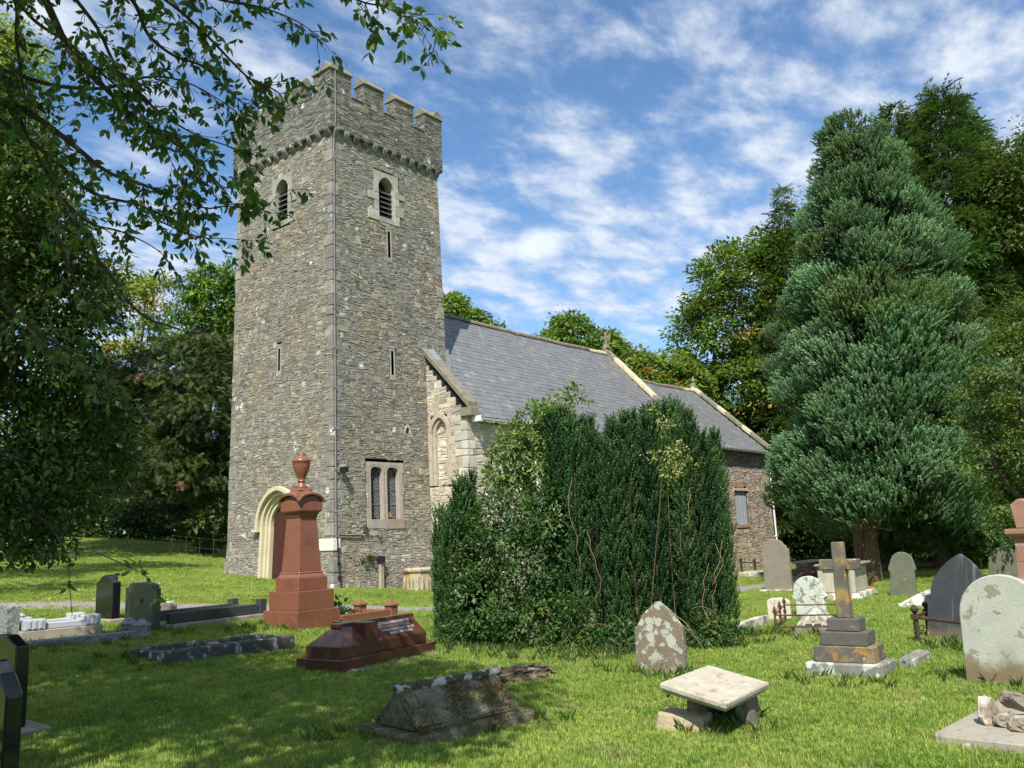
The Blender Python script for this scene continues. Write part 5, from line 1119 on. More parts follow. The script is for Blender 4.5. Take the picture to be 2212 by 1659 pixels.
# 16 chest tomb and its neighbours
l=base_at((1792,1290),(1862,1300)); r=thing('chest_tomb','grey stone chest tomb with moulded lid behind the cross','tomb',(l[0]+.15,l[1]+.2,l[2]),WEST+.10)
part('base',MB().frustum(-.2,.13,.62,1.05,.50,.92,0,.75),MT['white_lich'],r,bevel=.02,jit=.006); part('chest',box_at(-.37,.37,.0,1.5,.131,.70),MT['chest'],r,bevel=.015)
for s in(-1,1): part('pilaster',MB().frustum(.132,.69,.05,.05,.06,.06,s*.36,.02),MT['chest'],r,bevel=.01)
q=MB(); q.frustum(.701,.76,.40,.80,.47,.87,0,.75); q.frustum(.76,.80,.48,.88,.46,.86,0,.75); part('lid',q,MT['grey_head'],r,bevel=.01)
P=hit(1745,1258); r=thing('coped_tomb','dark brown hipped tomb lid between the tall grey headstone and the chest tomb','tomb',(P[0]+.4,P[1],P[2]),0)
part('base',box_at(-.6,1.2,-.5,.5,-.2,.30),MT['iron_dark'],r,bevel=.015); part('hipped_lid',MB().frustum(.301,.60,.9,.55,.55,.05,.3,0),MT['iron'],r,bevel=.01)
P=hit(1742,1236); r=thing('ledger_tomb','pale slab tomb with white edge in front of the dark trees','tomb',(P[0]+1.0,P[1],P[2]),0)
part('side_wall',box_at(-.9,1.1,-.5,.5,-.2,.34),MT['white_lich'],r,bevel=.02); part('slab',box_at(-1.,1.2,-.58,.58,.341,.44),MT['chest'],r,bevel=.015)
P=hit(1628,1243); r=thing('ledger_slab','flat white lichened ledger stone on the grass by the chancel','gravestone',(P[0],P[1],P[2]),.05)
part('slab',box_at(-.9,.9,-.5,.5,-.1,.14),MT['white_lich'],r,bevel=.02,jit=.006); part('footing',box_at(-1.,1.,-.6,.6,-.2,.03),MT['grey_head'],r,bevel=.02)
P=hit(1603,1240); r=thing('low_railing','low dark iron rail with two bars beside the yew bush','railing',(P[0],P[1],P[2]),.9)
for x in(0,-1.2): part('post',MB().tube([(x,0,-.1),(x,0,.58)],.05,6),MT['iron_dark'],r); part('cap',MB().lathe([(.02,.57),(.08,.58),(.08,.62),(.02,.68)],8,x,0),MT['iron_dark'],r)
for z in(.12,.5): part('rail',MB().tube([(-1.6,0,z),(0,0,z)],.026,6),MT['iron_dark'],r)
# 17 stones in the shade of the conifers
l=base_at((1930,1284),(1974,1289)); p=[(-.31,-.25),(.31,-.25),(.27,.55),(.31,.62)]+[(.27*math.cos(a_),.70+.30*math.sin(a_)) for a_ in np.linspace(.1,math.pi-.1,11)]+[(-.31,.62),(-.31,.56),(-.27,.50)]
headstone('headstone','greenish round headed headstone standing in the shade of the conifers',p,.10,'shade_head',l,WEST-.05,(-.05,.06),bev=.012)
P=hit(2150,1298); headstone('headstone','dim round headed headstone deep in the conifer shade',prof_round(.34,.95,.6),.1,'shade_head',(P[0]+3,P[1]+.3,g1(P[0]+3,P[1])),WEST,(0,.03))
P=hit(2000,1312); r=thing('coped_grave','low coped ledger with white lichen behind the black headstone','gravestone',(P[0]+.1,P[1]+.1,P[2]),0.1)
part('base',box_at(-.1,1.5,-.42,.42,-.15,.07),MT['white_lich'],r,bevel=.02); q=MB().frustum(.071,.24,.72,.37,.62,.07,.72,0); part('coped_stone',q,MT['white_lich'],r,bevel=.02)
# 18 black gothic headstone and pale one
l=hit(2070,1382); p=[(-.43,-.25),(.43,-.25),(.40,.42),(.40,.70)]; A=[(x,z) for x,z in prof_point(.40,1.20,.52)[2:]]
p=[(-.43,-.25),(.43,-.25),(.41,.45)]+A+[(-.41,.58),(-.47,.56),(-.48,.50),(-.43,.44)]
headstone('headstone','tall black gothic headstone with grey streaks and an orange lichen spot',p,.10,'black_streak',(l[0]+.05,l[1]-.02,l[2]),WEST-.02,(-.10,.10),bev=.012,parts=[('broken_shoulder',box_at(-.50,-.42,-.04,.04,.54,.62),'marble',.02)])
l=hit(2178,1482); headstone('headstone','large pale round topped headstone with brown stained foot at the right edge',prof_round(.41,1.10,.68,15),.11,'pale_mint',(l[0]+.05,l[1]-.02,l[2]),WEST-.08,(-.03,.015),bev=.012)
# 19 twisted iron railing
A=hit(1984,1390); r=thing('rope_railing','rusty twisted iron rope railing with ball topped posts before the black headstone','railing',(A[0],A[1],A[2]),WEST+.05)
def twist(P0,P1,rad,turns):
    q=MB(); P0,P1=np.array(P0),np.array(P1); t=P1-P0; a_=np.cross(t,(0,0,1.)); a_=a_ if np.linalg.norm(a_)>.01 else np.array((1.,0,0)); a_/=np.linalg.norm(a_); b_=np.cross(t,a_); b_/=np.linalg.norm(b_)
    for s in range(3): q.tube([P0+t*k+rad*.55*(math.cos(turns*6.283*k+s*2.094)*a_+math.sin(turns*6.283*k+s*2.094)*b_) for k in np.linspace(0,1,int(turns*8)+2)],rad*.62,5)
    return q
for x,y in((0,0),(0,.75),(.02,1.5)):
    pp=part('post',twist((x,y,-.08),(x,y,.34),.034,3),MT['iron_dark'],r); q=MB(); q.frustum(-.1,.07,.055,.055,.04,.04,x,y); q.frustum(.33,.40,.045,.045,.05,.05,x,y); q.lathe([(.02,.40),(.03,.42),(.055,.45),(.058,.48),(.03,.515),(.008,.53)],10,x,y); part('post_head',q,MT['iron_dark'],pp)
part('rope_rail',twist((0,0,.36),(1.0,0,.25),.024,9),MT['iron_dark'],r); part('rope_rail',twist((0,0,.36),(0,.75,.36),.024,7),MT['iron_dark'],r); part('rope_rail',twist((0,.75,.36),(.02,1.5,.36),.024,7),MT['iron_dark'],r)
part('scroll',MB().tube([(.06+.05*math.cos(t)*(1-t/12),.05,.20+.05*math.sin(t)*(1-t/12)) for t in np.linspace(0,8,20)],.008,5),MT['iron_dark'],r)
# 20 red sandstone pillar at the right edge
P=at(2248,1270,17.6); r=thing('pillar_monument','red sandstone pillar monument with carved gable top cut by the right edge','monument',(P[0],P[1],g1(P[0],P[1])),WEST-.15); G=MT['sandstone_red']
part('base',MB().box(-.42,.42,-.42,.42,-.2,.30),G,r,bevel=.015); part('plinth',MB().frustum(.301,.36,.38,.38,.31,.31),G,r); part('shaft',MB().frustum(.361,1.15,.30,.30,.275,.275),G,r,bevel=.008)
q=MB(); q.frustum(1.151,1.20,.275,.275,.29,.29); q.frustum(1.20,1.26,.33,.33,.40,.40); q.frustum(1.26,1.36,.40,.40,.40,.40); part('cornice',q,G,r,bevel=.008)
part('carved_top',MB().prism([(-.24,1.361),(.24,1.361),(.30,1.85),(.26,1.88),(.15,1.96),(.05,1.97),(0,1.93),(-.05,1.97),(-.15,1.96),(-.26,1.88),(-.30,1.85)],-.2,.2),G,r,bevel=.02)
pl=part('inscription_plate',box_at(-.25,.25,-.296,-.28,.70,1.06),MT['sandstone_red'],r)
for k in range(6): text('IN LOVING MEMORY' if k==0 else ('I II III I II I' if k%2 else 'II I III II'),.055,MT['letter'],pl,(0,-.298,1.03-.055*k),(math.pi/2,0,0))
# 21 ledger and loose stones at lower right
P=[hit(2018,1612),hit(2150,1546)]; ang=math.atan2(P[1][1]-P[0][1],P[1][0]-P[0][0]); L=1.5
r=thing('ledger_slab','thick grey ledger slab at the lower right corner carrying loose stones','gravestone',(P[0][0],P[0][1],P[0][2]+.0),-.10)
part('slab',box_at(0,1.55,-.95,0,-.12,.10),MT['ledger'],r,bevel=.02,jit=.006)
pz=g1(*P[0][:2])+.10
for k,(px,py,sx,sy,sz,dz,rot,lab,mm) in enumerate((((2136),(1556),.17,.15,.24,.10,.2,'upright brown broken stone, leftmost of the loose stones on the ledger','broken'),(2172,1560,.22,.20,.12,.05,.5,'flat broken stone in the middle of the pile on the ledger','broken'),(2205,1548,.34,.16,.14,.15,-.5,'slanting grey stone on top of the pile on the ledger','grey_head'),(2208,1568,.26,.2,.10,.05,.1,'low stone under the slanting one on the ledger','broken'))):
    c=plane(px,py+6,(0,0,1),pz); o=obj('loose_stone',rock(sx,sy,sz,150+k*7,cuts=12,rough=.16),MT[mm],None,loc=(c[0],c[1],pz+dz-.01)); o.rotation_euler=(0,.35 if k==2 else .05,rot); tag(o,lab,'stone','loose stones on the ledger slab')
# 22 terracotta pot, font, post
P=hit(1872,1284); r=thing('plant_pot','terracotta bowl with straggling plant at the foot of the blue conifer','plant pot',(P[0],P[1],P[2]),0)
part('bowl',MB().lathe([(.02,.0),(.15,.0),(.21,.16),(.235,.17),(.235,.215),(.21,.215),(.19,.17),(.02,.16)],20),MT['terracotta'],r,smooth=False)
l=(2.62,-.52); r=thing('stone_font','old carved stone font with arcaded sides standing against the tower','font',(l[0],l[1],g1(*l)-.03),.2)
part('bowl',MB().lathe([(.36,-.1),(.37,.30),(.38,.52)],8),MT['font'],r,bevel=.01); part('rim',MB().lathe([(.385,.521),(.43,.56),(.44,.62),(.40,.66),(.30,.66)],8),MT['font'],r,bevel=.01)
for k in range(8):
    a_=2*math.pi*(k)/8+math.pi/8; 
    for s in(-.085,.085):
        cx,cy=.372*math.cos(a_)-s*math.sin(a_),.372*math.sin(a_)+s*math.cos(a_); q=MB(); q.frustum(-.05,.33,.030,.030,.03,.03,cx,cy); q.frustum(.33,.46,.03,.03,.004,.004,cx,cy); part('pointed_panel',q,MT['font'],r,bevel=.004)
l=(1.56,-.16); r=thing('wooden_post','weathered wooden post with black box on top against the tower wall','post',(l[0],l[1],g1(*l)),.1)
part('shaft',MB().frustum(-.2,.72,.075,.045,.065,.04),MT['wood_post'],r,bevel=.008); q=MB(); q.frustum(.70,.90,.10,.08,.10,.08); part('black_box',q,MT['pipe_black'],r,bevel=.012)
# 23 wire fence in front of the left wood
A=hit(372,1176); B=hit(486,1186); A=at(372,1180,34); B=at(492,1190,33); za=g1(A[0],A[1]); zb=g1(B[0],B[1])
r=thing('wire_fence','thin dark wire fence at the edge of the wood left of the tower','fence',(A[0],A[1],za),0)
for t in np.linspace(0,1,5): part('post',MB().tube([((B-A)[0]*t,(B-A)[1]*t,-.1+(zb-za)*t),((B-A)[0]*t,(B-A)[1]*t,.75+(zb-za)*t)],.018,5),MT['iron_dark'],r)
for z in(.35,.72): part('wire',MB().tube([(0,0,z),((B-A)[0],(B-A)[1],z+zb-za)],.008,4),MT['iron_dark'],r)
# ------------------------------------------------------------------ vegetation
def unit(v): return v/(np.linalg.norm(v,axis=-1,keepdims=True)+1e-9)
def inst(P,T,N,S,tv,tf):
    """place template (t,b,n coordinates) at P along T with normal N, scaled by S"""
    T=unit(T); B=unit(np.cross(N,T)); N=np.cross(T,B); S=np.asarray(S).reshape(-1,1,1)
    V=P[:,None,:]+S*(tv[None,:,0:1]*T[:,None]+tv[None,:,1:2]*B[:,None]+tv[None,:,2:3]*N[:,None])
    k=len(tv); F=(np.arange(len(P))[:,None,None]*k+tf[None]).reshape(-1,tf.shape[1]); return V.reshape(-1,3),F,k
LEAF4=(np.array([(0,0,0),(.42,.27,.09),(1,0,-.05),(.42,-.27,.09)],float),np.array([(0,1,2),(0,2,3)]))
LEAF8=(np.array([(0,0,0),(.22,.17,.05),(.55,.235,.04),(.82,.12,-.03),(1.03,0,-.1),(.82,-.12,-.03),(.55,-.235,.04),(.22,-.17,.05),(.4,0,.0),(.75,0,-.05)],float),
       np.array([(0,1,8),(1,2,8),(2,9,8),(2,3,9),(3,4,9),(4,5,9),(5,6,9),(6,8,9),(6,7,8),(7,0,8)]))
def spray_template(pairs,ang,ll,w,droop):
    V=[(0,-.03,0),(0,.03,0),(1,0,-droop)];F=[(0,1,2)]
    for i in range(pairs):
        s=.10+.72*i/max(1,pairs-1); l=ll*(1-.55*s); 
        for sg in(-1,1):
            n=len(V); dx,dy=math.cos(ang),math.sin(ang)*sg; zb=-droop*s*s
            V+=[(s-w*.5,0,zb),(s+w*.5,0,zb),(s+dx*l,dy*l,zb-.12*l-droop*.3*s)]; F.append((n,n+1,n+2))
    return np.array(V,float),np.array(F)
def needle_template(n,ang,ll,w,seed):
    rr=np.random.default_rng(seed); V=[];F=[]
    for i in range(n):
        s=i/n*.95; a=i*2.399; l=ll*(1-.5*s)*rr.uniform(.8,1.2); cx,cy=math.cos(a),math.sin(a); k=len(V)
        V+=[(s,-cy*w,cx*w),(s+w,cy*w,-cx*w),(s+l*math.cos(ang),cx*l*math.sin(ang),cy*l*math.sin(ang))]; F.append((k,k+1,k+2))
    return np.array(V,float),np.array(F)
SPRAY=spray_template(4,R(38),.55,.17,.12); SPRAY_W=spray_template(5,R(40),.5,.15,.08); SPRAY_D=spray_template(4,R(42),.5,.17,.45); SHOOT=needle_template(16,R(42),.26,.05,1); SHOOT_L=needle_template(13,R(30),.46,.065,2)
def foliage(name,P,T,N,S,C,tmpl,mat,parent,tip=0.,kind=None):
    V,F,k=inst(P,T,N,S,*tmpl); col=np.repeat(C,k,0)
    if tip: col=col*(1+tip*np.tile(np.clip(tmpl[0][:,0],0,1),len(P)))[:,None]
    o=obj(name,mesh_np(name,V,[F],np.clip(col,0,.9),smooth=True),MT[mat],parent)
    if kind: o['kind']=kind
    return o
def pal(n,rr,cols,w=None,bri=(.75,1.25)):
    cols=np.array(cols,float); w=np.ones(len(cols)) if w is None else np.array(w,float)
    return cols[rr.choice(len(cols),n,p=w/w.sum())]*rr.uniform(*bri,(n,1))*rr.uniform(.93,1.07,(n,3))
def sphere(n,rr,zmin=-1.):
    v=unit(rr.normal(size=(int(n*3.5)+10,3))); v=v[v[:,2]>=zmin]; return v[:n]
def clumps(lobes,ncl,rr,shell=(.72,1.02),zmin=-.55):
    """clump centres spread over the outside of a union of ellipsoids"""
    lobes=np.array(lobes,float); ar=lobes[:,3]*lobes[:,5]; ch=rr.choice(len(lobes),ncl,p=ar/ar.sum()); d=sphere(ncl,rr,zmin)
    while len(d)<ncl: d=np.concatenate([d,sphere(ncl-len(d),rr,zmin)])
    c=lobes[ch,:3]+lobes[ch,3:]*d*rr.uniform(*shell,(ncl,1)); keep=np.ones(ncl,bool)
    for L in lobes: keep&=(((c-L[:3])/L[3:])**2).sum(1)>.42
    return c[keep],d[keep]
def limb(mb,A,B,r0,r1,rr,bend=.12,n=7):
    A,B=np.array(A,float),np.array(B,float); L=np.linalg.norm(B-A); off=rr.normal(size=3)*L*bend; off[2]=abs(off[2])*.5
    mb.tube([A+(B-A)*t+off*4*t*(1-t)*.5+rr.normal(size=3)*L*.012*(0<t<1) for t in np.linspace(0,1,n)],[r0+(r1-r0)*t**.8 for t in np.linspace(0,1,n)],7,cap=False)
def broadleaf(name,label,base,lobes,ncl,per,leaf,cols,w,seed,cr=.75,flat=.62,trunk=.3,group=None,mat='leaf',cat='tree',zmin=-.55,shell=(.72,1.02),tmpl=LEAF4,bri=(.7,1.3),limbs=True,base_h=.3):
    rr=np.random.default_rng(seed); root=thing(name,label,cat,tuple(base),0,group); b=np.array(base)
    c,d=clumps(lobes,ncl,rr,shell,zmin); n=len(c); idx=np.repeat(np.arange(n),per); m_=len(idx)
    sz=cr*rr.uniform(.6,1.35,n)
    o=unit(rr.normal(size=(m_,3)))*(rr.uniform(size=(m_,1))**.45)*sz[idx][:,None]; o[:,2]*=flat; o[:,2]+=np.abs(o[:,2])*.0-.18*(np.hypot(o[:,0],o[:,1])**2)/np.maximum(.2,sz[idx])
    P=c[idx]+o; T=unit(o*np.array([1,1,.3])+d[idx]*.5*sz[idx][:,None]+rr.normal(size=(m_,3))*.45+np.array([0,0,-.25])); N=unit(np.array([0,0,1.])+d[idx]*.5+rr.normal(size=(m_,3))*.55)
    C=np.array([1.85,1.72,1.5])*pal(n,rr,cols,w,bri)[idx]*rr.uniform(.75,1.25,(m_,1)); S=leaf*rr.uniform(.7,1.3,m_)
    foliage('crown',P-b,T,N,S,C,tmpl,mat,root)
    mb=MB(); L0=np.array(lobes,float); top=L0[np.argmax(L0[:,2])]; fork=b+(L0[:,:3].mean(0)-b)*base_h
    mb.tube([b+np.array([0,0,-.3])-b,(b*.5+fork*.5)-b+rr.normal(size=3)*.05,fork-b],[trunk*1.25,trunk,trunk*.85],10)
    if limbs:
        for L in L0: limb(mb,fork-b,L[:3]-b,trunk*.6,trunk*.18,rr)
        for q in c[rr.choice(n,min(n,40),replace=False)]:
            j=np.argmin(((L0[:,:3]-q)**2).sum(1)); limb(mb,L0[j,:3]-b,q-b,trunk*.15,trunk*.04,rr,n=5)
    part('trunk',mb,MT['bark'],root,smooth=True); return root
def px_lobes(L):
    """ellipsoids from (x,y,distance,rx,rz[,ry]) read off the view; rx, rz in view pixels"""
    out=[]
    for q in L:
        x,y,d,rx,rz=q[:5]; s=d/FPX; ry=q[5]*s if len(q)>5 else (rx*s+rz*s)/2; out.append((*at(x,y,d),rx*s,ry if ry else rx*s,rz*s))
    return [(a,b,c,(rx+ry)/2,(rx+ry)/2,rz) for a,b,c,rx,ry,rz in out]
def gbase(px,py,d): P=at(px,py,d); return (P[0],P[1],g1(P[0],P[1]))
G_MID=[(.075,.135,.022),(.055,.105,.018),(.10,.165,.028)]; G_DARK=[(.030,.062,.016),(.040,.075,.018),(.024,.05,.016)]; G_YEL=[(.13,.17,.03),(.16,.18,.035),(.09,.15,.026)]
# sycamore behind the chancel
broadleaf('sycamore_tree','broad dark green sycamore rising behind the chancel',gbase(1600,1200,54),px_lobes([(1600,650,54,110,125),(1680,570,54,75,85),(1540,730,53,85,85),(1500,850,53,75,75),(1620,860,52,110,110),(1690,760,55,70,150),(1640,990,53,90,120),(1540,960,53,100,100)]),700,75,.28,[(.050,.092,.016),(.040,.077,.014),(.080,.118,.02),(.14,.12,.028)],[5,4,2,.3],101,cr=1.0,flat=.5,trunk=.45)
# far tree tops behind the nave roof
broadleaf('ash_tree','feathery green ash top just right of the tower behind the nave ridge',gbase(1010,1200,52),px_lobes([(970,690,52,38,50),(1015,705,52,40,45),(1055,730,52,28,30),(985,660,52,18,28)]),110,75,.26,[(.085,.135,.035),(.065,.11,.028)],None,102,cr=.55,trunk=.25)
broadleaf('ash_tree','green tree top behind the middle of the nave ridge',gbase(1240,1200,55),px_lobes([(1190,755,55,50,40),(1240,740,55,45,55),(1300,765,55,55,50),(1225,705,55,22,28)]),170,75,.27,[(.08,.135,.03),(.06,.11,.024)],None,103,cr=.6,trunk=.3)
broadleaf('maple_tree','yellow green tree behind the nave gable cross',gbase(1410,1200,50),px_lobes([(1385,800,50,45,50),(1435,810,50,50,55),(1480,840,49,50,60),(1400,860,49,60,60)]),190,75,.26,[(.10,.145,.028),(.07,.115,.022),(.19,.15,.04)],[4,4,.3],104,cr=.6,trunk=.3)
# conifers on the right
def conifer(name,label,base,prof,H,n,seed,cols,w,tmpl,size,up,mat='needle',lean=(0,0),trunk=.3,zb=.1,clump=.55,per=22,tops=(),group=None,tip=.35,bark='bark_red',inner=.5,droop=0.,dvw=.8):
    """prof: list of (height, radius); foliage in tufts at the ends of radial branches"""
    rr=np.random.default_rng(seed); b=np.array(base); root=thing(name,label,'tree',tuple(base),0,group)
    hs=np.array([p[0] for p in prof]); rs=np.array([p[1] for p in prof]); cs=np.array([p[2] if len(p)>2 else 0. for p in prof])
    lx,ly=lean; wgt=np.maximum(rs,.25); cdf=np.cumsum((wgt[1:]+wgt[:-1])/2*np.diff(hs)); cdf=np.concatenate([[0],cdf])/cdf[-1]
    # lumps: the rounded ends of the boughs, each clothed with sprays on its outer and upper side
    h=np.interp((np.arange(n)+rr.uniform(size=n))/n,cdf,hs); a=(np.arange(n)*2.399963+rr.normal(size=n)*.35)%(2*math.pi)
    R_=np.interp(h,hs,rs); lr=clump*np.clip(.45+.55*R_/rs.max(),.4,1)*rr.uniform(.55,1.4,n)
    rad=np.maximum(0,R_-lr*.75)*rr.uniform(.76,1.10,n)*(1+.09*np.sin(a*2+h*.7+seed)+.07*np.sin(a*3-h*1.3))
    ch=np.interp(h,hs,cs); c=np.stack([np.cos(a)*rad+lx*h+right[0]*ch,np.sin(a)*rad+ly*h+right[1]*ch,h-lr*.2],-1); out=np.stack([np.cos(a),np.sin(a),np.full(n,.15)],-1)
    for (tx,ty,t0,t1,tr,tn) in tops:
        th=(np.arange(tn)+.5)/tn; aa=rr.uniform(0,2*math.pi,tn); r_=tr*(1-th)*rr.uniform(.2,.9,tn)
        c=np.concatenate([c,np.stack([tx+np.cos(aa)*r_,ty+np.sin(aa)*r_,t0+(t1-t0)*th],-1)]); out=np.concatenate([out,np.stack([np.cos(aa)*.6,np.sin(aa)*.6,np.full(tn,.8)],-1)]); lr=np.concatenate([lr,np.maximum(.07,tr*.75*(1-th))])
    m_=len(c); cnt=np.maximum(6,(per*(lr/clump)**1.6)).astype(int); idx=np.repeat(np.arange(m_),cnt); q=len(idx)
    dv=unit(unit(rr.normal(size=(q,3)))+out[idx]*.70+np.array([0,0,.42])); depth_=rr.uniform(size=(q,1))**2*.45
    P=c[idx]+dv*lr[idx][:,None]*(1-depth_)*np.array([1,1,.60]); T=unit(dv*dvw+out[idx]*.5+np.array([0,0,up])+rr.normal(size=(q,3))*.26); N=unit(np.array([0,0,1.])+dv*.5+rr.normal(size=(q,3))*.5)
    C=1.95*pal(m_,rr,cols,w,(.8,1.2))[idx]*rr.uniform(.75,1.25,(q,1)); S=size*rr.uniform(.65,1.3,q)*np.clip(lr[idx]/clump+.35,.5,1.1)
    ni=int(q*.12); hi_=np.interp(rr.uniform(size=ni),cdf,hs); ai=rr.uniform(0,2*math.pi,ni); ri=np.interp(hi_,hs,rs)*.62*np.sqrt(rr.uniform(size=ni)); chi=np.interp(hi_,hs,cs); Pi=np.stack([np.cos(ai)*ri+lx*hi_+right[0]*chi,np.sin(ai)*ri+ly*hi_+right[1]*chi,hi_],-1)
    P=np.concatenate([P,Pi]); T=np.concatenate([T,np.stack([np.cos(ai),np.sin(ai),rr.uniform(-.3,.8,ni)],-1)]); N=np.concatenate([N,rr.normal(size=(ni,3))+np.array([0,0,1.])]); C=np.concatenate([C,pal(ni,rr,cols,w)]); S=np.concatenate([S,size*2.2*rr.uniform(.7,1.3,ni)])  # inner sprays coloured darker to imitate shade inside the crown
    P[:,2]=np.maximum(P[:,2],.25)
    foliage('crown',P,T,N,S,C,tmpl,mat,root,tip=tip)
    mb=MB(); mb.tube([(right[0]*float(np.interp(t,hs,cs)*np.clip((t-hs.min()-.5)/4,0,1)),right[1]*float(np.interp(t,hs,cs)*np.clip((t-hs.min()-.5)/4,0,1)),t) for t in np.concatenate([[-.3,0.],np.linspace(hs.min(),H*.97,7)])],[trunk*1.35]+[trunk*(1-.93*t) for t in np.linspace(.02,1,8)],12)
    for i in rr.choice(n,min(n,70),replace=False): limb(mb,(right[0]*np.interp(c[i,2],hs,cs),right[1]*np.interp(c[i,2],hs,cs),c[i,2]*.85),c[i],.05,.015,rr,bend=.08,n=4)
    part('trunk',mb,MT[bark],root,smooth=True); return root
BLUE=[(.036,.066,.029),(.030,.056,.023),(.045,.078,.038),(.034,.056,.019),(.085,.062,.03)]
B0=gbase(1880,1262,26.5); dB=26.5; sB=dB/FPX
def height_at(px,y,base):      # height above the base where the sight line meets the tree's vertical axis
    d=ray(px,y); h2=FW[:2]/np.linalg.norm(FW[:2]); return float(CAM[2]+d[2]*((np.array(base[:2])-CAM[:2])@h2)/(d[:2]@h2))-base[2]
def axis_row(base,y,px):        # height of row y on the tree, metres per view pixel there, and how far the axis must shift to stay under column px
    h=height_at(px,y,base); ax,_,dz=pix((base[0],base[1],base[2]+h)); return h,dz/FPX,(px-ax)*dz/FPX
def hpx(y,d): return height_at(1880,y,B0)
prof=[(lambda h,m_,c:(h,max(.25,(x1-x0)/2*m_*.93),c))(*axis_row(B0,y,(x0+x1)/2)) for y,x0,x1 in((1120,1760,2085),(1090,1700,2120),(1050,1672,2130),(1000,1662,2122),(960,1666,2106),(925,1690,2085),(870,1670,2130),(772,1670,2111),(663,1686,2083),(554,1697,2056),(445,1729,2013),(336,1757,1936),(275,1770,1885))]
right=RT[:2]/np.linalg.norm(RT[:2])
def off(pxx,d=dB): return tuple(right*((pxx-1880)*d/FPX))
def tops_for(base,rows): return [(*(right*axis_row(base,(y0+y1)/2,x)[2]),height_at(x,y0,base),height_at(x,y1,base),r*axis_row(base,y1,x)[1],k) for x,y0,y1,r,k in rows]
tops=tops_for(B0,((1792,400,262,34,22),(1842,390,252,34,22),(1890,390,245,34,22)))
ln=(0,0)
conifer('blue_conifer','big blue green cypress conifer with thick trunk right of the chancel',B0,prof,hpx(270,dB),225,201,BLUE,[4,3,2,2,.03],SHOOT_L,.25,.75,lean=ln,trunk=.40,tops=tops,clump=.95,per=215,tip=1.2,dvw=.35)  # strong tip lightening paints a lit and dark contrast into the tufts
LEY=[(.034,.063,.016),(.028,.055,.014),(.045,.076,.019),(.052,.076,.022)]
def simple_conifer(name,label,px,d,rows,seed,cols,n,tops=(),tm=SPRAY_D,size=.32,up=-.12,per=105,tr=.28,w=None,clump=.85):
    b=gbase(px,1250,d); H=lambda y:height_at(px,y,b); pr=[(lambda h,m_,c:(h,max(.2,r*m_),c))(*axis_row(b,y,px)) for y,r in rows]; pr.sort(); tp=tops_for(b,tops)
    return conifer(name,label,b,pr,H(min(y for y,_ in rows)),n,seed,cols,w,tm,size,up,trunk=tr,tops=tp,clump=clump,per=per,tip=.4)
simple_conifer('cypress_tree','tallest dark green cypress behind the blue conifer',2035,33,[(1190,165),(1050,185),(900,190),(750,180),(600,185),(480,160),(380,122),(300,88),(230,48),(195,18)],202,LEY,480,tops=[(2012,260,172,26,22),(2045,300,205,24,20),(1990,330,215,22,16)])
simple_conifer('cypress_tree','dark green cypress with forked tip between the blue conifer and the tallest cypress',1930,34,[(1150,120),(900,150),(700,130),(550,110),(420,80),(330,50),(270,28),(235,12)],203,LEY,340,tops=[(1912,330,228,22,18),(1948,330,245,22,18)])
simple_conifer('cypress_tree','slender brownish green cypress beside the chancel gable',1690,49,[(1150,60),(1000,70),(850,72),(700,62),(600,48),(520,34),(450,18),(405,6)],204,[(.055,.085,.024),(.045,.075,.02),(.11,.085,.03)],170,tops=[(1733,520,400,14,12),(1712,560,450,16,12)],w=[3,3,.4],size=.34,clump=.8)
simple_conifer('cypress_tree','dark yew under the sycamore at the chancel corner',1775,52,[(1230,120),(1100,130),(1000,110),(900,60),(850,15)],205,G_DARK,130,tm=SPRAY,size=.45,up=.1,clump=1.2)
simple_conifer('cypress_tree','dark cypress filling the right edge behind the pillar monument',2180,37,[(1200,150),(1000,160),(800,150),(650,120),(520,80),(440,40),(400,15)],206,LEY,330)
# broadleaf masses at the right edge
broadleaf('oak_tree','round topped oak at the far right behind the cypresses',gbase(2260,1230,36),px_lobes([(2240,400,33,110,120),(2200,520,33,80,110),(2290,620,33,120,150),(2250,800,33,120,180)]),480,80,.2,[(.042,.066,.016),(.035,.057,.014),(.052,.074,.02)],None,105,cr=.8,trunk=.35)
broadleaf('hornbeam_tree','light green hornbeam with drooping twigs along the right edge',gbase(2330,1290,20),px_lobes([(2200,820,20,75,110),(2240,960,20,100,120),(2150,1010,20,70,90),(2200,1100,20,80,70),(2130,880,21,50,80),(2230,720,21,60,80)]),250,60,.11,[(.050,.082,.018),(.038,.066,.015),(.082,.10,.027)],[3,4,.7],106,cr=.42,flat=.4,trunk=.16)
ug=broadleaf('undergrowth','dark evergreen undergrowth beneath the conifers behind the graves',gbase(2080,1230,39),px_lobes([(1950,1150,40,110,90),(2080,1170,39,90,80),(2200,1190,38,110,80),(1830,1150,46,90,100),(1730,1160,50,70,90),(2000,1080,42,160,90),(2150,1090,42,120,100)]),420,60,.20,[(.016,.030,.010),(.022,.038,.011)],None,107,cr=.6,cat='undergrowth',trunk=.1,zmin=-.8,limbs=False); ug['kind']='stuff'
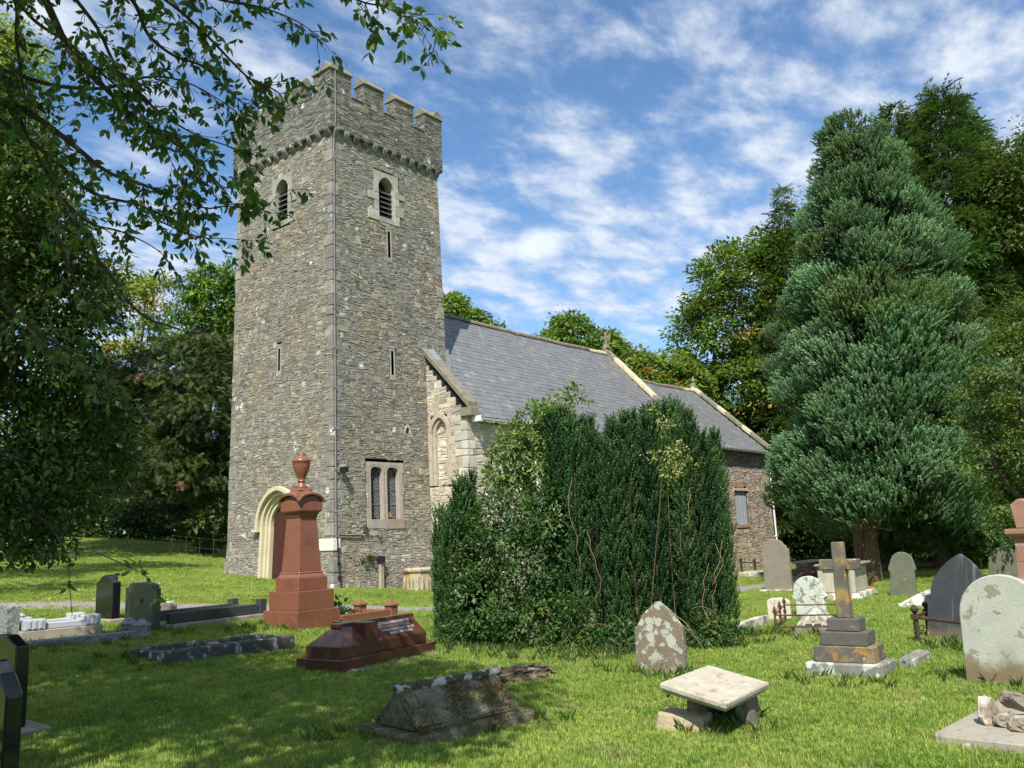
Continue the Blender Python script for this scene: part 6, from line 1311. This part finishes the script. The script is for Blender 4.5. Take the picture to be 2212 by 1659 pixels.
# left wood
broadleaf('beech_tree','rounded bright green tree top close to the left side of the tower',gbase(480,1150,44),px_lobes([(480,630,44,55,70),(440,680,44,55,60),(510,690,44,50,80),(420,760,44,60,70),(500,810,44,60,80)]),260,75,.22,[(.075,.135,.024),(.055,.105,.02),(.045,.085,.018)],None,108,cr=.65,trunk=.3)
broadleaf('yew_tree','wide dark yew with dead twigs filling the space left of the tower',gbase(455,1165,36),px_lobes([(380,820,36,100,85),(300,900,36,110,100),(440,900,35,80,110),(240,990,36,110,80),(370,1010,35,120,70),(470,1020,35,60,80),(200,870,37,80,100),(460,780,37,50,60)]),620,46,.34,[(.028,.046,.013),(.022,.038,.011),(.038,.055,.016),(.08,.06,.03)],[4,4,2,.4],109,cr=.7,flat=.42,trunk=.3,mat='needle',tmpl=SPRAY,base_h=.55)  # dark yew green, darkened further in place of shade from trees overhead
broadleaf('lime_tree','thin yellowish tree top left of the yew',gbase(300,1150,50),px_lobes([(330,660,50,70,70),(260,650,50,70,80),(300,740,50,80,70)]),120,65,.24,[(.12,.155,.035),(.10,.13,.03),(.20,.16,.03)],[4,4,.5],110,cr=.65,trunk=.25)
broadleaf('ash_tree','sunlit pale green tree top in the upper left corner',gbase(-40,1150,30),px_lobes([(10,130,30,60,90),(-30,220,30,90,110),(50,260,30,50,60),(20,400,30,90,100),(-20,560,30,110,120)]),240,65,.17,[(.12,.175,.035),(.09,.145,.028),(.15,.19,.045)],None,111,cr=.6,trunk=.3)
ug=broadleaf('undergrowth','shade darkened undergrowth along the foot of the left wood',gbase(250,1165,42),px_lobes([(450,1135,34.3,55,45),(395,1128,35.5,50,42),(490,1120,34.5,25,55),(450,1120,39,60,55),(360,1130,42,70,50),(260,1130,42,80,60),(150,1130,42,90,80),(40,1120,41,90,90),(480,1080,40,40,70),(380,1060,45,90,80),(250,1050,46,100,90),(120,1040,46,110,100),(0,1040,46,110,110),(440,1000,47,60,80)]),760,66,.22,[(.016,.032,.010),(.022,.040,.011),(.028,.045,.012)],None,112,cr=.55,cat='undergrowth',trunk=.1,zmin=-.8,limbs=False); ug['kind']='stuff'  # leaf colours lowered to stand in for the shade under the trees
# far woodland closing every view
rr=np.random.default_rng(77); Pw=[];
for k in range(260):
    a_=rr.uniform(R(-40),R(125)); d=rr.uniform(66,82); x,y=CAM[0]+d*math.cos(a_),CAM[1]+d*math.sin(a_)
    hgt=rr.uniform(6,9.5)*(.62 if R(20)<a_<R(44) else 1.); Pw.append((x,y,g1(x,y)+hgt*.45,3.4,3.4,hgt*.55))
for k in range(120):
    a_=rr.uniform(R(-30),R(120)); d=rr.uniform(56,63); x,y=CAM[0]+d*math.cos(a_),CAM[1]+d*math.sin(a_); Pw.append((x,y,g1(x,y)+1.,2.6,2.6,rr.uniform(1.8,2.8)))
c,d=clumps(Pw,3900,rr,(.75,1.),-.8); idx=np.repeat(np.arange(len(c)),30); o=unit(rr.normal(size=(len(idx),3)))*(rr.uniform(size=(len(idx),1))**.4)*1.25
tag(foliage('woodland',c[idx]+o,unit(o+rr.normal(size=o.shape)*.4),unit(d[idx]+np.array([0,0,.8])+rr.normal(size=o.shape)*.4),.82*rr.uniform(.7,1.3,len(idx)),pal(len(c),rr,G_DARK+G_MID[1:2],None)[idx]*rr.uniform(.75,1.25,(len(idx),1)),LEAF4,'leaf',None),'distant belt of mixed green woodland behind everything','woodland',kind='stuff')

# ---- the yew bush: bundles of upright rods
def yew(name,label,rods,base,seed,cols,per=95,size=.20):
    rr=np.random.default_rng(seed); b=np.array(base); root=thing(name,label,'shrub',tuple(base),0)
    Ps=[];Ts=[];Cs=[];Ss=[]; mb=MB()
    for (x,y,z0,z1,r) in rods:
        n=int(per*(z1-z0)); t=rr.uniform(size=n)**.9; z=z0+(z1-z0)*t; a=rr.uniform(0,2*math.pi,n); taper=np.clip((1-t)/.22,.12,1)**.7; ra=r*taper*rr.uniform(.45,1.05,n)
        Ps.append(np.stack([x+np.cos(a)*ra,y+np.sin(a)*ra,z-size*.5],-1)); Ts.append(np.stack([np.cos(a)*.34,np.sin(a)*.34,np.ones(n)],-1)+rr.normal(size=(n,3))*.14)
        Cs.append(np.repeat(pal(1,rr,cols,None,(.8,1.2)),n,0)*rr.uniform(.7,1.25,(n,1))); Ss.append(size*rr.uniform(.7,1.25,n)*np.where(t>.9,1.15,1.))
        mb.tube([(x-b[0],y-b[1],max(z0-b[2],-.1)),(x-b[0],y-b[1],(z0+z1)/2-b[2]),(x-b[0],y-b[1],z1-.15-b[2])],[.022,.018,.006],5,cap=False)
    P=np.concatenate(Ps);T=np.concatenate(Ts); N=rr.normal(size=P.shape)
    foliage('crown',P-b,T,N,np.concatenate(Ss),np.concatenate(Cs),SHOOT,'needle',root,tip=.8); part('stem',mb,MT['twig'],root); return root  # tips lightened: new growth, plus sunlight painted onto the shoots
YEWC=[(.030,.070,.020),(.023,.056,.017),(.038,.084,.023)]
rr=np.random.default_rng(31); rods=[]
bc=np.array(hit(1392,1398)[:2])+np.array([.95,.55])*1.0
def yheight(px): return np.interp(px,[1170,1200,1240,1275,1320,1380,1420,1470,1520,1560,1590],[930,885,870,905,900,880,860,858,875,930,990])
vx=unit(np.array(FW[:2])); 
pts=[]
for k in range(4000):
    u,v=rr.uniform(-1,1,2); e=math.sqrt(u*u+v*v)
    if e>1 or e<.45 or any((u-p)**2*1.52**2+(v-q)**2*1.25**2<.27**2 for p,q in pts): continue
    pts.append((u,v))
for u,v in pts:
    e=math.sqrt(u*u+v*v)
    x,y=bc+right*u*1.52+vx*v*1.25; dd=float((np.array([x,y,0.])-CAM)@FW); g=g1(x,y); px,_,_=pix((x,y,g+2)); zt=at(px,yheight(px)+rr.uniform(-14,62)+max(0,v)*20,dd)[2]-.02*e
    rods.append((x,y,g+rr.uniform(.15,.5),zt,rr.uniform(.10,.165)))
rods.sort(); bush_base=(bc[0],bc[1],g1(*bc)); yew('yew_bush','large dark Irish yew bush of upright rods in front of the nave',rods,bush_base,41,YEWC,per=240)
sc_=np.array(hit(990,1385)[:2])+np.array([.3,.2]); rods=[]
for k in range(46):
    u,v=rr.uniform(-1,1,2)
    if u*u+v*v>1: continue
    x,y=sc_+right*u*.36+vx*v*.4; dd=float((np.array([x,y,0.])-CAM)@FW); px,_,_=pix((x,y,1.)); zt=at(px,np.interp(px,[940,960,985,1000,1020,1040],[1105,1080,1070,1035,1020,1080])+rr.uniform(-12,70),dd)[2]; rods.append((x,y,g1(x,y)+.1,zt,rr.uniform(.08,.12)))
yew('yew_bush','small narrow yew at the left end of the bramble',rods,(sc_[0],sc_[1],g1(*sc_)),42,YEWC,per=130)
# ---- bramble heap and elder
def leafy(name,label,lobes,base,n,cols,w,seed,size,cr,stems,flowers=0,cat='shrub',per=26,tm=LEAF8,zmin=-.75,shell=(.8,1.05)):
    rr=np.random.default_rng(seed); b=np.array(base); root=thing(name,label,cat,tuple(base),0); c,d=clumps(lobes,n,rr,shell,zmin); idx=np.repeat(np.arange(len(c)),per); m_=len(idx)
    o=unit(rr.normal(size=(m_,3)))*(rr.uniform(size=(m_,1))**.5)*cr; P=c[idx]+o; P[:,2]=np.maximum(P[:,2],gz(P[:,0],P[:,1])+.02)
    T=unit(o/cr+d[idx]*.6+rr.normal(size=(m_,3))*.5+np.array([0,0,-.2])); N=unit(d[idx]+np.array([0,0,.7])+rr.normal(size=(m_,3))*.45)
    foliage('foliage',P-b,T,N,size*rr.uniform(.6,1.25,m_),1.35*pal(len(c),rr,cols,w,(.75,1.25))[idx]*rr.uniform(.75,1.25,(m_,1)),tm,'leaf',root)
    mb=MB()
    for k in range(stems):
        i=rr.integers(len(c)); e=c[i]+d[i]*rr.uniform(.05,.35); s=np.array([b[0]+rr.normal()*.4,b[1]+rr.normal()*.4,b[2]]); mid=(s+e)/2+np.array([0,0,.5])+d[i]*.1
        ts=np.linspace(0,1,9); pts=[(1-t)**2*s+2*t*(1-t)*mid+t*t*e-b for t in ts]; mb.tube(pts,[.0045*(1-.7*t)+.0015 for t in ts],5,cap=False)
    if stems: part('stem',mb,MT['twig_pale'],root)
    if flowers:
        fi=rr.choice(len(c),flowers); fc=c[fi]+d[fi]*cr*.95; idx=np.repeat(np.arange(flowers),16); o=rr.normal(size=(len(idx),3))*.05; V=fc[idx]+o
        foliage('blossom',V-b,unit(rr.normal(size=V.shape)),unit(d[fi][idx]+rr.normal(size=V.shape)*.4),.034*rr.uniform(.7,1.3,len(idx)),pal(len(idx),rr,[(.50,.43,.38),(.44,.33,.28),(.30,.22,.15)],[3,2,1.5]),LEAF4,'petal',root)
    return root
BR=[(.040,.085,.020),(.030,.068,.017),(.058,.108,.025),(.085,.11,.03)]
bb=hit(1120,1395); db=float((bb-CAM)@FW)+.5
leafy('bramble_bush','tangled bramble with pale pink blossom between the two yews',px_lobes([(1100,1130,db,80,75,90),(1120,1230,db,100,110,100),(1060,1300,db-.2,90,90,80),(1180,1130,db,45,90,70),(1140,1340,db-.5,110,60,80),(1230,1385,db-.8,110,28,60),(1050,1200,db+.1,50,70,60)]),(bb[0]+.4,bb[1]+.3,bb[2]),1150,BR,[4,4,2,.6],51,.075,.17,20,flowers=30,shell=(.5,1.05))
leafy('elder_bush','light green elder sprouting above the bramble against the nave wall',px_lobes([(1120,965,db+.7,50,45,60),(1165,930,db+.7,45,50,60),(1175,1010,db+.6,55,60,60),(1095,1030,db+.6,35,40,50),(1200,960,db+.6,30,70,50),(1240,855,db+.9,22,22,20),(1205,880,db+.8,24,30,20)]),(bb[0]+1.,bb[1]+.6,bb[2]),250,[(.10,.16,.036),(.08,.135,.03),(.13,.175,.05),(.06,.11,.025)],[4,4,2,2],52,.085,.16,26)
fb=hit(1440,1405); leafy('bramble_bush','low bramble trails round the foot of the big yew',px_lobes([(1330,1390,db-1.4,90,35,50),(1420,1395,db-1.6,60,25,40),(1540,1375,db-1.2,55,35,50),(1000,1385,db-.3,60,30,40),(1250,1330,db-1.0,35,40,30)]),(fb[0],fb[1],fb[2]),200,BR,[3,4,1,1],53,.07,.16,10)
bs=hit(1500,1120+260); leafy('bramble_bush','pale bramble spray with white flowers high on the right of the big yew',px_lobes([(1450,985,12.0,40,26,15),(1480,1000,12.0,30,20,15),(1430,910,12.2,14,24,10),(1455,1020,11.9,20,30,12)]),(fb[0]+.4,fb[1]+.5,fb[2]),40,[(.17,.20,.05),(.22,.20,.06),(.10,.15,.03)],None,54,.06,.14,3,flowers=6,per=9)
# dry trailing stems over the yew
rr=np.random.default_rng(66); mb=MB(); b0=np.array(bush_base)
for k in range(6):
    px=rr.uniform(1220,1575); y0=rr.uniform(1000,1250); y1=y0+rr.uniform(80,230); d0=12.1+abs(px-1380)/230*.9+(.9 if px<1180 else 0)
    pts=[at(px+12*math.sin(t*4+k)+rr.normal()*3,y0+(y1-y0)*t,d0-.25*t-.1*math.sin(t*3)) for t in np.linspace(0,1,9)]; mb.tube([p-b0 for p in pts],.0035,4,cap=False)
o=part('trailing_stem',mb,MT['twig_pale'],bpy.data.objects['yew_bush']); 
# small plants: ivy by the monument, weeds on the wall, pot plant, long grass
def tuftplant(name,label,cat,base,n,length,cols,seed,spread=.6,tm=LEAF4,wid=1.,kind=None,rad=.05,zlift=1.):
    rr=np.random.default_rng(seed); b=np.array(base); a=rr.uniform(0,2*math.pi,n); s=spread*rr.uniform(.2,1,n); T=np.stack([np.cos(a)*s,np.sin(a)*s,np.ones(n)*rr.uniform(.3,1,n)],-1)
    P=np.stack([rr.normal(size=n)*rad,rr.normal(size=n)*rad,np.abs(rr.normal(size=n))*rad*zlift],-1); V,F,k=inst(P,T,np.stack([-np.cos(a),-np.sin(a),np.full(n,.6)],-1),length*rr.uniform(.5,1.2,n),tm[0]*np.array([1,wid,1]),tm[1])
    o=obj(name,mesh_np(name,V,[F],np.repeat(pal(n,rr,cols),k,0)),MT['leaf'],None,loc=tuple(b)); return tag(o,label,cat,kind=kind)
ivy=hit(728,1338); tuftplant('ivy_plant','glossy green ivy growing at the right foot of the red monument','plant',(ivy[0]-.05,ivy[1]-.1,ivy[2]+.02),150,.13,[(.05,.12,.03),(.08,.16,.05)],61,1.3,LEAF8,1.3,rad=.13)
for k,(u,z,n) in enumerate(((1.12,1.42,40),(1.25,.62,70),(1.0,.55,40),(.5,2.28,18),(.62,.62,16),(1.62,1.25,18),(2.6,1.3,14),(2.35,5.2,14),(1.0,8.6,14))):
    P=fS(u,z,.03); tuftplant('wall_fern',['leafy fern in the tower wall under the two light window','largest fern tuft in the tower wall beside the wooden post','fern tuft left of the wooden post on the tower','small weed high above the black cable','tiny weed beside the black cable','small weed right of the upper fern','small weed under the window sill right','small weed high on the south face','highest little weed on the south face'][k],'fern',P,n,.17 if n>30 else .11,[(.10,.15,.035),(.13,.17,.05),(.16,.14,.05)],70+k,1.2,LEAF4,.6)
pp=bpy.data.objects['plant_pot'].location; tuftplant('pot_plant','straggling grey green plant in the terracotta bowl','plant',(pp[0],pp[1],pp[2]+.18),60,.42,[(.12,.14,.05),(.18,.15,.07)],81,1.3,LEAF4,.22)
P=hit(1575,1572); tp=tuftplant('long_grass','long green grass growing under the table tomb','grass',(P[0]+.1,P[1]+.05,P[2]),160,.2,[(.08,.17,.03),(.11,.19,.04)],82,.9,LEAF4,.10,rad=.13,kind='stuff',zlift=.05)
P=hit(1475,1545); tuftplant('ivy_plant','ivy sprig under the edge of the table slab','plant',(P[0]+.02,P[1]+.05,P[2]+.12),40,.07,[(.07,.14,.04),(.10,.17,.05)],83,1.4,LEAF8,1.3,rad=.12)
rr=np.random.default_rng(99); Pl=[];
for (px,py,n,sp) in((1300,1415,60,.5),(1530,1390,60,.4),(1600,1372,50,.3),(980,1390,40,.4),(1120,1410,50,.5),(2130,1470,14,.3),(1720,1372,20,.4),(1420,1452,14,.25),(1480,1454,10,.1),(2060,1398,18,.3),(560,1360,12,.3),(690,1352,14,.3),(300,1432,16,.5),(760,1600,10,.3),(1100,1560,10,.3),(1820,1467,14,.4),(1570,1575,16,.25),(350,1372,14,.5),(120,1400,16,.6)):
    c=hit(px,py); Pl+= [(c[0]+rr.normal()*sp,c[1]+rr.normal()*sp) for _ in range(n)]
Pl=np.array(Pl); Pl=np.repeat(Pl,16,0)+rr.normal(size=(len(Pl)*16,2))*.035; n=len(Pl); a=rr.uniform(0,6.283,n); T=np.stack([np.cos(a)*.5,np.sin(a)*.5,np.ones(n)],-1)
tmL=(LEAF4[0]*np.array([1,.12,1.]),LEAF4[1])
tag(foliage('tall_grass',np.c_[Pl,gz(Pl[:,0],Pl[:,1])-.01],T,np.stack([-np.cos(a),-np.sin(a),np.full(n,.4)],-1),.13*rr.uniform(.5,1.4,n),pal(n,rr,[(.10,.19,.03),(.13,.20,.04),(.24,.21,.09)],[4,4,1.5]),tmL,'leaf',None),'taller unmown grass round the stones and the foot of the yew','grass',kind='stuff')
# fallen leaves
n=900; px=np.concatenate([rr.uniform(0,620,700),rr.uniform(60,1500,60),rr.uniform(0,560,140)]); py=np.concatenate([rr.uniform(1185,1300,700),rr.uniform(1330,1650,60),rr.uniform(1292,1312,140)])
Q=np.array([hit(a_,b_) for a_,b_ in zip(px,py)]); T=rr.normal(size=(n,3))*np.array([1,1,.2]); Nn=np.array([0,0,1.])+rr.normal(size=(n,3))*.4
tag(foliage('fallen_leaves',Q+np.array([0,0,.035]),T,Nn,np.where(np.arange(n)<700,.075,.06)*rr.uniform(.6,1.3,n),pal(n,rr,[(.50,.46,.10),(.38,.36,.10),(.42,.20,.05),(.55,.50,.30)],[4,3,1.2,1]),LEAF4,'leaf',None),'yellow and brown fallen leaves scattered over the left lawn','leaves',kind='stuff')

# ---- overhanging tree at the upper left, its trunk left of the picture
def overhang():
    rr=np.random.default_rng(17); tb=at(-700,1500,8.0); b=np.array([tb[0],tb[1],g1(tb[0],tb[1])])
    root=thing('cherry_tree','overhanging cherry tree with drooping leafy twigs across the upper left','tree',tuple(b),0); mb=MB()
    fork=at(-420,300,7.6); mb.tube([b-b,(b+fork)/2-b+np.array([.1,.05,0]),fork-b],[.26,.2,.16],12,cap=False)
    br=[ # (pixel x, pixel y, distance) polylines, start radius
     ([(-420,300,7.6),(-150,-60,7.2),(60,-90,7.0),(98,0,6.9),(122,52,6.9),(147,104,6.8),(175,144,6.8),(233,196,6.8),(276,242,6.8),(331,279,6.8),(392,319,6.9),(450,372,6.9),(500,430,7.0)],.055,1.3),
     ([(98,-60,7.0),(200,-60,6.9),(285,0,6.8),(319,73,6.7),(374,119,6.7),(438,144,6.7),(500,200,6.7),(560,262,6.7)],.03,1.2),
     ([(285,-40,6.8),(358,0,6.6),(440,70,6.5),(533,165,6.4),(585,190,6.4),(605,205,6.4),(612,230,6.4)],.02,1.1),
     ([(358,-40,6.6),(480,0,6.4),(560,15,6.4),(640,45,6.3),(690,80,6.3)],.018,1.2),
     ([(-420,300,7.6),(-100,180,7.4),(0,220,7.3),(74,251,7.2),(153,309,7.1),(230,370,7.1),(310,400,7.0),(390,430,7.0)],.06,1.3),
     ([(0,260,7.3),(104,334,7.2),(196,414,7.2),(294,441,7.2),(360,470,7.2),(420,500,7.2)],.03,1.2),
     ([(-200,100,7.5),(0,150,7.4),(120,185,7.2),(230,190,7.1),(330,165,7.0),(420,185,6.9),(510,240,6.9)],.03,1.1),
     ([(-30,-50,7.3),(33,0,7.2),(36,90,7.2),(50,190,7.2),(56,280,7.2)],.035,.9),
     ([(-60,60,7.3),(0,160,7.2),(30,220,7.2),(56,290,7.2),(110,390,7.3),(150,470,7.3)],.05,1.0),
     ([(20,-20,7.0),(75,45,6.9),(150,95,6.9),(210,150,6.8),(280,215,6.8),(360,330,6.8),(410,440,6.8)],.022,1.3),
     ([(140,-30,7.0),(210,60,6.8),(250,140,6.7),(330,230,6.7),(420,290,6.7),(520,330,6.7),(540,400,6.7)],.022,1.3),
     ([(150,470,7.4),(196,520,7.5),(213,565,7.5),(245,604,7.5),(277,651,7.5),(319,688,7.5),(368,705,7.5),(424,720,7.5),(463,692,7.5)],.032,.12),
     ([(118,490,7.6),(147,574,7.6),(172,615,7.6),(210,640,7.6),(260,690,7.6)],.03,.5),
     ([(424,720,7.5),(470,712,7.5),(505,704,7.5)],.008,.0),
     ([(700,-120,6.2),(760,-10,6.1),(830,15,6.1),(880,40,6.0),(930,60,6.0),(955,110,6.0)],.012,1.5),
     ([(100,330,7.3),(130,420,7.3),(190,480,7.3),(260,500,7.2),(340,540,7.2),(390,600,7.2)],.02,1.0),
     ([(380,430,7.0),(450,450,6.9),(510,440,6.9),(550,448,6.9),(585,460,6.9)],.010,1.0),
     ([(330,470,7.0),(420,510,7.0),(490,515,7.0),(535,520,7.0)],.010,.8),
     ([(-100,560,7.9),(60,700,7.9),(150,760,7.9),(230,820,7.9)],.03,1.0),
     ([(200,1190,6.6),(300,1235,6.5),(330,1262,6.5),(345,1300,6.5)],.007,.0),
     ([(105,1130,6.8),(145,1200,6.7),(150,1260,6.7),(156,1330,6.7)],.006,.0)]
    LP=[];LT=[]
    def leafy_twig(p,dirv,L,r0):
        n=6; pts=[p]; dcur=unit(dirv)
        for i in range(n):
            dcur=unit(dcur+np.array([0,0,-.055])+rr.normal(size=3)*.17); pts.append(pts[-1]+dcur*L/n)
        mb.tube([q-b for q in pts],[r0*(1-.8*i/n) for i in range(n+1)],4,cap=False)
        for i in range(1,n+1):
            for _ in range((1 if rr.uniform()<.55 else 0) if i<4 else (2 if i<n else 4)):
                sd=unit(rr.normal(size=3)); t=unit(dcur*.45+sd*.8+np.array([0,0,-.5])); LP.append(pts[i]+rr.normal(size=3)*.01); LT.append(t)
    for poly,r0,dn in br:
        P=np.array([at(*q) for q in poly]); m_=len(P); fine=[]
        for i in range(m_-1):
            p0,p1,p2,p3=P[max(i-1,0)],P[i],P[i+1],P[min(i+2,m_-1)]
            for t in np.linspace(0,1,5,endpoint=False): fine.append(.5*((2*p1)+(-p0+p2)*t+(2*p0-5*p1+4*p2-p3)*t*t+(-p0+3*p1-3*p2+p3)*t**3))
        fine.append(P[-1]); fine=np.array(fine); k=len(fine)
        mb.tube([q-b for q in fine],[max(.003,.8*r0*(1-.9*(i/(k-1))**.9)) for i in range(k)],7,cap=False)
        seg=np.linalg.norm(np.diff(fine,axis=0),axis=1)
        for i in range(1,k):
            fr=i/(k-1)
            for _ in range(rr.poisson(dn*(3.6 if fr>.2 else 1.5)*seg[i-1]/.14*.62)):
                tdir=unit(fine[i]-fine[i-1]); dv=tdir*.7+rr.normal(size=3)*.6+np.array([0,0,-.1]); leafy_twig(fine[i],dv,rr.uniform(.14,.42),.0035)
    # a few low sprigs on the hanging bare twigs
    for q in ((300,1236,6.5),(318,1250,6.5),(335,1280,6.5),(345,1300,6.5),(148,1215,6.7),(150,1255,6.7),(262,1238,6.6),(280,1222,6.6)): 
        for _ in range(4): LP.append(at(*q)+rr.normal(size=3)*.02); LT.append(unit(rr.normal(size=3)+np.array([0,0,-.6])))
    LP=np.array(LP); LT=np.array(LT); n=len(LP); N=unit(rr.normal(size=(n,3))+np.array([-.2,-.3,.25])); S=.080*rr.uniform(.6,1.2,n); C=1.7*pal(n,rr,[(.040,.082,.020),(.032,.066,.018),(.058,.105,.024),(.11,.13,.03)],[4,4,2,.5],(.7,1.25))
    d=LP-CAM; z=d@FW; px=1106+FPX*(d@RT)/z; py=829.5-FPX*(d@UPV)/z; vis=(px>10)&(px<960)&(py>5)&(py<1300); score=np.where(vis,S/z,0); order=np.argsort(-score); big,rest=order[:300],order[300:]
    o=foliage('foliage',LP[rest]-b,LT[rest],N[rest],S[rest],C[rest],LEAF8,'leaf',root); o['kind']='stuff'
    tmpl=[]
    for k in range(6):
        V=LEAF8[0].copy(); V[:,2]*=1+.5*math.sin(k); V[:,1]*=.9+.05*k; me=mesh_np('leaf',V,[LEAF8[1]],np.repeat(1.7*np.array([[(.040,.082,.020),(.034,.070,.018),(.058,.105,.024),(.045,.09,.02),(.03,.062,.018),(.10,.125,.03)][k]]),len(V),0)); me.materials.append(MT['leaf']); tmpl.append(me)
    for j,i in enumerate(big):
        T=LT[i]; B=unit(np.cross(N[i],T)); Nn=np.cross(T,B); mw=Matrix.Identity(4)
        for r_ in range(3): mw[r_][0]=T[r_]*S[i]; mw[r_][1]=B[r_]*S[i]; mw[r_][2]=Nn[r_]*S[i]; mw[r_][3]=LP[i][r_]-b[r_]
        o=obj('leaf',tmpl[j%6 if j%17 else 5],None,root); o.matrix_local=mw
    part('branch',mb,MT['twig'],root,smooth=True)
    return root
overhang()
# dense leafy tree down the left side
broadleaf('laurel_tree','dense dark leafy tree filling the left edge under the cherry branches',gbase(-330,1400,11.5),px_lobes([(60,430,11.,120,110),(-40,560,10.8,140,140),(120,620,11.4,130,120),(40,760,11.,150,130),(150,880,11.6,110,110),(30,960,10.8,150,130),(110,1060,11.0,120,100),(0,1150,10.6,130,90),(170,960,11.6,90,90),(-60,330,11,150,130)]),620,74,.088,[(.030,.058,.016),(.042,.074,.018),(.023,.046,.013),(.075,.11,.025),(.12,.14,.035)],[4,3,4,1,.35],113,cr=.36,flat=.6,trunk=.2,tmpl=LEAF8,limbs=True)
# the wide crowns above and behind the viewer that shade the foreground lawn
def canopy(name,label,base,lobes,ncl,per,leaf,seed):
    return broadleaf(name,label,base,lobes,ncl,per,leaf,G_MID,None,seed,cr=.8,trunk=.3,shell=(.45,1.),zmin=-.9)
def shade_lobe(gx_,gy_,h,rx,rz):    # crown part whose shadow falls at (gx_,gy_)
    k=h/math.tan(SUN_EL); return (gx_+SUN_H[0]*k,gy_+SUN_H[1]*k,g1(gx_,gy_)+h,rx,rx,rz)
SH=[(hit(x,y),h,rx) for x,y,h,rx in((60,1440,8.0,1.3),(230,1470,7.6,1.5),(420,1500,8.2,1.5),(620,1490,7.8,1.4),(800,1470,8.4,1.3),(960,1500,7.8,1.0),(870,1570,7.2,.9),(1080,1470,8.6,.6),(300,1560,7.0,1.0),(150,1540,7.2,1.0),(600,1560,7.0,.8),(450,1415,8.3,1.0),(740,1435,8.6,.9),(300,1425,8.0,1.0),(1010,1560,7.0,.6),(700,1640,6.4,.5))]
canopy('cherry_tree','tall cherry tree standing behind the viewer and shading the front lawn',(-19.5,-15.5,g1(-19.5,-15.5)),[shade_lobe(p[0],p[1],h,rx,rx*.6) for p,h,rx in SH],520,64,.17,301)
SH=[(hit(x,y),h,rx) for x,y,h,rx in((60,1240,10.,1.6),(180,1228,10.,1.8),(320,1222,9.5,1.6),(120,1200,10.5,2.0),(260,1192,10.5,2.0),(60,1270,9.,1.0),(200,1262,9.,.7))]
canopy('beech_tree','tall beech left of the picture shading the far lawn',(-17.,4.,g1(-17.,4.)),[shade_lobe(p[0],p[1],h,rx,rx*.6) for p,h,rx in SH],300,64,.20,302)
